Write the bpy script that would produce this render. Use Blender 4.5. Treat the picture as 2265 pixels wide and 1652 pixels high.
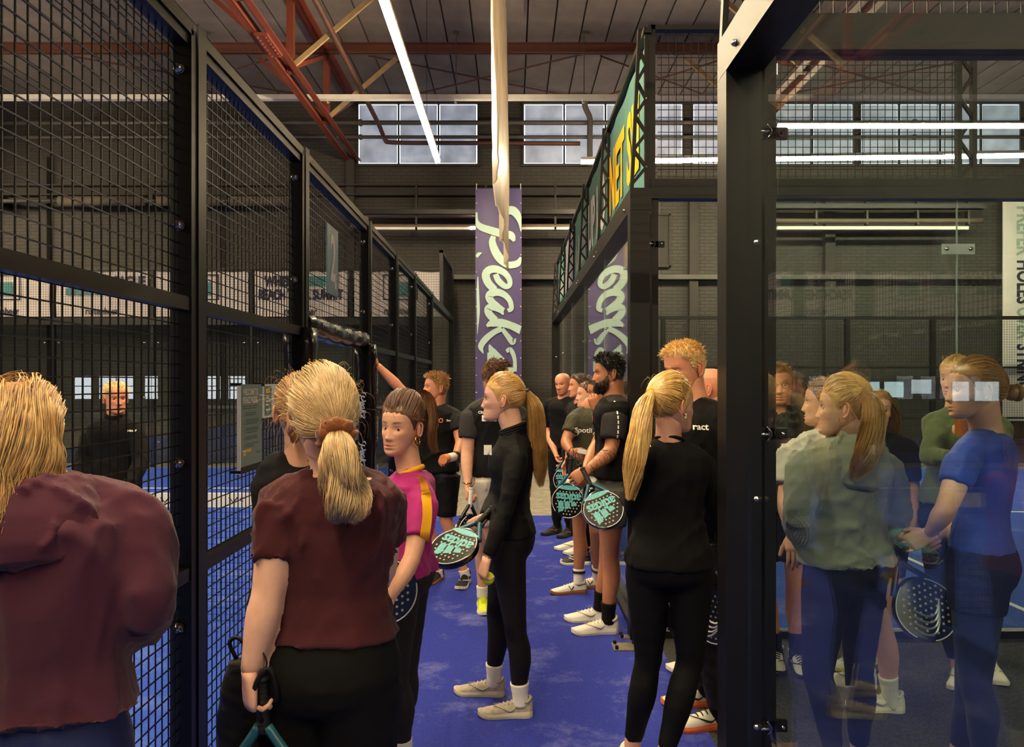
import bpy, math, random
import numpy as np
from mathutils import Vector, Matrix

for _o in list(bpy.data.objects):
    bpy.data.objects.remove(_o, do_unlink=True)
scene = bpy.context.scene
COL = scene.collection
random.seed(7)
RNG = np.random.RandomState(11)
PI = math.pi

# ------------------------------------------------------------------ camera, world, exposure
F_PX, CX, HY, EYE = 1690.0, 1132.5, 845.0, 1.71     # focal length and horizon in a 2265 x 1652 frame, eye height
cam_data = bpy.data.cameras.new('camera')
cam_data.sensor_fit = 'HORIZONTAL'
cam_data.sensor_width = 36.0
cam_data.lens = 36.0 * F_PX / 2265.0
cam_data.shift_y = (HY - 826.0) / 2265.0
cam_data.clip_start = 0.05
cam_data.clip_end = 200
cam = bpy.data.objects.new('camera', cam_data)
cam.location = (0, 0, EYE)
cam.rotation_euler = (PI / 2, 0, 0)
COL.objects.link(cam)
scene.camera = cam

world = bpy.data.worlds.new('world')
scene.world = world
world.use_nodes = True
world.node_tree.nodes['Background'].inputs[0].default_value = (0.75, 0.85, 1.0, 1)
world.node_tree.nodes['Background'].inputs[1].default_value = 0.6
scene.view_settings.view_transform = 'Standard'
scene.view_settings.look = 'None'
scene.view_settings.gamma = 1
scene.view_settings.use_curve_mapping = False
scene.view_settings.exposure = 0.4
LAMP_POWER = 175.0            # emission of the LED strips
LAMP_TINT = (1.0, 0.80, 0.50)
WINDOW_POWER = 1.6


def W(px, py, Y):
    """photo pixel at depth Y (metres from the lens) -> point"""
    return Vector(((px - CX) / F_PX * Y, Y, EYE - (py - HY) / F_PX * Y))


# ------------------------------------------------------------------ materials
def lin(c):
    return tuple((x / 12.92 if x <= 0.04045 else ((x + 0.055) / 1.055) ** 2.4) for x in c)


def rgb(r, g, b):
    return lin((r / 255.0, g / 255.0, b / 255.0))


_M = {}


def nd(nt, typ, **kw):
    n = nt.nodes.new(typ)
    for k, v in kw.items():
        if k in n.inputs.keys():
            n.inputs[k].default_value = v
        else:
            setattr(n, k, v)
    return n


def mat(name, col, rough=0.6, metal=0.0, var=0.12, scale=6.0, bump=0.0, bscale=120.0, spec=0.5, stretch=None, coat=0.0, sheen=0.0,
        col2=None, transl=0.0, attr=None, island=0.0, sub=0.0):
    """a principled material whose colour wanders with a noise, with a fine relief"""
    if name in _M:
        return _M[name]
    m = bpy.data.materials.new(name)
    m.use_nodes = True
    nt = m.node_tree
    b = nt.nodes['Principled BSDF']
    b.inputs['Roughness'].default_value = rough
    b.inputs['Metallic'].default_value = metal
    b.inputs['Specular IOR Level'].default_value = spec
    if coat:
        b.inputs['Coat Weight'].default_value = coat
        b.inputs['Coat Roughness'].default_value = 0.08
    if sheen:
        b.inputs['Sheen Weight'].default_value = sheen
        b.inputs['Sheen Roughness'].default_value = 0.5
    if sub:
        b.inputs['Subsurface Weight'].default_value = sub
        b.inputs['Subsurface Radius'].default_value = (0.012, 0.005, 0.003)
        b.inputs['Subsurface Scale'].default_value = 1.0
    tc = nd(nt, 'ShaderNodeTexCoord')
    mp = nd(nt, 'ShaderNodeMapping')
    if stretch:
        mp.inputs['Scale'].default_value = stretch
    nt.links.new(tc.outputs['Object'], mp.inputs['Vector'])
    nz = nd(nt, 'ShaderNodeTexNoise', Scale=scale, Detail=4.0, Roughness=0.6)
    nt.links.new(mp.outputs['Vector'], nz.inputs['Vector'])
    rp = nd(nt, 'ShaderNodeValToRGB')
    c2 = col2 if col2 else tuple(min(1, x * (1 + var)) for x in col)
    c1 = col if col2 else tuple(x * (1 - var) for x in col)
    rp.color_ramp.elements[0].color = (*c1, 1)
    rp.color_ramp.elements[1].color = (*c2, 1)
    rp.color_ramp.elements[0].position = 0.3
    rp.color_ramp.elements[1].position = 0.7
    nt.links.new(nz.outputs['Fac'], rp.inputs['Fac'])
    out = rp.outputs['Color']
    if island:
        g = nd(nt, 'ShaderNodeNewGeometry')
        mr = nd(nt, 'ShaderNodeMapRange')
        mr.inputs['To Min'].default_value = 1 - island
        mr.inputs['To Max'].default_value = 1 + island
        nt.links.new(g.outputs['Random Per Island'], mr.inputs['Value'])
        mx = nd(nt, 'ShaderNodeVectorMath', operation='MULTIPLY')
        nt.links.new(out, mx.inputs[0])
        nt.links.new(mr.outputs['Result'], mx.inputs[1])
        out = mx.outputs[0]
    if attr:
        at = nd(nt, 'ShaderNodeAttribute')
        at.attribute_name = attr
        mx = nd(nt, 'ShaderNodeVectorMath', operation='MULTIPLY')
        nt.links.new(out, mx.inputs[0])
        nt.links.new(at.outputs['Color'], mx.inputs[1])
        out = mx.outputs[0]
    nt.links.new(out, b.inputs['Base Color'])
    if bump:
        n2 = nd(nt, 'ShaderNodeTexNoise', Scale=bscale, Detail=3.0)
        nt.links.new(mp.outputs['Vector'], n2.inputs['Vector'])
        bp = nd(nt, 'ShaderNodeBump', Strength=bump, Distance=0.01)
        nt.links.new(n2.outputs['Fac'], bp.inputs['Height'])
        nt.links.new(bp.outputs['Normal'], b.inputs['Normal'])
    if transl:
        o = nt.nodes['Material Output']
        tr = nd(nt, 'ShaderNodeBsdfTranslucent')
        nt.links.new(out, tr.inputs['Color'])
        ms = nd(nt, 'ShaderNodeMixShader')
        ms.inputs[0].default_value = transl
        nt.links.new(b.outputs[0], ms.inputs[1])
        nt.links.new(tr.outputs[0], ms.inputs[2])
        nt.links.new(ms.outputs[0], o.inputs['Surface'])
    _M[name] = m
    return m


def emit(name, col, power, var=0.0, scale=1.5):
    if name in _M:
        return _M[name]
    m = bpy.data.materials.new(name)
    m.use_nodes = True
    nt = m.node_tree
    nt.nodes.clear()
    o = nd(nt, 'ShaderNodeOutputMaterial')
    e = nd(nt, 'ShaderNodeEmission', Strength=power)
    e.inputs['Color'].default_value = (*col, 1)
    if var:
        tc = nd(nt, 'ShaderNodeTexCoord')
        nz = nd(nt, 'ShaderNodeTexNoise', Scale=scale, Detail=6.0, Roughness=0.65)
        nt.links.new(tc.outputs['Object'], nz.inputs['Vector'])
        rp = nd(nt, 'ShaderNodeValToRGB')
        rp.color_ramp.elements[0].color = (*[x * (1 - var) for x in col], 1)
        rp.color_ramp.elements[1].color = (*col, 1)
        rp.color_ramp.elements[0].position = 0.3
        rp.color_ramp.elements[1].position = 0.65
        nt.links.new(nz.outputs['Fac'], rp.inputs['Fac'])
        nt.links.new(rp.outputs['Color'], e.inputs['Color'])
    nt.links.new(e.outputs[0], o.inputs['Surface'])
    _M[name] = m
    return m


def glass_mat(name, tint=(0.93, 0.97, 0.96), dust=0.03, boost=1.0):
    """clear sheet glass: see-through with a Schlick mirror reflection and a little dust"""
    m = bpy.data.materials.new(name)
    m.use_nodes = True
    nt = m.node_tree
    nt.nodes.clear()
    o = nd(nt, 'ShaderNodeOutputMaterial')
    tr = nd(nt, 'ShaderNodeBsdfTransparent')
    tr.inputs['Color'].default_value = (*tint, 1)
    gl = nd(nt, 'ShaderNodeBsdfGlossy', Roughness=0.0)
    gl.inputs['Color'].default_value = (1, 1, 1, 1)
    lw = nd(nt, 'ShaderNodeLayerWeight', Blend=0.5)
    pw = nd(nt, 'ShaderNodeMath', operation='POWER')
    pw.inputs[1].default_value = 5.0
    nt.links.new(lw.outputs['Facing'], pw.inputs[0])
    ma = nd(nt, 'ShaderNodeMath', operation='MULTIPLY_ADD', use_clamp=True)
    ma.inputs[1].default_value = 0.95 * boost
    ma.inputs[2].default_value = 0.043 * boost
    nt.links.new(pw.outputs[0], ma.inputs[0])
    ms = nd(nt, 'ShaderNodeMixShader')
    nt.links.new(ma.outputs[0], ms.inputs[0])
    nt.links.new(tr.outputs[0], ms.inputs[1])
    nt.links.new(gl.outputs[0], ms.inputs[2])
    df = nd(nt, 'ShaderNodeBsdfDiffuse')
    df.inputs['Color'].default_value = (0.6, 0.6, 0.58, 1)
    tc = nd(nt, 'ShaderNodeTexCoord')
    nz = nd(nt, 'ShaderNodeTexNoise', Scale=7.0, Detail=6.0, Roughness=0.7)
    nt.links.new(tc.outputs['Object'], nz.inputs['Vector'])
    mr = nd(nt, 'ShaderNodeMapRange')
    mr.inputs['From Min'].default_value = 0.45
    mr.inputs['From Max'].default_value = 0.85
    mr.inputs['To Min'].default_value = dust * 0.15
    mr.inputs['To Max'].default_value = dust
    nt.links.new(nz.outputs['Fac'], mr.inputs['Value'])
    m2 = nd(nt, 'ShaderNodeMixShader')
    nt.links.new(mr.outputs['Result'], m2.inputs[0])
    nt.links.new(ms.outputs[0], m2.inputs[1])
    nt.links.new(df.outputs[0], m2.inputs[2])
    nt.links.new(m2.outputs[0], o.inputs['Surface'])
    return m


def brick_mat(name, c1, c2, mortar):
    m = bpy.data.materials.new(name)
    m.use_nodes = True
    nt = m.node_tree
    b = nt.nodes['Principled BSDF']
    b.inputs['Roughness'].default_value = 0.72
    tc = nd(nt, 'ShaderNodeTexCoord')
    sp = nd(nt, 'ShaderNodeSeparateXYZ')
    nt.links.new(tc.outputs['Object'], sp.inputs[0])
    ad = nd(nt, 'ShaderNodeMath', operation='ADD')
    nt.links.new(sp.outputs['X'], ad.inputs[0])
    nt.links.new(sp.outputs['Y'], ad.inputs[1])
    cb = nd(nt, 'ShaderNodeCombineXYZ')
    nt.links.new(ad.outputs[0], cb.inputs['X'])
    nt.links.new(sp.outputs['Z'], cb.inputs['Y'])
    br = nd(nt, 'ShaderNodeTexBrick')
    br.inputs['Color1'].default_value = (*c1, 1)
    br.inputs['Color2'].default_value = (*c2, 1)
    br.inputs['Mortar'].default_value = (*mortar, 1)
    br.inputs['Scale'].default_value = 1.0
    br.inputs['Brick Width'].default_value = 0.23
    br.inputs['Row Height'].default_value = 0.072
    br.inputs['Mortar Size'].default_value = 0.006
    br.inputs['Mortar Smooth'].default_value = 0.3
    nt.links.new(cb.outputs[0], br.inputs['Vector'])
    nz = nd(nt, 'ShaderNodeTexNoise', Scale=1.3, Detail=5.0)
    nt.links.new(tc.outputs['Object'], nz.inputs['Vector'])
    mr = nd(nt, 'ShaderNodeMapRange')
    mr.inputs['To Min'].default_value = 0.7
    mr.inputs['To Max'].default_value = 1.3
    nt.links.new(nz.outputs['Fac'], mr.inputs['Value'])
    mx = nd(nt, 'ShaderNodeVectorMath', operation='MULTIPLY')
    nt.links.new(br.outputs['Color'], mx.inputs[0])
    nt.links.new(mr.outputs['Result'], mx.inputs[1])
    nt.links.new(mx.outputs[0], b.inputs['Base Color'])
    bp = nd(nt, 'ShaderNodeBump', Strength=0.7, Distance=0.012)
    bp.invert = True
    nt.links.new(br.outputs['Fac'], bp.inputs['Height'])
    nt.links.new(bp.outputs['Normal'], b.inputs['Normal'])
    _M[name] = m
    return m


def turf_mat(name, c1, c2, dust):
    """short synthetic turf with drifts of pale sand"""
    m = bpy.data.materials.new(name)
    m.use_nodes = True
    nt = m.node_tree
    b = nt.nodes['Principled BSDF']
    b.inputs['Roughness'].default_value = 0.9
    b.inputs['Specular IOR Level'].default_value = 0.15
    tc = nd(nt, 'ShaderNodeTexCoord')
    fine = nd(nt, 'ShaderNodeTexNoise', Scale=260.0, Detail=2.0)
    nt.links.new(tc.outputs['Object'], fine.inputs['Vector'])
    r1 = nd(nt, 'ShaderNodeValToRGB')
    r1.color_ramp.elements[0].color = (*c1, 1)
    r1.color_ramp.elements[1].color = (*c2, 1)
    r1.color_ramp.elements[0].position = 0.35
    r1.color_ramp.elements[1].position = 0.65
    nt.links.new(fine.outputs['Fac'], r1.inputs['Fac'])
    big = nd(nt, 'ShaderNodeTexNoise', Scale=2.2, Detail=9.0, Roughness=0.75)
    nt.links.new(tc.outputs['Object'], big.inputs['Vector'])
    r2 = nd(nt, 'ShaderNodeMapRange')
    r2.inputs['From Min'].default_value = 0.52
    r2.inputs['From Max'].default_value = 0.78
    r2.inputs['To Max'].default_value = 0.75
    nt.links.new(big.outputs['Fac'], r2.inputs['Value'])
    mx = nd(nt, 'ShaderNodeMix', data_type='RGBA')
    nt.links.new(r2.outputs['Result'], mx.inputs[0])
    nt.links.new(r1.outputs['Color'], mx.inputs[6])
    mx.inputs[7].default_value = (*dust, 1)
    nt.links.new(mx.outputs[2], b.inputs['Base Color'])
    bp = nd(nt, 'ShaderNodeBump', Strength=0.6, Distance=0.006)
    nt.links.new(fine.outputs['Fac'], bp.inputs['Height'])
    nt.links.new(bp.outputs['Normal'], b.inputs['Normal'])
    _M[name] = m
    return m


# ------------------------------------------------------------------ mesh building
class MB:
    def __init__(s):
        s.v, s.f, s.n = [], [], 0

    def add(s, v, f):
        v = np.asarray(v, float).reshape(-1, 3)
        s.v.append(v)
        k = s.n
        s.f += [tuple(int(i) + k for i in q) for q in f]
        s.n += len(v)
        return s

    def box(s, a, b):
        (x0, y0, z0), (x1, y1, z1) = a, b
        v = [(x0, y0, z0), (x1, y0, z0), (x1, y1, z0), (x0, y1, z0), (x0, y0, z1), (x1, y0, z1), (x1, y1, z1), (x0, y1, z1)]
        return s.add(v, [(0, 3, 2, 1), (4, 5, 6, 7), (0, 1, 5, 4), (1, 2, 6, 5), (2, 3, 7, 6), (3, 0, 4, 7)])

    def beam(s, p, q, w, h, up=(0, 0, 1)):
        p, q = np.array(p, float), np.array(q, float)
        d = q - p
        d /= np.linalg.norm(d)
        u = np.array(up, float)
        if abs(d @ u) > 0.97:
            u = np.array((0, 1.0, 0))
        r = np.cross(d, u)
        r /= np.linalg.norm(r)
        u = np.cross(r, d)
        o = [-r * w / 2 - u * h / 2, r * w / 2 - u * h / 2, r * w / 2 + u * h / 2, -r * w / 2 + u * h / 2]
        v = [p + x for x in o] + [q + x for x in o]
        return s.add(v, [(3, 2, 1, 0), (4, 5, 6, 7), (0, 1, 5, 4), (1, 2, 6, 5), (2, 3, 7, 6), (3, 0, 4, 7)])

    def tube(s, pts, rad, n=10, cap=True, round_caps=False):
        v, f = tube_arrays(pts, rad, n, cap, round_caps)
        return s.add(v, f)

    def prism(s, outline, z0, z1, M=None):
        n = len(outline)
        v = [(x, y, z0) for x, y in outline] + [(x, y, z1) for x, y in outline]
        f = [tuple(range(n - 1, -1, -1)), tuple(range(n, 2 * n))] + [(i, (i + 1) % n, n + (i + 1) % n, n + i) for i in range(n)]
        if M is not None:
            v = [tuple(M @ Vector(p)) for p in v]
        return s.add(v, f)

    def ball(s, c, r, nu=12, nv=8, M=None):
        r = (r, r, r) if np.isscalar(r) else r
        v, f = [], []
        for j in range(nv + 1):
            t = PI * j / nv
            for i in range(nu):
                a = 2 * PI * i / nu
                v.append((r[0] * math.sin(t) * math.cos(a), r[1] * math.sin(t) * math.sin(a), r[2] * math.cos(t)))
        for j in range(nv):
            for i in range(nu):
                f.append((j * nu + i, (j + 1) * nu + i, (j + 1) * nu + (i + 1) % nu, j * nu + (i + 1) % nu))
        v = np.array(v)
        if M is not None:
            v = v @ np.array(M.to_3x3()).T
        return s.add(v + np.array(c, float), f)

    def arrays(s):
        return (np.concatenate(s.v) if s.v else np.zeros((0, 3))), s.f


def frames(pts):
    """parallel-transport frames along a polyline"""
    P = np.asarray(pts, float)
    T = np.gradient(P, axis=0)
    T /= np.maximum(np.linalg.norm(T, axis=1)[:, None], 1e-9)
    u = np.array((0, 0, 1.0)) if abs(T[0][2]) < 0.9 else np.array((0, 1.0, 0))
    U, V = [], []
    u = u - T[0] * (u @ T[0])
    u /= np.linalg.norm(u)
    for t in T:
        u = u - t * (u @ t)
        u /= max(np.linalg.norm(u), 1e-9)
        U.append(u.copy())
        V.append(np.cross(t, u))
    return P, T, np.array(U), np.array(V)


def tube_arrays(pts, rad, n=10, cap=True, round_caps=False):
    P, T, U, V = frames(pts)
    R = np.asarray(rad, float) * np.ones(len(P)) if np.ndim(rad) <= 1 else np.asarray(rad, float)
    if round_caps:
        ks = (0.0, 0.5, 0.86)
        pre = [(P[0] - T[0] * R[0] * math.sqrt(1 - k * k), R[0] * max(k, 0.12), U[0], V[0]) for k in ks]
        post = [(P[-1] + T[-1] * R[-1] * math.sqrt(1 - k * k), R[-1] * max(k, 0.12), U[-1], V[-1]) for k in ks[::-1]]
        rows = pre + [(P[i], R[i], U[i], V[i]) for i in range(len(P))] + post
    else:
        rows = [(P[i], R[i], U[i], V[i]) for i in range(len(P))]
    a = 2 * PI * np.arange(n) / n
    ca, sa = np.cos(a)[:, None], np.sin(a)[:, None]
    v = np.concatenate([p + r * (ca * u + sa * w) for p, r, u, w in rows])
    m = len(rows)
    f = []
    for j in range(m - 1):
        for i in range(n):
            k = (i + 1) % n
            f.append((j * n + i, j * n + k, (j + 1) * n + k, (j + 1) * n + i))
    if cap:
        f.append(tuple(range(n - 1, -1, -1)))
        f.append(tuple(range((m - 1) * n, m * n)))
    return v, f


def loft_arrays(rings):
    """rings: list of (n,3) arrays"""
    n = len(rings[0])
    v = np.concatenate(rings)
    f = []
    for j in range(len(rings) - 1):
        for i in range(n):
            k = (i + 1) % n
            f.append((j * n + i, j * n + k, (j + 1) * n + k, (j + 1) * n + i))
    f.append(tuple(range(n - 1, -1, -1)))
    f.append(tuple(range((len(rings) - 1) * n, len(rings) * n)))
    return v, f


def spline(pts, n=24):
    """Catmull-Rom through pts"""
    P = np.asarray(pts, float)
    P = np.vstack([2 * P[0] - P[1], P, 2 * P[-1] - P[-2]])
    m = len(P) - 3
    out = []
    for t in np.linspace(0, m - 1e-6, n):
        i = int(t)
        u = t - i
        a, b, c, d = P[i:i + 4]
        out.append(0.5 * (2 * b + (c - a) * u + (2 * a - 5 * b + 4 * c - d) * u * u + (3 * b - a - 3 * c + d) * u ** 3))
    return np.array(out)


def to_mesh(name, v, f, smooth=False):
    me = bpy.data.meshes.new(name)
    me.from_pydata([tuple(p) for p in v] if not isinstance(v, np.ndarray) else v.tolist(), [], f)
    me.validate(clean_customdata=False)
    if smooth:
        me.polygons.foreach_set('use_smooth', [True] * len(me.polygons))
    me.update()
    return me


def props(o, label=None, cat=None, group=None, kind=None):
    if label: o['label'] = label
    if cat: o['category'] = cat
    if group: o['group'] = group
    if kind: o['kind'] = kind
    return o


def empty(name, loc, label=None, cat=None, group=None, kind=None):
    o = bpy.data.objects.new(name, None)
    o.location = loc
    o.empty_display_size = 0.2
    COL.objects.link(o)
    return props(o, label, cat, group, kind)


def base_of(o):
    b = Vector((0, 0, 0))
    while o is not None:
        b = b + o.location
        o = o.parent
    return b


def obj(name, mb, m, parent=None, smooth=False, origin=None, **kw):
    """one mesh object from world-space geometry; children keep their parent's origin"""
    v, f = mb.arrays() if isinstance(mb, MB) else mb
    v = np.asarray(v, float)
    if parent is not None:
        org = base_of(parent)
    elif origin is not None:
        org = Vector(origin)
    else:
        lo, hi = v.min(0), v.max(0)
        org = Vector(((lo[0] + hi[0]) / 2, (lo[1] + hi[1]) / 2, lo[2]))
    me = to_mesh(name, v - np.array(org), f, smooth)
    for x in (m if isinstance(m, (list, tuple)) else [m]):
        me.materials.append(x)
    o = bpy.data.objects.new(name, me)
    COL.objects.link(o)
    if parent is not None:
        o.parent = parent
    else:
        o.location = org
    return props(o, **kw)


def copy_at(src, offset, parent):
    """another object on the same mesh, moved by offset inside the same parent frame"""
    o = src.copy()
    COL.objects.link(o)
    o.parent = parent
    o.location = Vector(src.location) + Vector(offset)
    return o


_tmp_scene = bpy.data.scenes.new('workshop')


def bake(v, f, mods):
    """run modifiers on raw geometry and return arrays (v, f)"""
    me = to_mesh('bake', v, f)
    o = bpy.data.objects.new('bake', me)
    _tmp_scene.collection.objects.link(o)
    for typ, kw in mods:
        md = o.modifiers.new(typ.lower(), typ)
        for k, x in kw.items():
            setattr(md, k, x)
    vl = _tmp_scene.view_layers[0]
    vl.update()
    dg = vl.depsgraph
    dg.update()
    ev = o.evaluated_get(dg)
    r = ev.to_mesh()
    nv = np.empty(len(r.vertices) * 3)
    r.vertices.foreach_get('co', nv)
    faces = [tuple(p.vertices) for p in r.polygons]
    ev.to_mesh_clear()
    bpy.data.objects.remove(o, do_unlink=True)
    bpy.data.meshes.remove(me)
    return nv.reshape(-1, 3), faces


def remesh(v, f, voxel, smooth=3):
    mods = [('REMESH', dict(mode='VOXEL', voxel_size=voxel, adaptivity=0.0))]
    if smooth:
        mods.append(('SMOOTH', dict(factor=0.5, iterations=smooth)))
    return bake(v, f, mods)


_TXT = {}


def text_arrays(s, size=1.0, bold=0.0, spacing=1.0):
    """flat lettering in the XY plane, centred on the origin"""
    key = (s, bold, spacing)
    if key not in _TXT:
        cu = bpy.data.curves.new('lettering', 'FONT')
        cu.body = s
        cu.align_x = 'CENTER'
        cu.align_y = 'CENTER'
        cu.offset = bold
        cu.space_character = spacing
        cu.resolution_u = 3
        o = bpy.data.objects.new('lettering', cu)
        _tmp_scene.collection.objects.link(o)
        vl = _tmp_scene.view_layers[0]
        vl.update()
        ev = o.evaluated_get(vl.depsgraph)
        r = ev.to_mesh()
        nv = np.empty(len(r.vertices) * 3)
        r.vertices.foreach_get('co', nv)
        nv = nv.reshape(-1, 3)
        fs = [tuple(p.vertices) for p in r.polygons]
        ev.to_mesh_clear()
        bpy.data.objects.remove(o, do_unlink=True)
        lo, hi = nv.min(0), nv.max(0)
        _TXT[key] = (nv - (lo + hi) / 2, fs)
    v, f = _TXT[key]
    return v * size, f


def put(v, origin, right, up, off=0.0):
    """map flat XY lettering onto the plane spanned by right and up"""
    r, u = np.array(right, float), np.array(up, float)
    r /= np.linalg.norm(r)
    u /= np.linalg.norm(u)
    n = np.cross(r, u)
    return np.array(origin, float) + v[:, :1] * r + v[:, 1:2] * u + n * off


def text_on(mb, s, origin, right, up, width=None, height=None, bold=0.0, off=0.002, spacing=1.0):
    v, f = text_arrays(s, 1.0, bold, spacing)
    v = v.copy()
    ext = v.max(0) - v.min(0)
    if height and width:
        v[:, 0] *= width / ext[0]
        v[:, 1] *= height / ext[1]
    elif height:
        v *= height / ext[1]
    elif width:
        v *= width / ext[0]
    return mb.add(put(v, origin, right, up, off), f)


def stroke_arrays(pts, widths, n=40):
    """a brush stroke in 2D as a strip with round ends"""
    P = spline([(x, y, 0) for x, y in pts], n)
    w = np.interp(np.linspace(0, 1, n), np.linspace(0, 1, len(widths)), widths)
    T = np.gradient(P, axis=0)
    T /= np.maximum(np.linalg.norm(T, axis=1)[:, None], 1e-9)
    N = np.stack([-T[:, 1], T[:, 0], T[:, 2] * 0], 1)
    L, R = P + N * w[:, None] / 2, P - N * w[:, None] / 2
    v = np.concatenate([L, R])
    f = [(i, n + i, n + i + 1, i + 1) for i in range(n - 1)]
    return v, f
# ------------------------------------------------------------------ shared materials of the place
STEEL = mat('black powder coated steel', rgb(12, 11, 10), rough=0.42, spec=0.35, var=0.2, scale=9, bump=0.03, bscale=300)
STEEL_RAIL = mat('worn dark steel rail', rgb(22, 19, 17), rough=0.42, spec=0.35, var=0.2, scale=5)
WIRE = mat('dark coated wire', rgb(15, 14, 13), rough=0.4, spec=0.3)
CHROME = mat('bright bolt steel', rgb(190, 186, 178), rough=0.18, metal=1.0, var=0.05)
GLASS = glass_mat('clear tempered glass', dust=0.004, boost=0.62)
GLASS_FAR = glass_mat('clear tempered glass of the far court', dust=0.004)
GLASS_EDGE = mat('pale glass edge', rgb(150, 165, 158), rough=0.3)
BRICK = brick_mat('charcoal painted brick', rgb(53, 49, 45), rgb(47, 44, 40), rgb(30, 28, 26))
PLASTER = mat('dark painted plaster', rgb(45, 41, 38), rough=0.8, var=0.2, scale=1.2, bump=0.1, bscale=30)
CONCRETE = mat('pale concrete floor', rgb(150, 142, 128), rough=0.75, var=0.25, scale=7, bump=0.15, bscale=60, col2=rgb(112, 104, 92))
CARPET = mat('speckled dark grey carpet', rgb(44, 44, 44), rough=0.95, var=0.4, scale=90, bump=0.4, bscale=300, spec=0.1, col2=rgb(82, 80, 76))
TURF = turf_mat('blue synthetic turf', rgb(38, 46, 130), rgb(55, 66, 166), rgb(136, 140, 190))
TURF2 = turf_mat('bright blue court turf', rgb(40, 66, 160), rgb(58, 92, 196), rgb(116, 138, 206))
LINE = mat('white court line', rgb(225, 225, 225), rough=0.9)
CEIL = mat('grey wood wool ceiling board', rgb(116, 106, 101), rough=0.9, var=0.18, scale=1.6, bump=0.2, bscale=90, col2=rgb(93, 84, 80))
REDSTEEL = mat('red lead painted steel', rgb(108, 46, 30), rough=0.55, var=0.2, scale=4, bump=0.1, bscale=60)
RUST = mat('rusty pipe', rgb(72, 42, 32), rough=0.6, var=0.25, scale=5)
PIPE = mat('grey painted pipe', rgb(70, 66, 62), rough=0.45, var=0.2, scale=3)
TAN = mat('bare timber brace', rgb(150, 124, 88), rough=0.6, var=0.2, scale=6)
GALV = mat('white enamelled tray', rgb(205, 200, 192), rough=0.4, var=0.08)
TEAL = mat('teal banner cloth', rgb(120, 172, 164), rough=0.7, var=0.08, scale=3, transl=0.45)
PURPLE = mat('purple banner vinyl', rgb(74, 62, 112), rough=0.45, var=0.12, scale=1.5)
MINT = mat('mint print', rgb(176, 204, 192), rough=0.5, var=0.04)
YELLOW = mat('yellow print', rgb(244, 184, 8), rough=0.6, var=0.04)
WHITEPRINT = mat('white print', rgb(232, 230, 222), rough=0.6, var=0.03)
NAVYPRINT = mat('navy print', rgb(34, 34, 62), rough=0.6, var=0.05)
TEALPRINT = mat('dark teal print', rgb(70, 130, 134), rough=0.6, var=0.05)
BANNERW = mat('white banner cloth', rgb(246, 238, 236), rough=0.75, var=0.06, scale=3, transl=0.45)
BLACKPAD = mat('glossy black padding vinyl', rgb(10, 9, 9), rough=0.25, spec=0.35, var=0.2, bump=0.12, bscale=26, coat=0.15)
LED = emit('warm led diffuser', LAMP_TINT, LAMP_POWER)

YW = 16.2            # the far brick wall
CEIL_H = 7.78
XL, XR, YB = -27.0, 22.0, -13.0
FX = -1.227          # fence of the court beside the aisle
NET_Y = 5.38
RX0, RX1 = 0.785, 0.925   # back wall of the two courts across the aisle
RY = 5.07            # corner of the far one
NY = 2.80            # corner of the near one

# ------------------------------------------------------------------ room
floor = obj('floor', MB().box((XL, YB, -0.2), (XR, YW + 0.3, -0.006)), CONCRETE, kind='structure')


def slab(name, a, b, z, m, label=None):
    return obj(name, MB().box((a[0], a[1], -0.006), (b[0], b[1], z)), m, kind='structure', label=label)


slab('floor_turf_aisle', (FX - 0.05, YB, 0), (0.96, 9.8, 0), 0.0, TURF)
slab('floor_turf_court', (-11.3, -4.62, 0), (FX - 0.05, 15.3, 0), 0.0, TURF2)
slab('floor_turf_far_court', (0.99, RY + 0.08, 0), (21.0, 15.1, 0), 0.0, TURF2)
slab('floor_turf_near_court', (0.96, YB, 0), (21.0, NY, 0), 0.0, TURF2)
slab('floor_carpet', (0.96, NY, 0), (21.0, RY + 0.08, 0), 0.0, CARPET)
lines = MB()
for a, b in (((-11.2, 12.30), (FX - 0.1, 12.35)), ((-6.25, 5.4), (-6.2, 12.3)), ((-11.2, -1.6), (FX - 0.1, -1.55))):
    lines.box((a[0], a[1], 0), (b[0], b[1], 0.002))
for a, b in (((3.82, RY + .1), (3.87, 15.0)), ((3.87, 10.05), (17.7, 10.10))):
    lines.box((a[0], a[1], 0), (b[0], b[1], 0.002))
obj('floor_court_line', lines, LINE, kind='structure')

ceiling = obj('ceiling', MB().box((XL, YB, CEIL_H + 0.04), (XR, YW + 0.3, CEIL_H + 0.2)), PLASTER, kind='structure')
pw = 0.47
plank = obj('panel', MB().box((XL + 0.014, YB, CEIL_H), (XL + pw - 0.014, YW, CEIL_H + 0.04)), CEIL, ceiling)
for i in range(1, int((XR - XL) / pw)):
    copy_at(plank, (i * pw, 0, 0), ceiling)
wb = obj('wall_back', MB().box((XL, YW, -0.1), (XR, YW + 0.3, CEIL_H + 0.1)), BRICK, kind='structure')
obj('wall_left', MB().box((XL - 0.3, YB, -0.1), (XL, YW + 0.3, CEIL_H + 0.1)), PLASTER, kind='structure')
obj('wall_right', MB().box((XR, YB, -0.1), (XR + 0.3, YW + 0.3, CEIL_H + 0.1)), PLASTER, kind='structure')
obj('wall_front', MB().box((XL, YB - 0.3, -0.1), (XR, YB, CEIL_H + 0.1)), PLASTER, kind='structure')


def wx(px): return (px - CX) / F_PX * YW


def wz(py): return EYE - (py - HY) / F_PX * YW


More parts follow.
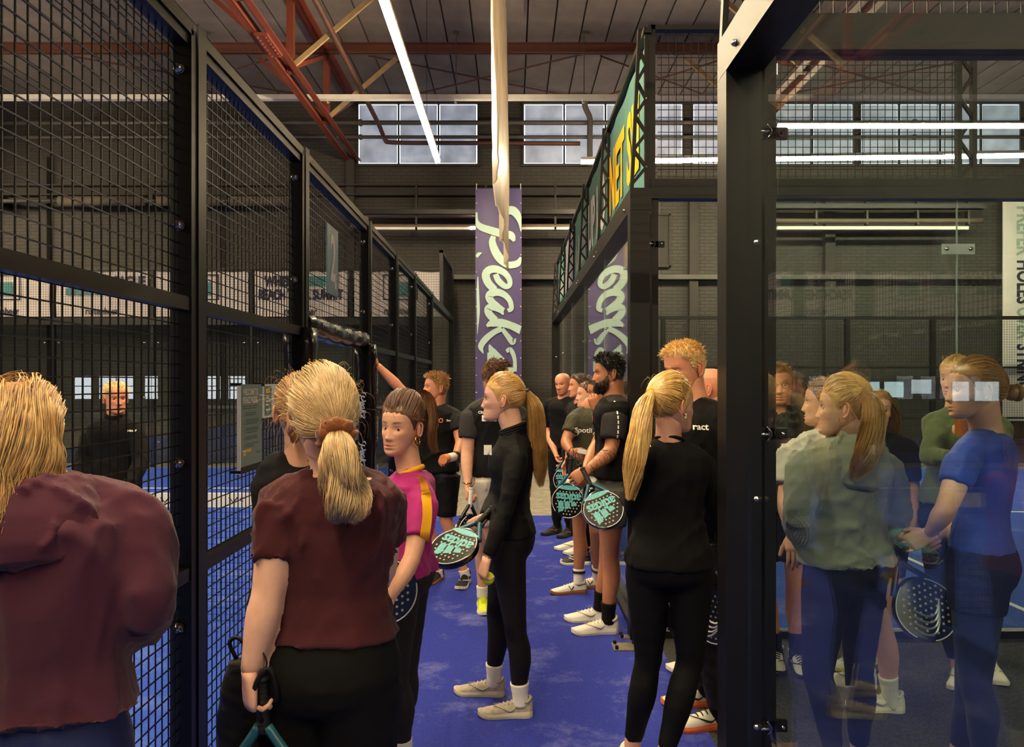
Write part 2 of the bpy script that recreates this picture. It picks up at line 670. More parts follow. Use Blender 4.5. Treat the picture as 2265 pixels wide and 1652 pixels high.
# windows high in the far wall: daylight shut out by grey boards, with a bright slit around each
DAY = emit('daylight slit', (0.86, 0.94, 1.0), WINDOW_POWER)
BOARD = mat('grey translucent window board', rgb(214, 216, 222), rough=0.6, scale=2.5, col2=rgb(178, 180, 188), transl=0.62)
FRAME = mat('dark window frame', rgb(42, 38, 34), rough=0.6)
for gi, xs in enumerate(((794, 881, 884, 969, 972, 1056), (1159, 1246, 1249, 1337, 1340, 1425), (1440, 1508, 1532, 1616, 1620, 1704),
                         (1706, 1792, 1796, 1884), (1902, 1984, 1988, 2074, 2078, 2164, 2168, 2252))):
    win = empty('window_%d' % (gi + 1), (wx((xs[0] + xs[-1]) / 2), YW, wz(362)), kind='structure')
    fr = MB()
    x0, x1, z0, z1 = wx(xs[0] - 6), wx(xs[-1] + 6), wz(364), wz(232)
    fr.box((x0, YW - 0.07, z0 - 0.05), (x1, YW + 0.02, z0))
    fr.box((x0, YW - 0.07, z1), (x1, YW + 0.02, z1 + 0.05))
    for k in range(0, len(xs), 2):
        a, b = wx(xs[k]), wx(xs[k + 1])
        obj('slit', MB().box((a, YW - 0.022, z0), (b, YW - 0.018, z1)), DAY, win)
        obj('pane', MB().box((a + 0.022, YW - 0.05, z0 + 0.022), (b - 0.022, YW - 0.04, z1 - 0.022)), BOARD, win)
        fr.box((a - 0.03, YW - 0.07, z0), (a, YW, z1))
        fr.box((b, YW - 0.07, z0), (b + 0.03, YW, z1))
    obj('frame', fr, FRAME, win)

# lintel beam, ledges, pilasters on the far wall
tb = MB()
tb.box((XL, YW - 0.22, wz(437)), (XR, YW, wz(434)))
tb.box((XL, YW - 0.22, wz(416)), (XR, YW, wz(413)))
tb.box((XL, YW - 0.06, wz(436)), (XR, YW - 0.03, wz(414)))
obj('trim_1', tb, PLASTER, kind='structure', label='steel lintel beam across the brick wall')
obj('trim_2', MB().box((XL, YW - 0.2, wz(620)), (XR, YW, wz(610))), PIPE, kind='structure', label='grey pipe ledge along the brick wall')
for i, (a, b, t, u) in enumerate(((768, 786, 1100, 352), (1522, 1541, 1100, 440), (470, 492, 1100, 352), (96, 112, 1100, 352), (1820, 1842, 1100, 440))):
    obj('trim_%d' % (i + 3), MB().box((wx(a), YW - 0.14, 0), (wx(b), YW, wz(u))), PLASTER, kind='structure')
obj('trim_10', MB().box((XL, YW - 0.03, 0.0), (wx(768), YW, wz(440))), BRICK, kind='structure', label='painted facing on the far wall')
nm = MB()
nm.box((wx(1440), YW - 0.05, wz(590)), (wx(1478), YW - 0.01, wz(476)))
for a, b in (((1436, 592), (1482, 588)), ((1436, 478), (1482, 474)), ((1478, 592), (1482, 474))):
    nm.box((wx(a[0]), YW - 0.09, wz(a[1])), (wx(b[0]), YW, wz(b[1])))
obj('trim_9', nm, PLASTER, kind='structure', label='grey framed blind panel in the brick wall')

# back wall behind the lens: daylight windows and a glazed entrance, seen only mirrored in the court glass
DAYB = emit('daylight glazing', (0.9, 0.95, 1.0), 6.0)
k = 5
for i, x in enumerate((-25.0, -23.6, -22.6, -21.2, -19.2, -17.6, -16.2)):
    w_ = empty('window_%d_offscreen' % (k + 1 + i), (x, YB, 0.75), kind='structure')
    obj('pane_offscreen', MB().box((x, YB, 0.75), (x + 0.95, YB + 0.02, 2.05)), DAYB, w_)
    fm = MB()
    fm.box((x - 0.05, YB, 0.7), (x, YB + 0.05, 2.1)); fm.box((x + 0.95, YB, 0.7), (x + 1.0, YB + 0.05, 2.1)); fm.box((x, YB, 1.45), (x + 0.95, YB + 0.05, 1.5))
    obj('frame', fm, FRAME, w_)

for i, (x, w2, z0, z1) in enumerate(((9.75, .5, 1.43, 1.77), (10.75, .42, 1.25, 1.72), (11.3, .6, 1.25, 1.72))):
    w_ = empty('window_%d_offscreen' % (20 + i), (x, YB, z0), kind='structure')
    obj('pane_offscreen', MB().box((x, YB, z0), (x + w2, YB + 0.02, z1)), DAYB, w_)
    fm = MB(); fm.box((x - 0.05, YB, z0 - .05), (x, YB + 0.05, z1 + .05)); fm.box((x + w2, YB, z0 - .05), (x + w2 + .05, YB + 0.05, z1 + .05))
    obj('frame', fm, FRAME, w_)

# ------------------------------------------------------------------ roof steel, pipes, trays
def truss(X, label):
    t = empty('roof_truss', (X, 10, 6.35), label, 'truss', 'roof trusses under the ceiling boards')
    for dx in (-0.07, 0.07):
        m = MB()
        s = 1 if dx > 0 else -1
        m.box((X + dx - 0.006, -2, 6.38), (X + dx + 0.006, 16.15, 6.50))
        m.box((min(X + dx, X + dx + s * 0.1), -2, 6.38), (max(X + dx, X + dx + s * 0.1), 16.15, 6.395))
        obj('bottom_chord', m, REDSTEEL, t)
    m = MB(); m.box((X - 0.11, -2, 7.66), (X + 0.11, 16.15, 7.68)); m.box((X - 0.015, -2, 7.54), (X + 0.015, 16.15, 7.66))
    obj('top_chord', m, REDSTEEL, t)
    for i, y in enumerate((7.1, 9.35, 11.6, 13.85)):
        obj('post', MB().box((X - 0.05, y - 0.06, 6.4), (X + 0.05, y + 0.06, 7.66)), REDSTEEL, t)
        obj('diagonal', MB().beam((X, y + 0.02, 6.5), (X, y + 2.2, 7.6), 0.06, 0.07), REDSTEEL, t)
    pl = MB(); pl.box((X - 0.09, 10.2, 6.34), (X + 0.09, 10.9, 6.38))
    obj('splice_plate', pl, REDSTEEL, t)
    for y in np.arange(10.25, 10.9, 0.1):
        for dx in (-0.055, 0.055): obj('bolt', MB().ball((X + dx, y, 6.335), 0.018, 8, 5), REDSTEEL, t)
    return t


truss(-3.36, 'red steel roof truss above the fenced court with the number plate')
truss(4.42, 'red steel roof truss above the glass courts across the aisle')
for i, y in enumerate((10.6, 13.7)):
    pm = MB(); pm.box((XL, y - 0.06, 7.60), (XR, y + 0.06, 7.62)); pm.box((XL, y - 0.06, 7.76), (XR, y + 0.06, 7.78)); pm.box((XL, y - 0.012, 7.6), (XR, y + 0.012, 7.78))
    props(obj('roof_purlin', pm, mat('brown red purlin paint', rgb(92, 52, 38), rough=0.6)), 'red purlin under the ceiling boards ' + ('next to the white cable tray' if i else 'by the truss splice plates'), 'purlin', 'roof purlins')
for X, nx in ((-3.36, 1), (-3.36, -1), (4.42, -1), (4.42, 1)):
    for y in (11.6, 13.85):
        props(obj('timber_brace', MB().beam((X, y, 6.48), (X + nx * 1.25, y + 0.1, 7.62), 0.05, 0.07), TAN if nx * X < 0 else REDSTEEL),
              ('pale timber brace' if nx * X < 0 else 'red angle brace') + ' ' + ('above the fenced court ' if X < 0 else 'above the glass courts ') + ('by the splice plates' if y < 12 else 'by the cable tray'), 'brace', 'roof braces')
for X0, X1, where in ((-8.0, -4.0, 'above the fenced court'), (-2.6, 1.4, 'above the aisle'), (1.6, 4.2, 'above the teal banners'), (5.0, 9.0, 'above the glass courts')):
    for s in (0, 1):
        props(obj('bracing_rod', MB().tube([(X0, 13.8 + 2.2 * s, 7.6), (X1, 16.0 - 2.2 * s, 7.66)], 0.018, 6), RUST),
              'thin rusty rod of the crossed wind bracing ' + where, 'rod', 'wind bracing rods')
props(obj('heating_pipe', MB().tube(spline([(-2.69, -2, 6.97), (-2.69, 6, 6.95), (-2.69, 14.5, 6.92), (-2.69, 15.75, 6.88), (-2.64, 15.9, 6.76), (-2.45, 15.92, 6.7), (-1, 15.92, 6.69), (1.42, 15.92, 6.68)], 60), 0.045, 10), RUST, smooth=True),
      'rusty red pipe running under the roof and bending along the windows', 'pipe')
for z, r, lab in ((7.14, 0.05, 'thick grey pipe crossing the upper half of the windows'), (6.84, 0.038, 'thinner grey pipe crossing the lower half of the windows')):
    m = MB().tube([(XL, 16.0, z), (XR, 16.0, z)], r, 10)
    for x in np.arange(-9, 12, 2.9): m.tube([(x, 16.0, z), (x + 0.06, 16.0, z)], r * 1.5, 10)
    props(obj('wall_pipe', m, PIPE, smooth=True), lab, 'pipe')
props(obj('vent_duct', MB().tube(spline([(1.52, 15.9, 7.7), (1.52, 15.9, 7.45), (1.62, 15.9, 7.2), (1.62, 15.9, 6.9), (1.62, 15.9, 6.2)], 20), 0.06, 12), PIPE, smooth=True), 'grey duct dropping past the window boards', 'duct')
tray = empty('cable_tray', (0, 13.25, 6.6), 'long white cable tray hung below the ceiling on thin rods', 'tray')
tm = MB(); tm.box((XL, 13.2, 6.60), (XR, 13.3, 6.605)); tm.box((XL, 13.195, 6.60), (XR, 13.2, 6.68)); tm.box((XL, 13.3, 6.60), (XR, 13.305, 6.68))
obj('channel', tm, GALV, tray)
for x in (-14, -9.7, -5.35, -0.97, 1.25, 5.6, 10):
    m = MB().tube([(x, 13.25, 6.62), (x, 13.25, CEIL_H)], 0.008, 6)
    m.box((x - 0.05, 13.2, CEIL_H - 0.06), (x + 0.05, 13.3, CEIL_H))
    obj('hanger_rod', m, PIPE, tray)
for x in np.arange(-12, 12, 2.2): obj('hook', MB().tube([(x, 13.2, 6.6), (x + 0.02, 13.18, 6.52), (x + 0.05, 13.18, 6.53)], 0.008, 5), GALV, tray)

ip = empty('lagged_pipe', (-8, 15.7, wz(457)), 'fat lagged pipe with patchy wrapping along the far wall above the white banners', 'pipe')
LAG = mat('patchy pipe lagging', rgb(92, 82, 70), rough=0.8, var=0.4, scale=3, col2=rgb(58, 50, 44), bump=0.4, bscale=20)
for a_, b_ in ((-20, -11.1), (-9.3, -7.55), (-7.3, -6.0), (-5.8, -4.6)):
    obj('lagging', MB().tube([(a_, 15.7, wz(457)), (b_, 15.7, wz(457))], 0.1, 14), LAG, ip, smooth=True)
obj('pipe', MB().tube([(-22, 15.7, wz(457)), (-4.4, 15.7, wz(457))], 0.045, 10), PIPE, ip, smooth=True)
for x in (-10.6, -7.4, -5.9): obj('bracket', MB().box((x - .03, 15.66, wz(457) - .1), (x + .03, 16.165, wz(457) + .14)), STEEL_RAIL, ip)

# infrared heaters on the far wall
def heater(x0, x1, z, label):
    h = empty('tube_heater', ((x0 + x1) / 2, 15.75, z), label, 'heater', 'radiant tube heaters')
    m = MB(); m.box((x0 - 0.3, 15.45, z + 0.19), (x1, 16.05, z + 0.2)); m.beam((x0 - 0.3, 15.45, z + 0.15), (x1, 15.45, z + 0.15), 0.01, 0.09)
    obj('reflector', m, STEEL_RAIL, h)
    P = [(x1, 15.6, z + 0.12), (x0 + 0.1, 15.6, z + 0.12), (x0 - 0.02, 15.6, z + 0.06), (x0 - 0.02, 15.6, z - 0.06), (x0 + 0.1, 15.6, z - 0.12), (x1, 15.6, z - 0.12)]
    obj('burner_tube', MB().tube(spline(P, 60), 0.055, 12), mat('sooty heater tube', rgb(88, 74, 62), rough=0.5), h, smooth=True)
    for x in np.linspace(x0 + 1.0, x1 - 0.3, 4):
        obj('hanger', MB().box((x - 0.02, 15.55, z - 0.2), (x + 0.02, 15.65, z + 0.75)), STEEL_RAIL, h)
    return h


heater(-2.95, 2.6, wz(499) - 0.02, 'black tube heater with bent pipe end beside the purple banner')
heater(5.2, 9.6, wz(487) - 0.02, 'black tube heater seen through the glass above the courts')
for x0, x1, lit in ((-2.95, -0.35, True), (0.1, 2.6, False), (5.4, 9.3, False)):
    l_ = empty('wall_lamp', (x0, 15.6, wz(517)), ('slim lamp with a lit tip under the heater beside the purple banner' if lit else 'slim unlit white lamp strip under the heater ' + ('behind the glass court' if x0 > 5 else 'next to the teal banners')), 'lamp', 'slim lamps under the heaters')
    obj('housing', MB().box((x0, 15.55, wz(521)), (x1, 15.65, wz(514))), GALV, l_)
    if lit: obj('lit_tip', MB().box((x1 - 0.5, 15.54, wz(521)), (x1 - 0.25, 15.55, wz(515))), LED, l_)

# ------------------------------------------------------------------ LED strips (real lamps of the hall)
def strip(p, q, label, w=0.075, off=''):
    p, q = Vector(p), Vector(q)
    s = empty('led_strip_lamp' + off, (p + q) / 2, label, 'lamp', 'suspended led strips')
    d = (q - p).normalized()
    obj('housing', MB().beam(p + Vector((0, 0, 0.05)), q + Vector((0, 0, 0.05)), w + 0.02, 0.05), GALV, s)
    obj('diffuser' + off, MB().beam(p, q, w, 0.055), LED, s)
    n = max(2, int((q - p).length / 3))
    for k in range(n):
        c = p + (q - p) * ((k + 0.5) / n)
        obj('suspension_wire', MB().tube([c + Vector((0, 0, 0.07)), (c.x, c.y, CEIL_H)], 0.004, 5), WIRE, s)
    return s


strip((-1.31, -4.0, 5.6), (-1.31, 13.5, 5.6), 'long glowing strip lamp hung above the fence with the number plate')
strip((1.22, 13.5, 5.6), (11.0, 13.0, 5.6), 'glowing strip lamp crossing above the far glass court', 0.09)
strip((3.9, -5.9, 5.6), (14.0, -5.9, 5.6), 'glowing strip lamp above the near glass court, mirrored in its glass', off='_offscreen')
strip((-11.2, -4.0, 5.6), (-11.2, 15.0, 5.6), 'glowing strip lamp above the outer edge of the fenced court', off='_offscreen')

# ------------------------------------------------------------------ banners
LOGO = []


def _A(x, y): return (1030 + x / 6.88, 410 + y / 6.88)


def _B(x, y): return (1030 + x / 6.88, 640 + y / 6.88)


for fn, pts, ws in (
    (_A, ((160, 410), (165, 540), (230, 630), (400, 690), (560, 735), (690, 765), (740, 850)), (40, 60, 105, 118, 120, 125, 40)),
    (_A, ((425, 770), (405, 860), (445, 990), (520, 1110), (620, 1200), (710, 1210), (795, 1180), (838, 1090)), (75, 105, 125, 130, 100, 105, 100, 25)),
    (_A, ((560, 430), (640, 385), (720, 385), (785, 450), (825, 560), (842, 700)), (60, 120, 135, 115, 60, 12)),
    (_A, ((250, 1025), (200, 1045), (165, 1090)), (6, 55, 40)),
    (_A, ((455, 1350), (500, 1450), (600, 1535), (665, 1520), (665, 1430), (590, 1330), (470, 1275), (360, 1285), (305, 1360), (340, 1480), (440, 1590)), (85, 95, 85, 75, 80, 95, 112, 118, 122, 118, 112)),
    (_B, ((640, 325), (695, 290), (670, 170), (580, 75), (450, 40), (360, 90), (380, 170), (470, 250), (590, 310)), (60, 75, 80, 95, 120, 118, 112, 105, 45)),
    (_B, ((575, 385), (520, 310), (420, 270), (345, 290), (355, 370), (450, 475)), (25, 95, 105, 112, 112, 115)),
    (_B, ((320, 560), (400, 515), (540, 510), (690, 550), (846, 625)), (40, 110, 125, 110, 130)),
    (_B, ((550, 595), (420, 660), (300, 760), (232, 870), (270, 978)), (85, 85, 98, 90, 8)),
    (_B, ((555, 600), (640, 710), (715, 800), (768, 745)), (60, 78, 95, 8)),
    (_B, ((620, 945), (675, 915), (725, 990), (750, 1110), (745, 1250)), (55, 72, 66, 55, 70)),
    (_B, ((360, 840), (410, 950), (520, 1070), (640, 1190), (735, 1255)), (20, 120, 125, 110, 70)),
    (_B, ((360, 960), (365, 1080), (400, 1220)), (60, 70, 80)),
):
    v, f = stroke_arrays([fn(*p) for p in pts], [w / 6.88 for w in ws], 30)
    LOGO.append((v, f))


def logo_on(mb, origin, right, up, length, off=0.002):
    """the script wordmark, reading along right"""
    k = length / 410.0
    for i, (v, f) in enumerate(LOGO):
        if i == 3: continue
        q = np.stack([(v[:, 1] - 640) * k, (v[:, 0] - 1103) * k, v[:, 2] * 0], 1)
        mb.add(put(q, origin, right, up, off + 0.00015 * i), f)
    return mb


BY = 15.36
bn = empty('hanging_banner', (wx(1102), BY, 1.3), 'tall purple hanging banner with pale mint script lettering', 'banner')
g = MB()
nx_, nz_ = 9, 30
bx0, bx1, bz0, bz1 = (1051.5 - CX) / F_PX * BY, (1154 - CX) / F_PX * BY, 1.2, EYE + (HY - 417) / F_PX * BY
gv, gf = [], []
for j in range(nz_ + 1):
    for i in range(nx_ + 1):
        u, w_ = i / nx_, j / nz_
        gv.append((bx0 + (bx1 - bx0) * u, BY - 0.012 * math.sin(u * 9 + w_ * 4) * w_ ** 3, bz0 + (bz1 - bz0) * w_))
for j in range(nz_):
    for i in range(nx_):
        a = j * (nx_ + 1) + i
        gf.append((a, a + 1, a + nx_ + 2, a + nx_ + 1))
v_, f_ = np.array(gv), gf
v2 = np.concatenate([v_, v_ + np.array((0, 0.006, 0))])
n_ = len(v_)
obj('cloth', (v2, f_ + [tuple(n_ + i for i in q[::-1]) for q in f_]), PURPLE, bn, smooth=True)
lm = MB()
for i, (v, f) in enumerate(LOGO):
    q = np.array([tuple(W(x, y, (BY - 0.025) - 0.0004 * i)) for x, y, _ in v])
    q[:, 0] = np.clip(q[:, 0], bx0 + 0.005, bx1 - 0.005)
    lm.add(q, f)
ev_, ef_ = stroke_arrays([(1057, 612), (1057, 650), (1058, 690), (1056, 738)], (2, 6, 7, 1), 20)
q = np.array([tuple(W(x, y, (BY - 0.025))) for x, y, _ in ev_]); q[:, 0] = np.clip(q[:, 0], bx0 + 0.004, bx1)
lm.add(q, ef_)
obj('lettering', lm, MINT, bn)
for x in (bx0 + 0.02, bx1 - 0.02):
    m = MB()
    obj('hanging_cord', MB().tube([(x, BY, bz1 - 0.02), (x, BY + 0.01, bz1 + 0.10), (x, YW - 0.215, wz(413) - 0.01)], 0.008, 5), GALV, bn)
    for z in np.linspace(bz0 + 0.3, bz1 - 0.3, 12):
        obj('eyelet', MB().ball((x, BY - 0.015, z), 0.014, 8, 5), GALV, bn)

# clear plastic sheet hanging edge-on above the aisle
SHEET = mat('crumpled milky plastic sheet', rgb(196, 184, 166), rough=0.35, var=0.25, scale=2.5, bump=0.5, bscale=14, stretch=(6, 1, 0.5), transl=0.45)
yy = np.linspace(6.4, 12.2, 40)
sv, sf = [], []
zb = 3.48 + 0.05 * np.sin(yy * 3.3) + 0.18 * (np.abs(yy - 7.3) < 0.35) + 0.1 * (yy < 6.9)
for j, y in enumerate(yy):
    xm = np.interp(y, (6.4, 8.0, 12.2), (-0.165, -0.14, -0.075))
    for k, t in enumerate(np.linspace(0, 1, 14)):
        z = zb[j] + (7.3 - zb[j]) * t
        sv.append((xm + 0.035 * math.sin(3.1 * y + 5 * t) * (1 - t) + 0.012 * math.sin(9 * y + 11 * t) - 0.02 * t, y, z))
nsh = 14
for j in range(39):
    for k in range(13):
        sf.append((j * nsh + k, j * nsh + k + 1, (j + 1) * nsh + k + 1, (j + 1) * nsh + k))
sh = empty('plastic_sheet', (-0.12, 9, 3.5), 'crumpled milky plastic sheet hanging edge-on above the aisle', 'sheet')
sv = np.array(sv)
obj('film', (np.concatenate([sv, sv + np.array((0.012, 0, 0))]), sf + [tuple(len(sv) + i for i in q[::-1]) for q in sf]), SHEET, sh, smooth=True)
obj('top_cable', MB().tube([(-0.16, 6.0, 7.3), (-0.11, 12.6, 7.3)], 0.012, 6), WIRE, sh)
obj('far_seam', MB().tube([(-0.075, 12.2, 3.5), (-0.085, 12.2, 7.3)], 0.02, 8), mat('grey plastic seam', rgb(96, 88, 78), rough=0.4), sh)
for y in (6.4, 12.2):
    obj('suspension_cord', MB().tube([(-0.12, y, 7.3), (-0.12, y, CEIL_H)], 0.006, 5), WIRE, sh)

# tall white banner hung on the far wall beyond the far court
wbn = empty('wall_banner', (10.7, 15.98, 1.0), 'white vertical wall banner with rotated grey and navy capitals', 'banner')
obj('cloth', MB().box((wx(2203), 15.97, 0.9), (wx(2360), 15.985, wz(438))), BANNERW, wbn)
t1, t2 = MB(), MB()
xc = wx(2250)
for s, z0, z1, tgt in (('I', 445, 452, 0), ('PREFER', 462, 570, 0), ('HOLES', 580, 674, 1), ('OVER', 682, 752, 0), ('STRINGS', 762, 880, 1)):
    a, b = wz(z0), wz(z1)
    text_on((t1, t2)[tgt], s, (xc, 15.965, (a + b) / 2), (0, 0, -1), (1, 0, 0), width=abs(a - b), height=0.34, bold=0.03)
obj('lettering', t1, mat('sage print', rgb(140, 158, 146), rough=0.6), wbn)
obj('lettering', t2, NAVYPRINT, wbn)
for x, z, px in ((0, 0, 1825), (0, 0, 1940)):
    props(obj('padel_ball', MB().ball((wx(px), 15.7, wz(468) + 0.02), 0.033, 12, 8), mat('yellow felt', rgb(206, 214, 40), rough=0.9, bump=0.3, bscale=200), smooth=True),
          'small yellow ball lying on top of the tube heater', 'ball', 'balls on the heater')
# ------------------------------------------------------------------ fence of the court beside the aisle
def wires_x(mb, X, y0, y1, z0, z1, step=0.05, d=0.004):
    """welded wire mesh in a plane X = const"""
    h = d / 2
    for y in np.arange(y0 + step / 2, y1, step): mb.box((X - h, y - h, z0), (X + h, y + h, z1))
    for z in np.arange(z0 + step / 2, z1, step): mb.box((X - h + 0.003, y0, z - h), (X + h + 0.003, y1, z + h))


def wires_y(mb, Y, x0, x1, z0, z1, step=0.05, d=0.004):
    h = d / 2
    for x in np.arange(x0 + step / 2, x1, step): mb.box((x - h, Y - h, z0), (x + h, Y + h, z1))
    for z in np.arange(z0 + step / 2, z1, step): mb.box((x0, Y - h + 0.003, z - h), (x1, Y + h + 0.003, z + h))


def dome(c, n, r=0.019):
    m = MB()
    c, n = Vector(c), Vector(n)
    m.tube([c, c + n * 0.006], r * 1.05, 14)
    m.ball(c + n * 0.005, r, 14, 8)
    return m


fence = empty('court_fence', (FX, NET_Y, 0), 'black steel post and wire mesh fence along the aisle with a padded doorway', 'fence')
POSTS = (-2.62, -0.62, 1.38, 2.88, 4.38, 6.38, 7.88, 9.38, 11.38)
for y in POSTS:
    p = obj('post', MB().box((FX - 0.04, y - 0.05, 0), (FX + 0.04, y + 0.05, 3.02)), STEEL, fence)
    for z in (2.87, 2.29, 1.41, 0.8):
        obj('bolt', dome((FX - 0.005, y - 0.05, z), (0, -1, 0)), CHROME, p, smooth=True)
    if y > -1:
        obj('flange', MB().box((FX + 0.04, y + 0.0, 0), (FX + 0.046, y + 0.075, 3.06)), STEEL, p)
for i in range(len(POSTS) - 1):
    a, b = POSTS[i] + 0.05, POSTS[i + 1] - 0.05
    door = POSTS[i] == 4.38
    obj('rail', MB().box((FX - 0.03, a, 2.96), (FX + 0.03, b, 3.02)), STEEL, fence)
    obj('rail_cap', MB().box((FX - 0.012, a - .02, 3.0), (FX + 0.04, b + .02, 3.045)), STEEL, fence)
    if not door:
        for z in (1.0, 2.0):
            obj('rail', MB().box((FX - 0.005, a, z - 0.025), (FX + 0.035, b, z + 0.025)), STEEL_RAIL, fence)
        obj('rail', MB().box((FX - 0.03, a, 0.0), (FX + 0.03, b, 0.05)), STEEL_RAIL, fence)
    m = MB()
    wires_x(m, FX - 0.012, a, b, 2.05 if door else 0.05, 2.96)
    obj('wire_mesh', m, WIRE, fence, kind='stuff')
# glazed last bay and its taller corner
obj('post', MB().box((FX - 0.05, 15.3, 0), (FX + 0.05, 15.42, 4.0)), STEEL, fence)
obj('rail', MB().box((FX - 0.05, 11.43, 2.92), (FX + 0.05, 15.3, 3.02)), STEEL, fence)
for a, b in ((11.45, 13.33), (13.37, 15.28)):
    obj('glass_pane', MB().box((FX - 0.006, a, 0.03), (FX + 0.006, b, 2.92)), GLASS_FAR, fence)
m = MB(); wires_x(m, FX, 13.3, 15.3, 3.02, 3.95); obj('wire_mesh', m, WIRE, fence, kind='stuff')
m = MB(); m.box((FX - 0.03, 13.25, 3.0), (FX + 0.03, 13.3, 4.0)); m.box((FX - 0.03, 13.25, 3.95), (FX + 0.03, 15.4, 4.0))
obj('corner_frame', m, STEEL, fence)

# padded doorway: wrapped posts and a sagging padded lintel
for y, sgn in ((4.38, 1), (6.38, -1)):
    yc = y + sgn * 0.02
    ang = np.linspace(0, 2 * PI, 25)[:-1]
    rows = []
    for z in np.linspace(0.02, 2.02, 22):
        r = 0.085 + 0.006 * math.sin(z * 17)
        rows.append(np.array([(FX + 0.01 + r * np.sign(np.cos(t)) * abs(np.cos(t)) ** 0.6, yc + (r + 0.004) * np.sign(np.sin(t)) * abs(np.sin(t)) ** 0.6, z) for t in ang]))
    pad = obj('post_pad', loft_arrays(rows), BLACKPAD, fence, smooth=True)
    lt = MB()
    for z in (1.72, 1.32, 0.92, 0.52):
        logo_on(lt, (FX + 0.102, yc + 0.01, z), (0, 0, 1), (0, -1, 0), 0.24, 0.003)
    for z in (1.52, 1.12, 0.72):
        logo_on(lt, (FX + 0.0, yc - 0.094, z), (0, 0, -1), (1, 0, 0), 0.24, 0.003)
    obj('lettering', lt, WHITEPRINT, pad)
ys = np.linspace(4.44, 6.3, 40)
rows = []
for y in ys:
    t = (y - 4.44) / 1.86
    r = 0.072 + 0.004 * math.cos(t * 2 * PI * 5) - 0.02 * (abs(t - .5) > .47)
    rows.append(np.array([(FX + r * math.cos(a), y, 2.06 - 0.02 * math.sin(PI * t) + r * math.sin(a)) for a in np.linspace(0, 2 * PI, 17)[:-1]]))
lp = obj('lintel_pad', loft_arrays(rows), BLACKPAD, fence, smooth=True)
lt = MB()
for y in (4.7, 5.05, 5.4, 5.75, 6.08):
    logo_on(lt, (FX + 0.068, y, 2.065), (0, 1, 0), (-0.15, 0, 0.98), 0.17, 0.012)
obj('lettering', lt, WHITEPRINT, lp)

# number plate and two notices cable-tied to the mesh
np_ = empty('number_plate', (FX + 0.02, 5.18, 2.32), 'tall teal plate with a white figure two on the fence', 'sign')
obj('plate', MB().box((FX + 0.004, 5.03, 2.30), (FX + 0.012, 5.34, 2.76)), mat('pale blue plate', rgb(132, 168, 174), rough=0.45), np_)
m = MB(); text_on(m, '2', (FX + 0.012, 5.18, 2.55), (0, 1, 0), (0, 0, 1), width=0.15, height=0.32, bold=0.02)
m.box((FX + 0.0125, 5.24, 2.35), (FX + 0.0135, 5.28, 2.39))
obj('numeral', m, WHITEPRINT, np_)

nb = empty('notice_board', (FX + 0.02, 3.54, 1.30), 'tall grey green notice with a welcome heading fixed to the fence', 'notice')
NOTICE = mat('sage notice card', rgb(120, 150, 142), rough=0.35, var=0.05)
obj('card', MB().box((FX + 0.012, 3.395, 1.325), (FX + 0.018, 3.69, 1.70)), NOTICE, nb)
obj('edge', MB().box((FX + 0.008, 3.385, 1.30), (FX + 0.022, 3.398, 1.705)), WHITEPRINT, nb)
obj('foot_bar', MB().box((FX + 0.008, 3.395, 1.30), (FX + 0.024, 3.70, 1.328)), STEEL, nb)
R_, U_ = (0, 1, 0), (0, 0, 1)
m = MB()
text_on(m, 'WELCOME TO', (FX + 0.018, 3.53, 1.665), R_, U_, width=0.2, height=0.03, bold=0.03)
text_on(m, 'PEAKZ PADEL', (FX + 0.018, 3.53, 1.628), R_, U_, width=0.2, height=0.03, bold=0.03)
m.box((FX + 0.0185, 3.43, 1.392), (FX + 0.0195, 3.47, 1.402))
obj('lettering', m, WHITEPRINT, nb)
m = MB()
for y0, y1, z in ((3.43, 3.63, 1.598), (3.43, 3.61, 1.588), (3.47, 3.61, 1.566), (3.47, 3.6, 1.557), (3.47, 3.64, 1.535), (3.47, 3.65, 1.526), (3.47, 3.62, 1.517),
                  (3.47, 3.64, 1.496), (3.47, 3.64, 1.487), (3.47, 3.62, 1.477), (3.47, 3.62, 1.456), (3.47, 3.63, 1.447), (3.47, 3.64, 1.424), (3.47, 3.58, 1.414)):
    m.box((FX + 0.0185, y0, z), (FX + 0.0192, y1, z + 0.004))
for k, z in enumerate((1.562, 1.525, 1.487, 1.452, 1.418)):
    text_on(m, str(k + 1), (FX + 0.018, 3.447, z), R_, U_, height=0.016, bold=0.02)
logo_on(m, (FX + 0.018, 3.63, 1.38), R_, U_, 0.06)
obj('print', m, mat('dark grey print', rgb(66, 84, 80), rough=0.6), nb)
m = MB(); m.box((FX + 0.0185, 3.475, 1.39), (FX + 0.0195, 3.54, 1.404)); m.box((FX + 0.0185, 3.43, 1.376), (FX + 0.0195, 3.47, 1.388))
obj('yellow_mark', m, YELLOW, nb)
for y, z in ((3.39, 1.70), (3.69, 1.70), (3.39, 1.31), (3.69, 1.32)):
    obj('cable_tie', MB().box((FX - 0.02, y - 0.006, z - 0.006), (FX + 0.024, y + 0.006, z + 0.006)), STEEL, nb)
nc = empty('notice_card', (FX + 0.02, 3.83, 1.52), 'small framed teal and white notice card fixed to the fence', 'notice')
obj('card', MB().box((FX + 0.012, 3.715, 1.535), (FX + 0.018, 3.965, 1.70)), WHITEPRINT, nc)
obj('teal_half', MB().box((FX + 0.0182, 3.73, 1.545), (FX + 0.0188, 3.84, 1.69)), TEALPRINT, nc)
obj('yellow_mark', MB().box((FX + 0.019, 3.75, 1.655), (FX + 0.0195, 3.81, 1.678)), YELLOW, nc)
m = MB()
for y1, z in ((3.80, 1.63), (3.83, 1.612), (3.79, 1.594), (3.81, 1.57)): m.box((FX + 0.019, 3.75, z), (FX + 0.0195, y1, z + 0.008))
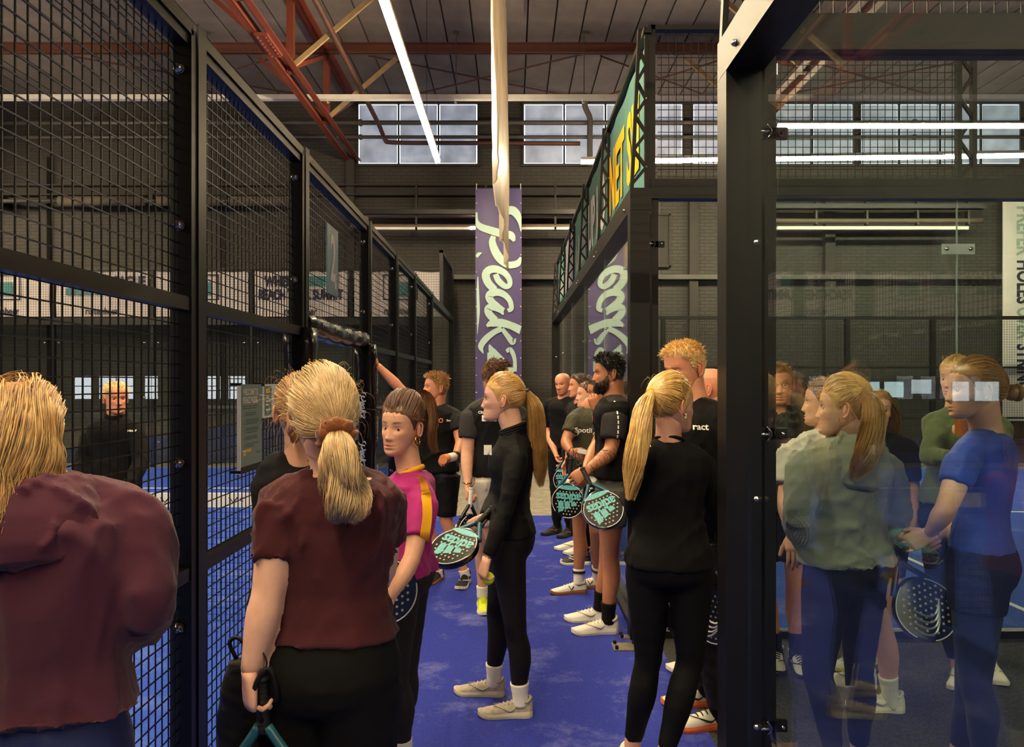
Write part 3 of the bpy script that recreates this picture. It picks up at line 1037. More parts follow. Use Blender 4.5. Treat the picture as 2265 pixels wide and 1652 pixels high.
obj('print', m, WHITEPRINT, nc)
for y in (3.72, 3.96):
    obj('cable_tie', MB().box((FX - 0.02, y - 0.006, 1.69), (FX + 0.022, y + 0.006, 1.702)), STEEL, nc)

# ------------------------------------------------------------------ end wall of that court with its banners
EY = 15.36
ew = empty('court_end_wall', (-6.2, EY, 0), 'far glass end wall of the fenced court with wire mesh above', 'court wall')
EX = [FX - 0.02 - 2.0 * i for i in range(6)]
for x in EX:
    p = obj('post', MB().box((x - 0.03, EY + 0.02, 0), (x + 0.03, EY + 0.1, 4.0)), STEEL, ew)
for i in range(5):
    a, b = EX[i + 1], EX[i]
    gp = obj('glass_pane', MB().box((a + 0.006, EY - 0.006, 0.03), (b - 0.006, EY + 0.006, 2.86)), GLASS_FAR, ew)
    for x in (a + 0.14, b - 0.14):
        for z in (2.5, 1.4, 0.5):
            obj('fixing', dome((x, EY - 0.006, z), (0, -1, 0), 0.022), CHROME, gp, smooth=True)
    for x in (a + 0.55, b - 0.55):
        obj('fixing', dome((x, EY - 0.006, 2.94), (0, -1, 0), 0.014), CHROME, gp, smooth=True)
    m = MB(); wires_y(m, EY, a, b, 3.0, 3.98); obj('wire_mesh', m, WIRE, ew, kind='stuff')
obj('rail', MB().box((EX[-1], EY - 0.03, 2.86), (EX[0], EY + 0.09, 3.0)), STEEL_RAIL, ew)
obj('rail', MB().box((EX[-1], EY - 0.02, 3.96), (EX[0], EY + 0.04, 4.0)), STEEL_RAIL, ew)
btxt = {0: 'box', 1: 'where', 2: 'box', 3: 'league', 4: 'edge'}
blabel = {0: 'white mesh banner with an empty outlined square beside the fence corner', 1: 'white mesh banner reading where and reach their summit', 2: 'white mesh banner with outlined square and teal block between two lettered ones',
          3: 'white mesh banner reading league in navy capitals', 4: 'white mesh banner at the outer end of the glass end wall'}
for i in range(5):
    a, b = EX[i + 1] + 0.07, EX[i] - 0.07
    bb = empty('fence_banner', ((a + b) / 2, EY + 0.03, 3.02), blabel[i], 'banner', 'white banners on the court end wall')
    gv, gf = [], []
    for j in range(9):
        for k2 in range(13):
            u, t = k2 / 12, j / 8
            sag = 0.03 * abs(math.sin(u * PI * 3)) * (j == 8)
            gv.append((a + (b - a) * u, EY + 0.035 + 0.012 * math.sin(u * 11 + t * 5 + i), 3.03 + (0.92 - sag) * t))
    for j in range(8):
        for k2 in range(12):
            q = j * 13 + k2
            gf.append((q, q + 1, q + 14, q + 13))
    gv = np.array(gv)
    obj('cloth', (np.concatenate([gv, gv + np.array((0, 0.005, 0))]), gf + [tuple(len(gv) + w_ for w_ in q[::-1]) for q in gf]), BANNERW, bb, smooth=True)
    y_ = EY + 0.014
    xc = (a + b) / 2
    n1, n2 = MB(), MB()
    RX_, UZ = (1, 0, 0), (0, 0, 1)
    if btxt[i] == 'where':
        text_on(n1, 'WHERE', (a + 0.52, y_, 3.74), RX_, UZ, width=0.66, height=0.22, bold=0.05)
        text_on(n1, 'REACH THEIR SUMMIT', (xc, y_, 3.47), RX_, UZ, width=1.7, height=0.22, bold=0.05)
        n2.box((a + 0.95, y_, 3.64), (a + 1.5, y_ + 0.002, 3.84))
    elif btxt[i] == 'league':
        text_on(n1, 'LEAGUE', (b - 0.42, y_, 3.74), RX_, UZ, width=0.74, height=0.22, bold=0.05)
        for q in range(7): n2.box((a + 0.2 + 0.2 * q, y_, 3.46), (a + 0.36 + 0.2 * q, y_ + 0.002, 3.6 + 0.06 * (q % 2)))
    else:
        for s, t in (((xc - .35, 3.36), (xc + .35, 3.385)), ((xc - .35, 3.85), (xc + .35, 3.875)), ((xc - .35, 3.36), (xc - .325, 3.875)), ((xc + .325, 3.36), (xc + .35, 3.875))):
            n1.box((s[0], y_, s[1]), (t[0], y_ + 0.002, t[1]))
        n2.box((xc - 0.2, y_, 3.45), (xc + 0.2, y_ + 0.002, 3.72))
    text_on(n1, 'ruitenheer', (xc, y_, 3.14), RX_, UZ, width=0.66, height=0.14, bold=0.02)
    obj('lettering', n1, NAVYPRINT, bb)
    obj('teal_print', n2, TEALPRINT, bb)

# the opposite long side of that court, out past the frame edge
os_ = empty('court_side_wall', (-11.25, 5, 0), 'outer long side of the fenced court in wire mesh', 'court wall')
for y in (-4.6, 1.4, 7.4, 13.4, 15.3): obj('post', MB().box((-11.3, y - 0.05, 0), (-11.22, y + 0.05, 3.0)), STEEL, os_)
obj('rail', MB().box((-11.3, -4.6, 2.95), (-11.22, 15.3, 3.0)), STEEL_RAIL, os_)

# ------------------------------------------------------------------ net across that court
net = empty('court_net', (-6.2, NET_Y, 0), 'dark court net with a white printed tape', 'net')
m = MB()
for x in np.arange(-11.1, FX - 0.15, 0.045): m.box((x - 0.0012, NET_Y - 0.0012, 0.02), (x + 0.0012, NET_Y + 0.0012, 0.86))
for z in np.arange(0.03, 0.86, 0.045): m.box((-11.1, NET_Y - 0.0012, z - 0.0012), (FX - 0.12, NET_Y + 0.0012, z + 0.0012))
obj('netting', m, WIRE, net, kind='stuff')
tape = obj('tape', MB().box((-11.1, NET_Y - 0.008, 0.83), (FX - 0.12, NET_Y + 0.008, 0.93)), WHITEPRINT, net)
m = MB()
for i, x in enumerate(np.arange(-10.6, -1.6, 0.24)):
    if i % 2: logo_on(m, (x, NET_Y - 0.008, 0.885), (1, 0, 0), (0, 0, 1), 0.12, 0.002)
    else:
        m.tube([(x - 0.03, NET_Y - 0.0105, 0.9), (x, NET_Y - 0.0105, 0.865), (x + 0.03, NET_Y - 0.0105, 0.9)], 0.004, 4)
        text_on(m, 'C', (x + 0.06, NET_Y - 0.008, 0.885), (1, 0, 0), (0, 0, 1), height=0.03)
obj('print', m, NAVYPRINT, tape)
for x in (-11.1, FX - 0.12):
    obj('net_post', MB().box((x - 0.03, NET_Y - 0.03, 0), (x + 0.03, NET_Y + 0.03, 0.93)), STEEL, net)

# ------------------------------------------------------------------ the two glass courts across the aisle
def lattice(parent, y):
    """tapered lattice bracket standing on the beam, seen across the aisle"""
    b0, b1, z0, z1 = RX0 + 0.004, RX1 - 0.03, 3.0, 4.06
    t0 = RX1 - 0.075
    m = MB()
    m.beam((b0 + 0.01, y, z0), (t0, y, z1), 0.022, 0.035, up=(0, 1, 0))
    m.beam((b1, y, z0), (b1, y, z1), 0.022, 0.03, up=(0, 1, 0))
    zs = np.linspace(z0 + 0.03, z1 - 0.12, 9)
    for k in range(8):
        xl = lambda z: b0 + 0.01 + (t0 - b0 - 0.01) * (z - z0) / (z1 - z0)
        p = (xl(zs[k]), y, zs[k]) if k % 2 == 0 else (b1, y, zs[k])
        q = (b1, y, zs[k + 1]) if k % 2 == 0 else (xl(zs[k + 1]), y, zs[k + 1])
        m.beam(p, q, 0.02, 0.024, up=(0, 1, 0))
    br = obj('lattice_bracket', m, STEEL, parent)
    for k in (1, 5): obj('bolt', MB().ball((b1, y - 0.012, zs[k]), 0.009, 8, 5), CHROME, br)


def glass_court(y_corner, y_other, toward, label_b, label_s, side_len, glass, mirror_side):
    """back wall along the aisle (plane X) and the side wall that turns off at y_corner, facing the lens"""
    bw = empty('court_back_wall', (RX0, (y_corner + y_other) / 2, 0), label_b, 'court wall')
    lo, hi = min(y_corner, y_other), max(y_corner, y_other) + (0.12 if toward < 0 else 0)
    obj('beam', MB().box((RX0, lo, 2.855), (RX1, hi, 3.0)), STEEL, bw)
    obj('base_rail', MB().box((RX0 + 0.03, lo, 0), (RX1, hi, 0.04)), STEEL, bw)
    for y in (y_corner, y_other):
        s = 1 if y <= lo else -1
        y0, y1 = (y, y + s * 0.12) if s > 0 else (y + s * 0.12, y)
        if y == y_corner and toward < 0: y0, y1 = y - 0.0, y + 0.12
        p = obj('corner_post', MB().box((RX0, y0, 0), (RX1 - 0.01, y1, 2.853)), STEEL, bw)
    n = 5
    L = (hi - lo - 0.24) / n
    for i in range(n):
        a, b = lo + 0.12 + L * i, lo + 0.12 + L * (i + 1)
        gp = obj('glass_pane', MB().box((0.862, a + 0.005, 0.04), (0.874, b - 0.005, 2.86)), glass, bw)
        obj('glass_edge', MB().box((0.861, a + 0.002, 0.04), (0.875, a + 0.006, 2.86)), GLASS_EDGE, gp)
        for y in (a + 0.12, b - 0.12):
            for z in (2.2, 1.3, 0.5):
                obj('fixing', dome((0.862, y, z), (-1, 0, 0), 0.010), CHROME, gp, smooth=True)
            obj('fixing', dome((RX0, y, 2.9), (-1, 0, 0), 0.012), CHROME, gp, smooth=True)
        m = MB(); wires_x(m, RX1 - 0.005, a, b, 3.0, 4.0); obj('wire_mesh', m, WIRE, bw, kind='stuff')
    obj('top_rail', MB().box((RX1 - 0.05, lo, 4.03), (RX1, hi, 4.07)), STEEL, bw)
    for i in range(n + 1): lattice(bw, lo + 0.03 + (hi - lo - 0.06) * i / n)
    # side wall
    sw = empty('court_side_wall', (1.9, y_corner, 0), label_s, 'court wall')
    ys = y_corner + 0.05
    z_top = 3.06
    obj('beam', MB().box((RX1, y_corner, 2.93), (side_len, y_corner + 0.1, z_top)), STEEL, sw)
    obj('side_post', MB().box((RX1 + 0.008, y_corner + 0.02, 0), (RX1 + 0.05, y_corner + 0.1, 2.93)), STEEL, sw)
    obj('base_rail', MB().box((RX1, y_corner + 0.02, 0), (side_len, y_corner + 0.09, 0.05)), STEEL, sw)
    xs = [RX1 + 0.06, RX1 + 2.06, RX1 + 4.06, RX1 + 6.06]
    for i in range(3):
        a, b = xs[i], xs[i + 1]
        gp = obj('glass_pane', MB().box((a + 0.006, ys - 0.006, 0.05), (b - 0.006, ys + 0.006, 2.93)), glass, sw)
        obj('glass_edge', MB().box((b - 0.007, ys - 0.007, 0.05), (b - 0.003, ys + 0.007, 2.93)), GLASS_EDGE, gp)
        for x in ((b - 0.08,) if i == 0 else (a + 0.08, b - 0.08)):
            for z in (2.6, 1.48, 0.3):
                obj('fixing', dome((x, ys - 0.012, z), (0, -1, 0), 0.013), CHROME, gp, smooth=True)
        if i > 0:
            for z in (2.6, 1.48, 0.3):
                obj('joint_plate', MB().box((a - 0.11, ys - 0.012, z - 0.035), (a + 0.11, ys - 0.006, z + 0.035)), GLASS_EDGE, gp)
    for z in (2.63, 1.52, 0.44):          # clamp arms on the corner
        arm = MB(); arm.box((RX1 + 0.0, ys - 0.03, z - 0.022), (RX1 + 0.092, ys - 0.012, z + 0.02))
        cl = obj('clamp', arm, STEEL, sw)
        c = MB()
        c.tube([(RX1 + 0.072, ys - 0.031, z), (RX1 + 0.072, ys - 0.036, z)], 0.018, 18)
        obj('washer', c, STEEL, cl)
        obj('bolt', dome((RX1 + 0.072, ys - 0.036, z), (0, -1, 0), 0.007), CHROME, cl, smooth=True)
        wn = MB(); wn.tube([(RX1 - 0.012, ys - 0.05, z - 0.003), (RX1 + 0.02, ys - 0.05, z)], 0.006, 8)
        wn.tube(spline([(RX1 + 0.01, ys - 0.05, z + 0.026), (RX1 + 0.028, ys - 0.05, z), (RX1 + 0.012, ys - 0.045, z - 0.026)], 10), 0.0025, 6)
        obj('wing_nut', wn, CHROME, cl, smooth=True)
    m = MB(); wires_y(m, y_corner + 0.05, RX1 + 0.05, RX1 + 2.05, z_top, 4.06); obj('wire_mesh', m, WIRE, sw, kind='stuff')
    m = MB(); m.box((RX1, y_corner + 0.02, 4.06), (RX1 + 2.1, y_corner + 0.08, 4.09)); m.box((RX1 - 0.02, y_corner + 0.02, 3.0), (RX1 + 0.03, y_corner + 0.08, 4.09))
    obj('mesh_frame', m, STEEL_RAIL, sw)
    m = MB()
    for dx in (0, 0.1): m.box((RX1 + 2.05 + dx, y_corner + 0.03, 3.0), (RX1 + 2.08 + dx, y_corner + 0.07, 4.09))
    zs = np.linspace(3.05, 4.05, 8)
    for k_ in range(7):
        a, b = RX1 + 2.065 + 0.1 * (k_ % 2), RX1 + 2.065 + 0.1 * ((k_ + 1) % 2)
        m.beam((a, y_corner + 0.05, zs[k_]), (b, y_corner + 0.05, zs[k_ + 1]), 0.02, 0.02, up=(0, 1, 0))
    obj('lattice_bracket', m, STEEL, sw)
    return bw, sw


glass_court(RY, 15.07, 1, 'glass back wall of the far court carrying teal banners on its mesh', 'glass side wall of the far court beyond the opening', 8.0, GLASS_FAR, False)
glass_court(NY, -7.2, -1, 'glass back wall of the near court running beside the aisle', 'glass side wall of the near court with clamped panes', 8.0, GLASS, True)
# banners on the back wall mesh of the far court
words = (('NET SLI', YELLOW), ('UP LO', WHITEPRINT), ('LOUD', None), (None, None), (None, None))
L = (15.07 - RY - 0.24) / 5
blab = ('teal banner with big yellow capitals above the corner post', 'teal banner with big white capitals next to the yellow lettered one', 'teal banner with white brush marks, third from the corner post',
        'pale lilac banner with white brush marks between two teal ones', 'teal banner at the brick wall end of the glass court')
for i in range(5):
    a, b = RY + 0.12 + L * i + 0.05, RY + 0.12 + L * (i + 1) - 0.05
    bb = empty('court_banner', (RX1 - 0.02, (a + b) / 2, 3.02), blab[i], 'banner', 'banners along the far court')
    gv, gf = [], []
    for j in range(7):
        for k2 in range(13):
            gv.append((RX1 - 0.016 + 0.006 * math.sin(k2 * 1.3 + j), a + (b - a) * k2 / 12, 3.03 + 0.97 * j / 6))
    for j in range(6):
        for k2 in range(12):
            q = j * 13 + k2
            gf.append((q, q + 1, q + 14, q + 13))
    gv = np.array(gv)
    obj('cloth', (np.concatenate([gv, gv + np.array((0.004, 0, 0))]), gf + [tuple(len(gv) + w_ for w_ in q[::-1]) for q in gf]), TEAL if i != 3 else mat('lilac banner cloth', rgb(168, 164, 184), rough=0.7, transl=0.3), bb, smooth=True)
    t = MB()
    if i < 2:
        text_on(t, words[i][0], (RX1 - 0.024, (a + b) / 2 + 0.06, 3.50), (0, -1, 0), (0, 0, 1), width=1.62, height=0.56, bold=0.035, off=0.003)
        obj('lettering', t, words[i][1], bb)
    else:
        for q in range(7):
            y = a + 0.3 + 0.2 * q
            t.box((RX1 - 0.027, y, 3.25), (RX1 - 0.0255, y + 0.07, 3.6 + 0.1 * math.sin(q * 2.1)))
        obj('brush_print', t, WHITEPRINT, bb)
# far long side of the far court: mesh fence in front of the brick wall
fs = empty('court_side_wall', (6, 15.1, 0), 'wire mesh side of the far court in front of the brick wall', 'court wall')
for x in (3.0, 4.95, 6.65, 8.35, 10.3, 12.2, 14.2):
    obj('post', MB().box((x - 0.04, 15.12, 0), (x + 0.04, 15.22, 3.0)), STEEL, fs)
obj('rail', MB().box((RX1, 15.13, 2.95), (20, 15.19, 3.02)), STEEL_RAIL, fs)
for z in (1.0, 2.0): obj('rail', MB().box((3.0, 15.13, z - 0.02), (20, 15.17, z + 0.02)), STEEL_RAIL, fs)
for a, b in ((3.04, 4.91), (4.99, 6.61), (6.69, 8.31), (8.39, 10.26), (10.34, 12.16)):
    m = MB(); wires_y(m, 15.15, a, b, 0.03, 2.95); obj('wire_mesh', m, WIRE, fs, kind='stuff')
obj('glass_pane', MB().box((RX1 + 0.02, 15.14, 0.03), (2.96, 15.152, 2.95)), GLASS_FAR, fs)

# steel foot plates bolted to the aisle turf
for (px, py, w_, d_) in ((1383, 1432, 0.16, 0.14), (1386, 1410, 0.09, 0.07)):
    Y = EYE * F_PX / (py - HY)
    x = (px - CX) / F_PX * Y
    fp = empty('foot_plate', (x, Y, 0), 'galvanised foot plate with black bolts on the turf, ' + ('the larger one' if w_ > .1 else 'the smaller one'), 'plate', 'foot plates by the corner post')
    obj('plate', MB().box((x - w_ / 2, Y - d_ / 2, 0), (x + w_ / 2, Y + d_ / 2, 0.008)), mat('dull galvanised plate', rgb(140, 132, 112), rough=0.45, metal=0.6, var=0.2, scale=20), fp)
    for sx in (-1, 1):
        for sy in (-1, 1):
            obj('bolt', MB().tube([(x + sx * w_ * .38, Y + sy * d_ * .36, 0.008), (x + sx * w_ * .38, Y + sy * d_ * .36, 0.03)], 0.011, 8), STEEL, fp)
# ------------------------------------------------------------------ people: shared builders
def V3(p): return np.array((p[0], p[1], p[2]), float)


def nrm(v):
    v = np.asarray(v, float)
    return v / max(np.linalg.norm(v), 1e-9)


def ring(c, u, w, a, bf, bb, n=22, e=2.3):
    """super-elliptic ring: half width a along u, bf towards w, bb away from it"""
    t = 2 * PI * np.arange(n) / n
    ct, st = np.cos(t), np.sin(t)
    k = 2.0 / e
    x = a * np.sign(ct) * np.abs(ct) ** k
    y = np.where(st >= 0, bf, bb) * np.sign(st) * np.abs(st) ** k
    return c + x[:, None] * u + y[:, None] * w


_FN = np.random.RandomState(5)
_FD = [(nrm(_FN.normal(size=3)), _FN.uniform(0, 6.28)) for _ in range(24)]


def folds(p, freq=14.0, amp=0.004, seed=0, aniso=(1, 1, 1)):
    """cloth folds: warped ridges, strong in some places and fading out in others"""
    freq = freq * 4.4
    q = p * np.array(aniso)
    out = np.zeros(len(p))
    warp = np.zeros_like(p)
    for i in range(3):
        d, ph = _FD[(i + seed * 3) % 24]
        warp[:, i % 3] += 0.35 * np.sin(q @ d * freq * 0.45 + ph)
    for i in range(5):
        d, ph = _FD[(i + 7 + seed * 5) % 24]
        f = freq * (0.6 + 0.42 * i)
        s = np.sin(q @ d * f + ph + 2.2 * warp[:, i % 3])
        out += (1 - np.abs(s)) ** 2 / (1 + 0.7 * i) - 0.25
    d, ph = _FD[(seed * 2 + 1) % 24]
    where = 0.35 + 0.65 * (0.5 + 0.5 * np.sin(p @ d * 11 + ph)) * (0.5 + 0.5 * np.sin(p @ _FD[(seed + 5) % 24][0] * 17 + 2 * ph)) * 2
    return amp * out * where * 1.9


def vnormals(v, f):
    N = np.zeros_like(v)
    q = np.array([x if len(x) == 4 else (x[0], x[1], x[2], x[2]) for x in f])
    a, b, c, d = v[q[:, 0]], v[q[:, 1]], v[q[:, 2]], v[q[:, 3]]
    fn = np.cross(c - a, d - b)
    for k in range(4): np.add.at(N, q[:, k], fn)
    return N / np.maximum(np.linalg.norm(N, axis=1)[:, None], 1e-9)


def crumple(v, f, amp, freq, seed, aniso=(1, 1, 1), floor=-.0035):
    return v + vnormals(v, f) * np.maximum(folds(v, freq, amp, seed, aniso), floor)[:, None]


# ---- head -------------------------------------------------------------
HZ = np.array((-.117, -.110, -.098, -.080, -.060, -.038, -.015, .010, .035, .060, .080, .095, .106, .113))
HW = np.array((.018, .034, .047, .056, .062, .067, .071, .073, .0745, .073, .066, .055, .039, .018))
HF = np.array((.070, .084, .090, .090, .089, .088, .087, .086, .0885, .084, .074, .060, .041, .018))
HB = np.array((.040, .020, .000, -.025, -.050, -.074, -.088, -.096, -.099, -.097, -.088, -.074, -.052, -.024))


def g2(x, z, cx, cz, sx, sz): return np.exp(-((x - cx) / sx) ** 2 - ((z - cz) / sz) ** 2)


def head_arrays(jaw=1.0, nose=1.0, male=False, nu=68, nz=54):
    zs = np.concatenate([np.linspace(-.117, -.10, 6)[:-1], np.linspace(-.10, .085, nz), np.linspace(.085, .113, 10)[1:]])
    w, yf, yb = (np.interp(zs, HZ, a) for a in (HW, HF, HB))
    w = w * np.where(zs < -.02, 1 + (jaw - 1) * np.clip((-.02 - zs) / .06, 0, 1), 1)
    yc = np.interp(zs, (-.117, -.05, .03, .113), (.045, .005, -.008, -.003))
    th = 2 * PI * (np.arange(nu) + 0.5) / nu - PI / 2
    # more columns towards the face
    th = th - 0.28 * np.cos(th) * -1 * 0 + 0
    rings = []
    for z, a, f_, b, c in zip(zs, w, yf, yb, yc):
        ct, st = np.cos(th), np.sin(th)
        e = 2 / 2.25
        x = a * np.sign(ct) * np.abs(ct) ** e
        y = c + np.where(st > 0, f_ - c, c - b) * np.sign(st) * np.abs(st) ** e
        rings.append(np.stack([x, y, np.full(nu, z)], 1))
    v, f = loft_arrays(rings)
    x, y, z = v.T
    front = np.clip((y - 0.01) / 0.03, 0, 1)
    ax = np.abs(x)
    hn = np.interp(z, (-.052, -.046, -.036, -.012, .018, .03), (0, .014, .023, .014, .004, 0)) * nose
    sg = np.interp(z, (-.05, -.035, .02), (.0115, .0105, .0075))
    d = hn * np.exp(-(x / sg) ** 2)
    d += .009 * nose * g2(ax, z, .0125, -.039, .006, .007)
    d -= (.012 if male else .0105) * g2(ax, z, .031, .001, .017, .0125)
    d += (.005 if male else .0012) * g2(ax, z, .026, .021, .022, .008)
    d += .004 * g2(ax, z, .043, -.026, .018, .018)
    d += .0065 * g2(x, z, 0, -.0655, .017, .0045)
    d += .0075 * g2(x, z, 0, -.0775, .015, .005)
    d -= .0055 * g2(x, z, 0, -.0715, .022, .0025)
    d -= .004 * g2(x, z, 0, -.088, .018, .005)
    d += .005 * g2(x, z, 0, -.104, .018, .010)
    d -= .004 * g2(ax, z, .058, -.055, .014, .02)
    v[:, 1] += d * front
    return v, f


EYE_C = np.array((.0312, .0625, .001))
EYE_R = .0122


def lid_arrays(side, open_=1.0):
    """eyelids: a shell around the eyeball with an almond opening"""
    m = MB()
    R = EYE_R + .0013
    az = np.linspace(-66, 66, 15)
    up = np.where(np.abs(az) < 52, 24 * open_ * np.cos(np.radians(az * 90 / 52)), 0)
    lo = np.where(np.abs(az) < 52, -19 * np.cos(np.radians(az * 90 / 52)), 0)
    for edge, far in ((up, 75.0), (lo, -70.0)):
        rows = []
        for t in np.linspace(0, 1, 6):
            el = edge + (far - edge) * t
            a, e = np.radians(az), np.radians(el)
            rows.append(np.stack([R * np.cos(e) * np.sin(a), R * np.cos(e) * np.cos(a), R * np.sin(e)], 1))
        v = np.concatenate(rows)
        f = [(j * 15 + i, j * 15 + i + 1, (j + 1) * 15 + i + 1, (j + 1) * 15 + i) for j in range(5) for i in range(14)]
        m.add(v + EYE_C * np.array((side, 1, 1)), f)
    return m.arrays()


def ear_arrays(side):
    m = MB()
    c = np.array((side * .0755, -.014, -.006))
    out, back = np.array((side * .62, -.35, 0)), np.array((side * .3, -.95, 0))
    back = nrm(back)
    P = [(-.002, -.028), (-.010, -.020), (-.016, .002), (-.017, .018), (-.010, .029), (.002, .030), (.009, .022), (.010, .008)]
    rim = np.array([c + (-a) * back + np.array((0, 0, b)) + nrm(out) * (.006 + .004 * (a < -.005)) for a, b in P])
    m.tube(spline(rim, 18), np.interp(np.linspace(0, 1, 18), (0, .2, .7, 1), (.0065, .0045, .004, .0025)), 7, round_caps=True)
    inner = np.array([c + .006 * back + np.array((0, 0, b)) + nrm(out) * .002 for b in (-.022, 0, .022)])
    m.tube(spline(inner, 6), (.007, .010, .011, .011, .010, .007), 8, round_caps=True)
    return m.arrays()


HAIRLINE_A = np.array((0, .5, .9, 1.2, 1.38, 1.55, 1.75, 2.0, 2.3, PI))
HAIRLINE_Z = np.array((.073, .069, .058, .030, -.002, -.012, .018, -.018, -.040, -.062))


def hair_mask(v, rise=0.0):
    a = np.arctan2(np.abs(v[:, 0]), v[:, 1])
    wob = .0022 * np.sin(a * 21 + 1) + .0016 * np.sin(a * 47)      # no hairline is ruled with a ruler
    return v[:, 2] + wob - np.interp(a, HAIRLINE_A, HAIRLINE_Z + rise * (HAIRLINE_A < 1.3))


# ---- hands ------------------------------------------------------------
def hand_arrays(wrist, d, n, side, size=1.0, curl='relaxed', spread=0.0):
    """a palm with four unequal jointed fingers and a thumb; d = along the hand, n = the way the palm faces, side +1 right"""
    d, n = nrm(d), nrm(n)
    n = nrm(n - d * (n @ d))
    t = np.cross(d, n) * side
    m = MB()
    w = V3(wrist)
    k = size
    rows = []
    for a, hw, ht, off in ((-.012, .026, .021, 0), (.012, .031, .018, 0), (.045, .040, .0155, .002), (.075, .0415, .0135, .002), (.092, .039, .0105, .001)):
        rows.append(ring(w + d * a * k + t * off * k, t, n, hw * k, ht * k, ht * k, 14, 2.6))
    m.add(*loft_arrays(rows))
    cs = {'relaxed': (22, 28, 18), 'grip': (62, 80, 45), 'flat': (6, 6, 4), 'hold': (42, 52, 30), 'point': (12, 18, 10)}[curl]

    def chain(base, dirn, axis_n, lens, rads, angs):
        pts, rr = [base - dirn * 0.012 * k, base], [rads[0] * k, rads[0] * k]
        dd, nn = dirn, axis_n
        p = base
        for L_, r_, a_ in zip(lens, rads[1:], angs):
            a_ = math.radians(a_)
            dd, nn = dd * math.cos(a_) + nn * math.sin(a_), nn * math.cos(a_) - dd * math.sin(a_)
            pts.append(p + dd * L_ * 0.5 * k); rr.append((r_ + .0003) * k)
            p = p + dd * L_ * k
            pts.append(p); rr.append(r_ * k)
        m.tube(np.array(pts), np.array(rr), 9, round_caps=True)
        return p, dd

    for i, (x, L_, r_) in enumerate(((.030, .074, .0088), (.0105, .082, .0090), (-.009, .076, .0085), (-.027, .060, .0075))):
        sp = math.radians((1.5 - i) * (3 + 9 * spread))
        dirn = nrm(d * math.cos(sp) + t * math.sin(sp))
        extra = 6 * i if curl in ('relaxed', 'hold') else 0
        chain(w + d * (.088 - .004 * abs(i - 1)) * k + t * x * k, dirn, n, (L_ * .48, L_ * .30, L_ * .24), (r_ + .0008, r_, r_ - .0008, r_ - .0018), (cs[0] + extra, cs[1], cs[2]))
    td = nrm(d * .62 + t * .62 + n * .42)
    tn = nrm(n * .3 - t * .75 + d * .1)
    tn = nrm(tn - td * (tn @ td))
    ta = {'relaxed': (8, 14), 'grip': (30, 38), 'flat': (0, 4), 'hold': (16, 26), 'point': (4, 8)}[curl]
    chain(w + d * .026 * k + t * .026 * k + n * .004 * k, td, tn, (.040, .032), (.0145, .0115, .0092), ta)
    return m.arrays()


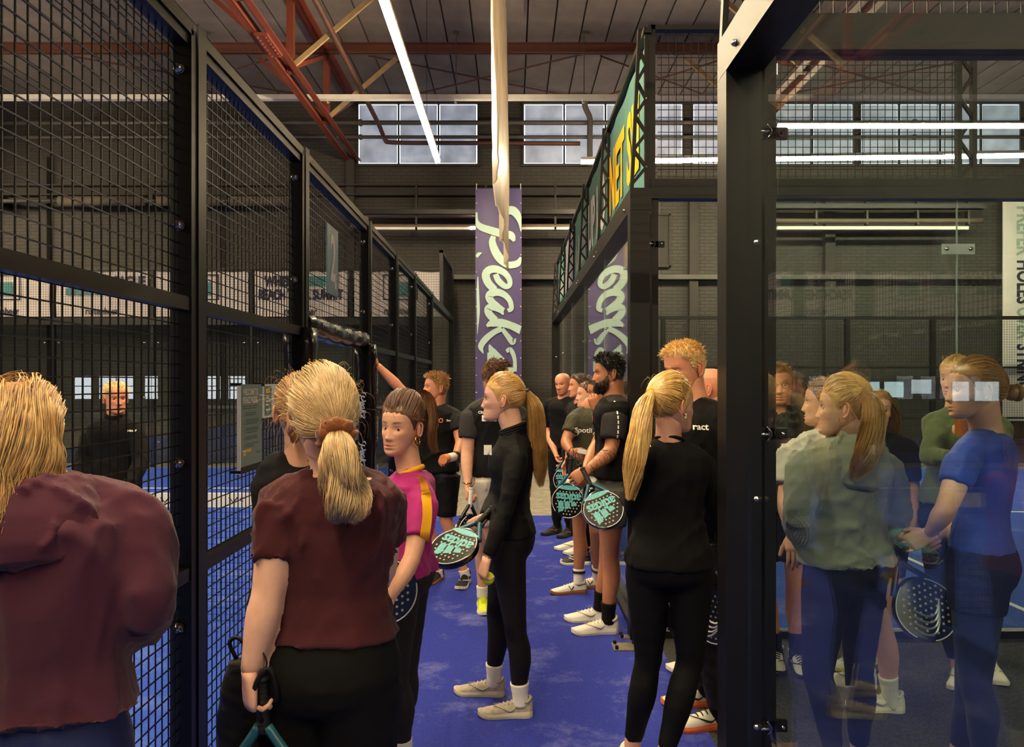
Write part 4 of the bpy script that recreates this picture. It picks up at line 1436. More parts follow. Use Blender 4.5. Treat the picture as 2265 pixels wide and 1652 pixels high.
# ---- shoes ------------------------------------------------------------
def shoe_parts(root, ankle, toe_dir, style, size=1.0, foot_len=0.27):
    """low sports shoe: sole, upper with heel tab and tongue, laces, side marks; style = dict(upper, sole, lace, mark)"""
    f = nrm((toe_dir[0], toe_dir[1], 0))
    s = np.array((f[1], -f[0], 0))
    up = np.array((0, 0, 1.0))
    z0 = style.get('z', 0.0)
    c = np.array((ankle[0], ankle[1], z0)) - f * 0.055 * size
    L_ = foot_len * size
    xs = np.array((-.02, .0, .05, .12, .2, .3, .42, .55, .7, .82, .92, .98, 1.01)) * L_
    hw = np.array((.012, .022, .033, .036, .035, .034, .036, .042, .047, .046, .038, .024, .008)) * size
    th = np.array((.028, .030, .032, .032, .031, .029, .027, .025, .023, .022, .022, .022, .021)) * size
    rows = []
    for x, h, t in zip(xs, hw, th):
        zt = .012 * max(0, (x / L_ - .8) / .2) ** 2
        rows.append(np.array([c + f * x + s * (h * 1.06) + up * (zt + .0), c + f * x + s * h * 1.1 + up * (zt + t * .5), c + f * x + s * h + up * (zt + t),
                              c + f * x - s * h + up * (zt + t), c + f * x - s * h * 1.1 + up * (zt + t * .5), c + f * x - s * (h * 1.06) + up * zt]))
    hgt = np.array((.062, .082, .088, .083, .078, .078, .072, .062, .050, .042, .036, .030, .024)) * size
    rowsu = []
    for i, (x, h, t) in enumerate(zip(xs, hw, hgt)):
        hh = h * .97
        a = np.linspace(0, PI, 13)
        e = 1.0 if x > .35 * L_ else .75
        pr = np.stack([np.cos(a), np.abs(np.sin(a)) ** e], 1)
        rowsu.append(np.array([c + f * x + s * hh * q[0] + up * (.020 * size + (t - .020 * size) * q[1]) for q in pr]))
    n = 13
    v = np.concatenate(rowsu)
    ff = [(j * n + i, j * n + i + 1, (j + 1) * n + i + 1, (j + 1) * n + i) for j in range(len(rowsu) - 1) for i in range(n - 1)]
    ff += [tuple(range(n - 1, -1, -1)), tuple(range((len(rowsu) - 1) * n, len(rowsu) * n))]
    sh = obj('shoe', (v, ff), style['upper'], root, smooth=True)
    if style.get('label'): sh['label'] = style['label']
    obj('sole', loft_arrays(rows), style['sole'], sh, smooth=False)
    tg = [c + f * x + up * z for x, z in ((.08 * L_, .1 * size), (.28 * L_, .092 * size), (.42 * L_, .077 * size), (.58 * L_, .063 * size))]
    P = spline(np.array(tg), 8)
    col = [c + f * (.02 * L_ + .10 * L_ * (1 - math.cos(a))) + s * .031 * size * math.sin(a) + up * (.086 + .008 * math.cos(2 * a)) * size for a in np.linspace(0, 2 * PI, 17)]
    obj('collar', MB().tube(np.array(col), .008 * size, 7, cap=False), style.get('collar', style['upper']), sh, smooth=True)
    lc = MB()
    for q in range(5):
        x = (.30 + .075 * q) * L_
        zt = np.interp(x, xs, hgt)
        hh = np.interp(x, xs, hw)
        lc.tube(spline(np.array([c + f * (x + .004) + s * .020 * size + up * (zt - .006), c + f * x + up * (zt + .004 * size), c + f * (x - .004) - s * .020 * size + up * (zt - .006)]), 6), .0032 * size, 5)
    obj('laces', lc, style.get('lace', style['upper']), sh, smooth=True)
    if style.get('mark'):
        for sg in (1, -1):
            mk = MB()
            x0, z0_ = .38 * L_, .03 * size
            pts = [(.30, .050), (.40, .036), (.52, .046), (.72, .058)] if style.get('shape') != 'v' else [(.36, .058), (.44, .034), (.50, .060)]
            q = []
            for a, b in pts:
                hh, ht = np.interp(a * L_, xs, hw), np.interp(a * L_, xs, hgt)
                zz = b * size
                k_ = math.sqrt(max(0.02, 1 - ((zz - .02 * size) / max(ht - .02 * size, .001)) ** 2))
                q.append(c + f * a * L_ + sg * s * (hh * k_ + .0015) + up * zz)
            mk.tube(spline(np.array(q), 10) if style.get('shape') != 'v' else np.array(q), np.interp(np.linspace(0, 1, 10), (0, .4, 1), (.002, .006, .002)) if style.get('shape') != 'v' else .005, 5)
            obj('side_mark', mk, style['mark'], sh, smooth=True)
    return sh


# ---- strands ----------------------------------------------------------
def ribbons(S, centre, w0, w1=0.2):
    """S (N, K, 3) strand points -> thin three-sided locks"""
    N, K, _ = S.shape
    T = np.gradient(S, axis=1)
    T /= np.maximum(np.linalg.norm(T, axis=2)[..., None], 1e-9)
    O = S - centre
    O /= np.maximum(np.linalg.norm(O, axis=2)[..., None], 1e-9)
    B = np.cross(T, O)
    B /= np.maximum(np.linalg.norm(B, axis=2)[..., None], 1e-9)
    O2 = np.cross(B, T)
    t = np.linspace(0, 1, K)
    w = (w0 if np.ndim(w0) else np.full(N, w0))[:, None] * np.interp(t, (0, .15, .75, 1), (.6, 1, .9, w1))[None]
    w = w[..., None]
    v = np.stack([S - B * w / 2, S + O2 * w * .35, S + B * w / 2], 2).reshape(-1, 3)
    f = []
    base = (np.arange(N) * K * 3)[:, None] + (np.arange(K - 1) * 3)[None]
    b = base.ravel()
    q = np.concatenate([np.stack([b, b + 1, b + 4, b + 3], 1), np.stack([b + 1, b + 2, b + 5, b + 4], 1)])
    return v, q.tolist()


def tagcol(o, cols):
    a = o.data.color_attributes.new('Col', 'FLOAT_COLOR', 'POINT')
    c = np.ones((len(o.data.vertices), 4), np.float32)
    c[:, :3] = cols
    a.data.foreach_set('color', c.ravel())


SKIN = {}


def skin_mat(key, c):
    if key not in SKIN:
        SKIN[key] = mat('skin ' + key, c, rough=0.48, var=0.07, scale=30, bump=0.06, bscale=500, attr='Col', sub=0.12, spec=0.4)
    return SKIN[key]


def hair_mat(key, c, c2):
    return mat('hair ' + key, c, col2=c2, rough=0.42, scale=18, island=0.38, spec=0.6)


EYE_WHITE = mat('eye white', rgb(226, 218, 208), rough=0.15, var=0.03)
IRIS = mat('iris brown grey', rgb(70, 52, 40), rough=0.12, var=0.3, scale=200)
IRISB = mat('iris blue grey', rgb(86, 104, 118), rough=0.12, var=0.3, scale=200)
PUPIL = mat('pupil', rgb(8, 8, 8), rough=0.1)


def face_dir(deg):
    a = math.radians(deg)
    return np.array((math.sin(a), math.cos(a), 0.0))


class Person:
    """one standing figure; facing 0 = away from the lens, 90 = to the +X side, 180 = towards the lens"""

    def __init__(s, label, Y, px, H, facing, head=None, pitch=0, roll=0, skin='fair', male=False, bulk=1.0, group=None, lean=0, shoulders=None, hs=1.0, z0=0.0,
                 J=None, jaw=None, eyes=IRIS, stance=0.1, detail=True, twist=0, **kw):
        s.H, s.male, s.bulk, s.k = H, male, bulk, H / 1.72
        s.facing = facing
        s.fw = face_dir(facing)
        s.rt = np.array((s.fw[1], -s.fw[0], 0))
        fs_ = face_dir(facing + twist)
        s.fs, s.rs = fs_, np.array((fs_[1], -fs_[0], 0))
        s.base = np.array(((px - CX) / F_PX * Y, Y, z0))
        s.detail = detail
        b, up = s.base, np.array((0, 0, 1.0))
        sw = (shoulders or (0.118 if male else 0.106)) * H
        hw = .052 * H
        j = {}
        j['pelvis'] = b + up * .535 * H
        j['neck'] = b + up * .835 * H + s.fw * lean - s.fw * .01
        j['shR'] = b + up * .815 * H + s.rs * sw + s.fw * lean
        j['shL'] = b + up * .815 * H - s.rs * sw + s.fw * lean
        for q, sg in (('R', 1), ('L', -1)):
            j['hip' + q] = b + up * .515 * H + sg * s.rt * hw
            j['ank' + q] = b + up * .048 * H + sg * s.rt * stance * .62 * H / 1.0 * .8
            j['knee' + q] = (j['hip' + q] + j['ank' + q]) / 2 + up * .012 * H + s.fw * .012
            j['elb' + q] = j['sh' + q] - up * .175 * H + sg * s.rs * .03 * H - s.fs * .02
            j['wri' + q] = j['elb' + q] - up * .145 * H + s.fs * .05 - sg * s.rs * .012 * H
            j['toe' + q] = s.fw + sg * s.rt * .12
        for kk, vv in (J or {}).items():
            j[kk] = V3(vv)
        s.j = j
        hd = facing if head is None else head
        R = Matrix.Rotation(-math.radians(hd), 3, 'Z') @ Matrix.Rotation(math.radians(-pitch), 3, 'X') @ Matrix.Rotation(math.radians(roll), 3, 'Y')
        s.R = np.array(R)
        s.hs = hs * (1.0 + .25 * (s.k - 1)) * (1.03 if male else .98)
        if 'head' not in j:
            hf = face_dir(hd)
            j['head'] = j['neck'] + up * (H - .835 * H - .113 * s.hs - .012) + s.fw * .01 + hf * .012 - face_dir(hd) * 0.0 - s.fw * 0
        s.hc = j['head']
        s.skin = skin_mat(*{'fair': ('fair', rgb(214, 160, 132)), 'pale': ('pale', rgb(222, 172, 148)), 'tan': ('tan', rgb(176, 116, 82)), 'ruddy': ('ruddy', rgb(208, 140, 108))}[skin])
        s.jaw = jaw or (1.08 if male else .90)
        s.eyes = eyes
        s.label, s.group = label, group
        s.lip = (.95, .56, .55) if not male else (.94, .68, .64)
        s.brow = .45
        s.stub = 0.0
        for a, x in kw.items(): setattr(s, a, x)
        s.build_body()

    def hl(s, p):
        """head-local -> world"""
        return s.hc + (np.asarray(p, float) * s.hs) @ s.R.T

    def lh(s, w):
        """world -> head-local"""
        return ((V3(w) - s.hc) @ s.R) / s.hs

    # cross-sections of the trunk: t from pelvis (0) to neck (1)
    def trunk(s, ease=0.0, t0=-.14, t1=1.06, widen=0.0):
        m, k = s.male, s.k * s.bulk ** .8
        T = np.array((-.2, -.1, .0, .12, .25, .40, .55, .68, .80, .90, .965, 1.0, 1.08, 1.25))
        if m:
            A = np.array((.14, .160, .168, .165, .158, .152, .160, .172, .182, .178, .135, .080, .062, .060))
            BF = np.array((.08, .095, .104, .108, .108, .106, .112, .120, .120, .100, .075, .060, .055, .055))
            BB = np.array((.09, .120, .126, .112, .094, .088, .098, .106, .106, .098, .084, .070, .062, .060))
        else:
            A = np.array((.14, .168, .178, .170, .148, .132, .138, .148, .156, .156, .118, .070, .052, .050))
            BF = np.array((.08, .092, .100, .104, .098, .090, .108, .128, .124, .092, .068, .054, .048, .048))
            BB = np.array((.09, .125, .136, .118, .090, .078, .086, .094, .096, .090, .078, .062, .054, .052))
        j = s.j
        hipc = (j['hipR'] + j['hipL']) / 2 + np.array((0, 0, .02 * s.H))
        rows = []
        ts = np.unique(np.concatenate([[t0, t1], T[(T > t0) & (T < t1)], np.linspace(max(t0, 0), min(t1, .95), 8)]))
        for t in ts:
            c = j['pelvis'] + (j['neck'] - j['pelvis']) * t
            c = c + s.fw * .012 * math.sin(PI * np.clip(t, 0, 1)) * -1
            u = nrm(s.rt * (1 - np.clip(t, 0, 1)) + s.rs * np.clip(t, 0, 1))
            w = nrm(np.cross((0, 0, 1), u))
            e = ease + widen * max(0, .3 - t)
            nk = np.clip((t - .95) / .05, 0, 1)
            e = e * (1 - .5 * nk)
            rows.append(ring(c, u, w, np.interp(t, T, A) * k + e, np.interp(t, T, BF) * k + e, np.interp(t, T, BB) * k + e))
        return loft_arrays(rows)

    def shoulder(s, q, ease=0.0):
        """slope from neck to shoulder plus the rounded shoulder itself"""
        k = s.k * (1.12 if s.male else 1.0)
        a, b = s.j['neck'], s.j['sh' + q]
        P = np.array([a + (b - a) * .12 - np.array((0, 0, .036 * k)), a + (b - a) * .5 - np.array((0, 0, .026 * k)), b - (b - a) * .12 - np.array((0, 0, .028 * k)), b - np.array((0, 0, .03 * k))])
        return tube_arrays(P, (np.array((.062, .056, .052, .047)) * k + ease), 14, round_caps=True)

    def arm(s, q, ease=0.0, frac=1.0, start=0.0):
        """arm tube from the shoulder; frac 0..1 to the elbow, 1..2 to the wrist"""
        k = s.k * (s.bulk ** .7) * (1.14 if s.male else 1.0)
        a, b, c = s.j['sh' + q] - np.array((0, 0, .03 * s.k)), s.j['elb' + q], s.j['wri' + q]
        ts = (0, .15, .35, .55, .8, .95, 1.0, 1.1, 1.25, 1.45, 1.7, 1.9, 2.0)
        rs = (.049, .050, .0475, .044, .040, .038, .037, .0385, .040, .036, .0295, .0255, .025)
        pts, rr = [], []
        tt = [t for t in ts if start <= t < frac - .02] + [frac]
        for t in tt:
            p = a + (b - a) * t if t <= 1 else b + (c - b) * (t - 1)
            if .9 < t < 1.12: p = p + (a + c - 2 * b) * .03
            pts.append(p)
            rr.append(np.interp(t, ts, rs) * k + ease)
        return tube_arrays(np.array(pts), np.array(rr), 14, round_caps=False)

    def leg(s, q, ease=0.0, frac=2.0, flare=0.0):
        k = s.k * (s.bulk ** .7) * (1.0 if not s.male else .98)
        a, b, c = s.j['hip' + q], s.j['knee' + q], s.j['ank' + q]
        ts = (0, .15, .4, .7, .92, 1.0, 1.1, 1.3, 1.45, 1.7, 1.9, 2.0)
        rs = (.093, .090, .080, .068, .058, .056, .053, .056, .055, .043, .036, .037)
        pts, rr = [], []
        for t in [t for t in ts if t < frac - .02] + [frac]:
            p = a + (b - a) * t if t <= 1 else b + (c - b) * (t - 1)
            if 1.15 < t < 1.6: p = p - s.j['toe' + q] / max(np.linalg.norm(s.j['toe' + q]), 1e-6) * .012 * k
            pts.append(p)
            rr.append(np.interp(t, ts, rs) * k + ease + flare * max(0, t - .2))
        return tube_arrays(np.array(pts), np.array(rr), 16)

    def build_body(s):
        m = MB()
        m.add(*s.trunk(-.016, -.12, .97))
        hb = s.hl((0, -.020, -.050))
        ob = s.hl((0, -.052, -.035))
        nk = s.j['neck']
        rn = (.066 if s.male else .0545) * s.k
        m.tube(spline(np.array([nk - np.array((0, 0, .05)), nk + np.array((0, 0, .01)), (nk + hb) / 2, hb]), 8), np.interp(np.linspace(0, 1, 8), (0, .3, .6, 1), (rn * 1.15, rn * 1.08, rn, rn * 1.02)), 16)
        m.tube(spline(np.array([nk - np.array((0, 0, .03)) - s.fw * .012, (nk + ob) / 2 - s.fw * .004, ob]), 8), np.array((.056, .053, .050, .048, .046, .045, .044, .040)) * s.k * (1.14 if s.male else 1), 14, round_caps=True)
        for q in 'RL':
            m.add(*s.arm(q, -.009 if s.__dict__.get('cover') else 0.0, 2.0))
            m.add(*s.shoulder(q, -.020))
            m.add(*s.leg(q))
            m.tube([s.j['ank' + q], s.j['ank' + q] - np.array((0, 0, .03))], .036 * s.k, 10)
        v, f = remesh(*m.arrays(), .0135 if s.detail else .018, 4)
        all_ = MB().add(v, f)
        cols = [np.ones((len(v), 3))]
        hv, hf = head_arrays(s.jaw, 1.05 if s.male else .92, s.male)
        x, y, z = hv.T
        c = np.ones((len(hv), 3))
        fr = np.clip((y - .04) / .02, 0, 1)
        ax = np.abs(x)
        lip = np.clip(1.35 * (g2(x, z, 0, -.0655, .020, .0055) + g2(x, z, 0, -.0775, .019, .0062)), 0, 1) * fr
        c = c * (1 - lip[:, None]) + np.array(s.lip) * lip[:, None]
        br = np.clip(1.4 * np.exp(-((z - ((.0235 if s.male else .0255) + .0045 * np.sin((ax - .012) / .036 * 2.4))) / (.0040 if s.male else .0031)) ** 2), 0, 1) * np.clip((ax - .011) / .006, 0, 1) * np.clip((.052 - ax) / .010, 0, 1) * fr
        c = c * (1 - br[:, None] * (1 - s.brow)) + np.zeros(3)
        bl = g2(ax, z, .042, -.03, .02, .018) * fr * .5
        c = c * (1 - bl[:, None] * np.array((0.0, .16, .14)))
        nb_ = g2(x, z, 0, -.037, .014, .01) * fr * .35
        c = c * (1 - nb_[:, None] * np.array((0.0, .16, .14)))
        if s.stub:
            st = np.clip(1.6 * np.exp(-((z + .085) / .035) ** 2) * (y > -.01), 0, 1) * (1 - .5 * lip)
            c *= 1 - s.stub * st[:, None] * np.array((.8, .9, 1.0))
        s.head_v, s.head_f = hv, hf
        all_.add(s.hl(hv), hf)
        cols.append(c)
        for sd in (1, -1):
            for arr, tint in ((lid_arrays(sd, s.__dict__.get('eye_open', 1.0)), (.94, .84, .80)), (ear_arrays(sd), (1.0, .86, .82))):
                all_.add(s.hl(arr[0]), arr[1])
                cc = np.ones((len(arr[0]), 3)) * np.array(tint)
                if len(arr[0]) == 180:
                    cc[:15] *= .35            # lash line
                    cc[90:105] *= .7
                cols.append(cc)
        for q, sg in (('R', 1), ('L', -1)):
            h = s.__dict__.get('hands', {}).get(q) or {}
            e, w = s.j['elb' + q], s.j['wri' + q]
            d = V3(h['d']) if 'd' in h else w - e
            n = V3(h['n']) if 'n' in h else -sg * s.rs + s.fs * .15
            a = hand_arrays(w, d, n, sg, s.k * (1.04 if s.male else .92), h.get('curl', 'relaxed'), h.get('spread', 0))
            all_.add(*a)
            cc = np.ones((len(a[0]), 3)) * np.array((1.0, .94, .92))
            cols.append(cc)
        s.root = obj('person', all_, s.skin, smooth=True, origin=s.base, label=s.label, cat='person', group=s.group)
        tagcol(s.root, np.concatenate(cols))
        for sd in (1, -1):
            s.eye(sd)

    def eye(s, sd):
        gz = getattr(s, 'gaze', (0, 1, 0))
        d = nrm(gz)
        u = nrm(np.cross(d, (0, 0, 1)))
        w = np.cross(u, d)
        v, f, mi = [], [], []
        angs = (0, 8, 14, 26, 27, 45, 70, 100)
        n = 16
        for a in angs:
            a = math.radians(a)
            for i in range(n):
                t = 2 * PI * i / n
                v.append(EYE_R * (d * math.cos(a) + (u * math.cos(t) + w * math.sin(t)) * math.sin(max(a, .001))))
        for j in range(len(angs) - 1):
            for i in range(n):
                f.append((j * n + i, (j + 1) * n + i, (j + 1) * n + (i + 1) % n, j * n + (i + 1) % n))
                mi.append(2 if j < 2 else (1 if j < 4 else 0))
        v = np.array(v) + EYE_C * np.array((sd, 1, 1))
        o = obj('eye', (s.hl(v), f), [EYE_WHITE, s.eyes, PUPIL], s.root, smooth=True)
        o.data.polygons.foreach_set('material_index', mi[:len(o.data.polygons)])

    # ---- clothes
    def garment(s, name, parts, m, vox=.0115, smooth=4, amp=.004, freq=14, seed=0, aniso=(1, 1, .6), floor=-.0035, **kw):
        mb = MB()
        for p in parts: mb.add(*p)
        v, f = remesh(*mb.arrays(), vox, smooth)
        v = crumple(v, f, amp, freq, seed, aniso, floor)
        return obj(name, (v, f), m, s.root, smooth=True, **kw)

    def top(s, m, name='t_shirt', sleeve=.62, hem=-.02, ease=.012, sease=None, amp=.004, freq=13, seed=0, extra=(), widen=0.0, collar=1.0, vox=.0115):
        se = ease if sease is None else sease
        parts = [s.trunk(ease, hem, collar, widen)]
        for q in 'RL':
            parts.append(s.arm(q, se + (.006 if sleeve < 1 else 0), sleeve))
            parts.append(s.shoulder(q, ease * .8))
        return s.garment(name, parts + list(extra), m, vox, 3, amp, freq, seed, floor=-(ease * .6 + .003))

    def collar_ring(s, m, r=.011, up=.0, name='collar', tall=0.0):
        nk = s.j['neck'] + np.array((0, 0, -.006 + up)) + s.fw * .004
        k = s.k * (1.18 if s.male else 1.0) * 1.04
        t = np.linspace(0, 2 * PI, 33)
        P = np.array([nk + s.rs * .0615 * k * math.cos(a) + s.fs * (.060 * k * math.sin(a)) + np.array((0, 0, -.022 * math.sin(a) * k)) for a in t])
        mb = MB().tube(P, r, 8, cap=False)
        if tall:
            for h in np.linspace(.01, tall, 4): mb.tube(P * 1.0 + np.array((0, 0, h)), r, 8, cap=False)
        return obj(name, mb, m, s.root, smooth=True)

    def bottoms(s, m, name='trousers', leg=1.95, waist=.2, ease=.006, amp=.003, freq=16, seed=1, flare=0.0, vox=.0118):
        parts = [s.trunk(min(ease, .001) + .001, -.16, waist)]
        for q in 'RL': parts.append(s.leg(q, ease, leg, flare))
        return s.garment(name, parts, m, vox, 4, amp, freq, seed)

    def socks(s, m, h=1.72, name='sock', stripe=None):
        for q in 'RL':
            a, b = s.j['knee' + q], s.j['ank' + q]
            p0, p1 = a + (b - a) * (h - 1), b - np.array((0, 0, .015))
            k = s.k
            P = spline(np.array([p0, (p0 + p1) / 2, p1]), 12)
            r = np.interp(np.linspace(0, 1, 12), (0, .5, 1), (.049 if h < 1.75 else .044, .041, .041)) * k * (s.bulk ** .4)
            r = r * (1 + .015 * np.sin(np.arange(12) * 2.4))
            so = obj(name, MB().tube(P, r, 14), m, s.root, smooth=True)
            if stripe:
                for t in (.12, .2):
                    c = p0 + (p1 - p0) * t
                    d = nrm(p1 - p0)
                    obj('stripe', MB().tube([c, c + d * .010], .0505 * k * (s.bulk ** .4), 14, cap=False), stripe, so, smooth=True)

    def shoes(s, style, style2=None):
        for q in 'RL':
            shoe_parts(s.root, s.j['ank' + q], s.j['toe' + q], (style2 if q == 'L' and style2 else style), s.k * (1.0 if not s.male else 1.04))

    # ---- hair
    def cap(s, m, thick=.009, rise=0.0, name='hair'):
        """close hair shell over the scalp"""
        v, f = s.head_v, s.head_f
        msk = hair_mask(v, rise)
        N = vnormals(v, f)
        off = np.where(msk > 0, np.clip(msk / .045, 0, 1) * thick, msk * .7)
        keep = msk > -.012
        nv = v + N * off[:, None]
        ff = [q for q in f if all(keep[i] for i in q) and any(msk[i] > 0 for i in q)]
        used = sorted({i for q in ff for i in q})
        mp = {i: n for n, i in enumerate(used)}
        return s.hl(nv[used]), [tuple(mp[i] for i in q) for q in ff]

    def roots(s, n, rise=0.0, seed=0):
        """random scalp points and normals in head space"""
        rs = np.random.RandomState(seed + 3)
        v, f = s.head_v, s.head_f
        N = vnormals(v, f)
        msk = hair_mask(v, rise)
        quad = np.array([q for q in f if len(q) == 4])
        ok = (msk[quad] > 0).all(1)
        quad = quad[ok]
        a, b, c = v[quad[:, 0]], v[quad[:, 1]], v[quad[:, 2]]
        ar = np.linalg.norm(np.cross(b - a, c - a), axis=1)
        idx = rs.choice(len(quad), n, p=ar / ar.sum())
        w = rs.dirichlet((1, 1, 1, 1), n)
        p = (v[quad[idx]] * w[..., None]).sum(1)
        nn = (N[quad[idx]] * w[..., None]).sum(1)
        return p, nn / np.linalg.norm(nn, axis=1)[:, None], rs

    def hair_short(s, m, length=.03, n=1500, lift=.5, flow=(0, -.3, .2), top=1.6, thick=.008, rise=0.0, seed=0, w=.0035, spiky=.3, name='hair'):
        p, nn, rs = s.roots(n, rise, seed)
        K = 5
        L_ = length * rs.uniform(.6, 1.2, n) * np.interp(p[:, 2], (.0, .045, .07), (.45, .7, top))
        fl = np.array(flow, float)
        d = nn * lift + fl + rs.normal(size=(n, 3)) * spiky
        side = np.stack([np.sign(p[:, 0]) * .2, -.5 * np.ones(n), -.55 * np.ones(n)], 1)
        low = np.clip((.05 - p[:, 2]) / .05, 0, 1)[:, None]
        d = d * (1 - low) + (side + nn * .25 + rs.normal(size=(n, 3)) * .12) * low
        d /= np.linalg.norm(d, axis=1)[:, None]
        t = np.linspace(0, 1, K)
        P = p[:, None] + nn[:, None] * (thick * .5) + d[:, None] * (L_[:, None] * t)[..., None]
        P[..., 2] -= (L_[:, None] * t ** 2 * .25)
        v, f = ribbons(P.reshape(n, K, 3), np.array((0, -.02, -.0)), np.full(n, w) * rs.uniform(.6, 1.3, n), .15)
        cv, cf = s.cap(m, thick, rise)
        mb = MB().add(cv, cf).add(s.hl(v), f)
        return obj(name, mb, m, s.root, smooth=True)

    def hair_back(s, m, tie, path, n=1500, pn=900, prad=(.022, .035, .04, .03, .008), thick=.012, wave=.006, seed=0, w=.003, loose=60, name='hair', flyaway=.004, puff=.012, droop=.05):
        """hair combed to a tie point, then a tail along path (head space points)"""
        p, nn, rs = s.roots(n, 0, seed)
        tie = np.array(tie, float)
        sc = np.array((.0745, .096, .112))
        c0 = np.array((0, -.006, 0.0))
        K = 7
        q0 = (p - c0) / sc
        q1 = (tie - c0) / sc
        r0, r1 = np.linalg.norm(q0, axis=1), np.linalg.norm(q1)
        u0, u1 = q0 / r0[:, None], q1 / r1
        om = np.arccos(np.clip(u0 @ u1, -.999, .999))
        S = []
        jit = rs.normal(size=(n, 3)) * .02 + .05 * np.stack([np.sin(p @ d_ * 90 + i) for i, d_ in enumerate(np.eye(3)[[2, 0, 1]])], 1)
        fluff = rs.uniform(.3, 1.2, n)
        for t in np.linspace(0, 1, K):
            a = np.sin((1 - t) * om) / np.sin(om)
            b = np.sin(t * om) / np.sin(om)
            u = u0 * a[:, None] + u1 * b[:, None] + jit * (math.sin(PI * t))
            r = r0 * (1 - t) + r1 * t + (thick * min(1, .08 + 3.2 * t) + puff * math.sin(PI * t) * fluff) / .09 * (1 - .3 * t)
            S.append(c0 + u / np.linalg.norm(u, axis=1)[:, None] * r[:, None] * sc)
        S = np.stack(S, 1)
        v, f = ribbons(S, c0, np.full(n, w) * rs.uniform(.6, 1.4, n), .6)
        cv, cf = s.cap(m, thick, 0)
        mb = MB().add(cv, cf).add(s.hl(v), f)
        # tail
        if path is not None:
            Kp = 12
            C = spline(np.array([tie] + [np.array(x, float) for x in path]), Kp)
            _, T, U, V = frames(C)
            R = np.interp(np.linspace(0, 1, Kp), np.linspace(0, 1, len(prad)), prad)
            ang, rad = rs.uniform(0, 2 * PI, pn), np.sqrt(rs.uniform(0, 1, pn))
            ph = 2 * np.sin(ang * 2) + 3 * rad + rs.normal(size=pn) * .5
            ln = 1 - .42 * rs.uniform(0, 1, pn) ** 1.6
            P = np.zeros((pn, Kp, 3))
            for k in range(Kp):
                tt = k / (Kp - 1) * ln * (Kp - 1)
                i0 = np.clip(tt.astype(int), 0, Kp - 2)
                fr = (tt - i0)[:, None]
                c = C[i0] * (1 - fr) + C[i0 + 1] * fr
                rr = np.interp(tt, np.arange(Kp), R) * rad
                x = rr * np.cos(ang) + wave * np.sin(tt * 1.4 + ph) * (k / Kp)
                y = rr * np.sin(ang) + wave * np.cos(tt * 1.07 + ph) * (k / Kp)
                P[:, k] = c + x[:, None] * U[i0] + y[:, None] * V[i0]
            v, f = ribbons(P, C.mean(0) + np.array((0, .25, 0)), np.full(pn, w * 1.15) * rs.uniform(.6, 1.4, pn), .15)
            mb.add(s.hl(v), f)
        if loose:
            p, nn, rs = s.roots(loose, 0, seed + 50)
            K = 7
            L_ = rs.uniform(.03, .09, loose)
            d = nn * .8 + rs.normal(size=(loose, 3)) * .6 + np.array((0, -.3, 0))
            d /= np.linalg.norm(d, axis=1)[:, None]
            t = np.linspace(0, 1, K)
            P = p[:, None] + nn[:, None] * thick + d[:, None] * (L_[:, None] * t)[..., None] + nn[:, None] * (.02 * np.sin(PI * t))[None, :, None]
            P[..., 2] -= droop * t ** 2
            v, f = ribbons(P, c0, np.full(loose, .0009), .3)
            mb.add(s.hl(v), f)
        return obj(name, mb, m, s.root, smooth=True)

    def hair_fall(s, m, n=2600, bottom=-.24, thick=.014, seed=0, w=.0034, wave=.012, out=.03, top_only=False, name='hair'):
        """loose hair falling over the skull and down the back"""
        p, nn, rs = s.roots(n, 0, seed)
        K = 12
        sc = np.array((.0745, .097, .113)) * (1 + thick / .08)
        c0 = np.array((0, -.008, 0.0))
        part = np.stack([np.sign(p[:, 0] + rs.normal(size=n) * .01), -.55 * np.ones(n), 0 * p[:, 0]], 1)
        d = nn * .25 + part * .6
        back = np.clip((p[:, 1] - .02) / .05, 0, 1)
        d[:, 1] -= back * 1.1
        d /= np.linalg.norm(d, axis=1)[:, None]
        pos = p + nn * .004
        ph = 3 * np.sin(p[:, 0] * 55) + 2.5 * np.sin(p[:, 1] * 48 + 1) + 2 * np.sin(p[:, 2] * 40) + rs.normal(size=n) * .45
        S = [pos.copy()]
        zend = bottom + .022 * np.sin(ph * 1.7) + rs.normal(size=n) * .014
        step = np.clip((p[:, 2] - zend) * 1.18 + .05 + .10 * back, .03, .5) / (K - 1)
        rad = rs.uniform(1.0, 1.13, n) + .035 * np.sin(ph)
        for k in range(1, K):
            d = d + np.array((0, -.07, -.44))
            d /= np.linalg.norm(d, axis=1)[:, None]
            pos = pos + d * step[:, None]
            q = (pos - c0) / sc
            r = np.linalg.norm(q, axis=1)
            low = pos[:, 2] < -.05
            push = (r < rad) & ~low
            pos[push] = c0 + (q / r[:, None] * rad[:, None])[push] * sc
            hv_ = pos[:, :2] - np.array((0, -.02))
            hr = np.linalg.norm(hv_, axis=1)
            tgt = (.066 + out * np.clip(-(pos[:, 2] + .05) / .08, 0, 1) ** 1.5) * rad
            sel = low & (hr < tgt)
            pos[sel, :2] = np.array((0, -.02)) + hv_[sel] / hr[sel][:, None] * tgt[sel][:, None]
            front = pos[:, 1] > .055
            pos[front, 1] -= .014
            wv = wave * (k / K) ** 1.3
            S.append(pos + np.stack([wv * np.sin(k * .85 + ph), wv * np.cos(k * .8 + ph), 0 * ph], 1))
        v, f = ribbons(np.stack(S, 1), c0, np.full(n, w) * rs.uniform(.6, 1.4, n), .2)
        cv, cf = s.cap(m, thick, 0)
        return obj(name, MB().add(cv, cf).add(s.hl(v), f), m, s.root, smooth=True)


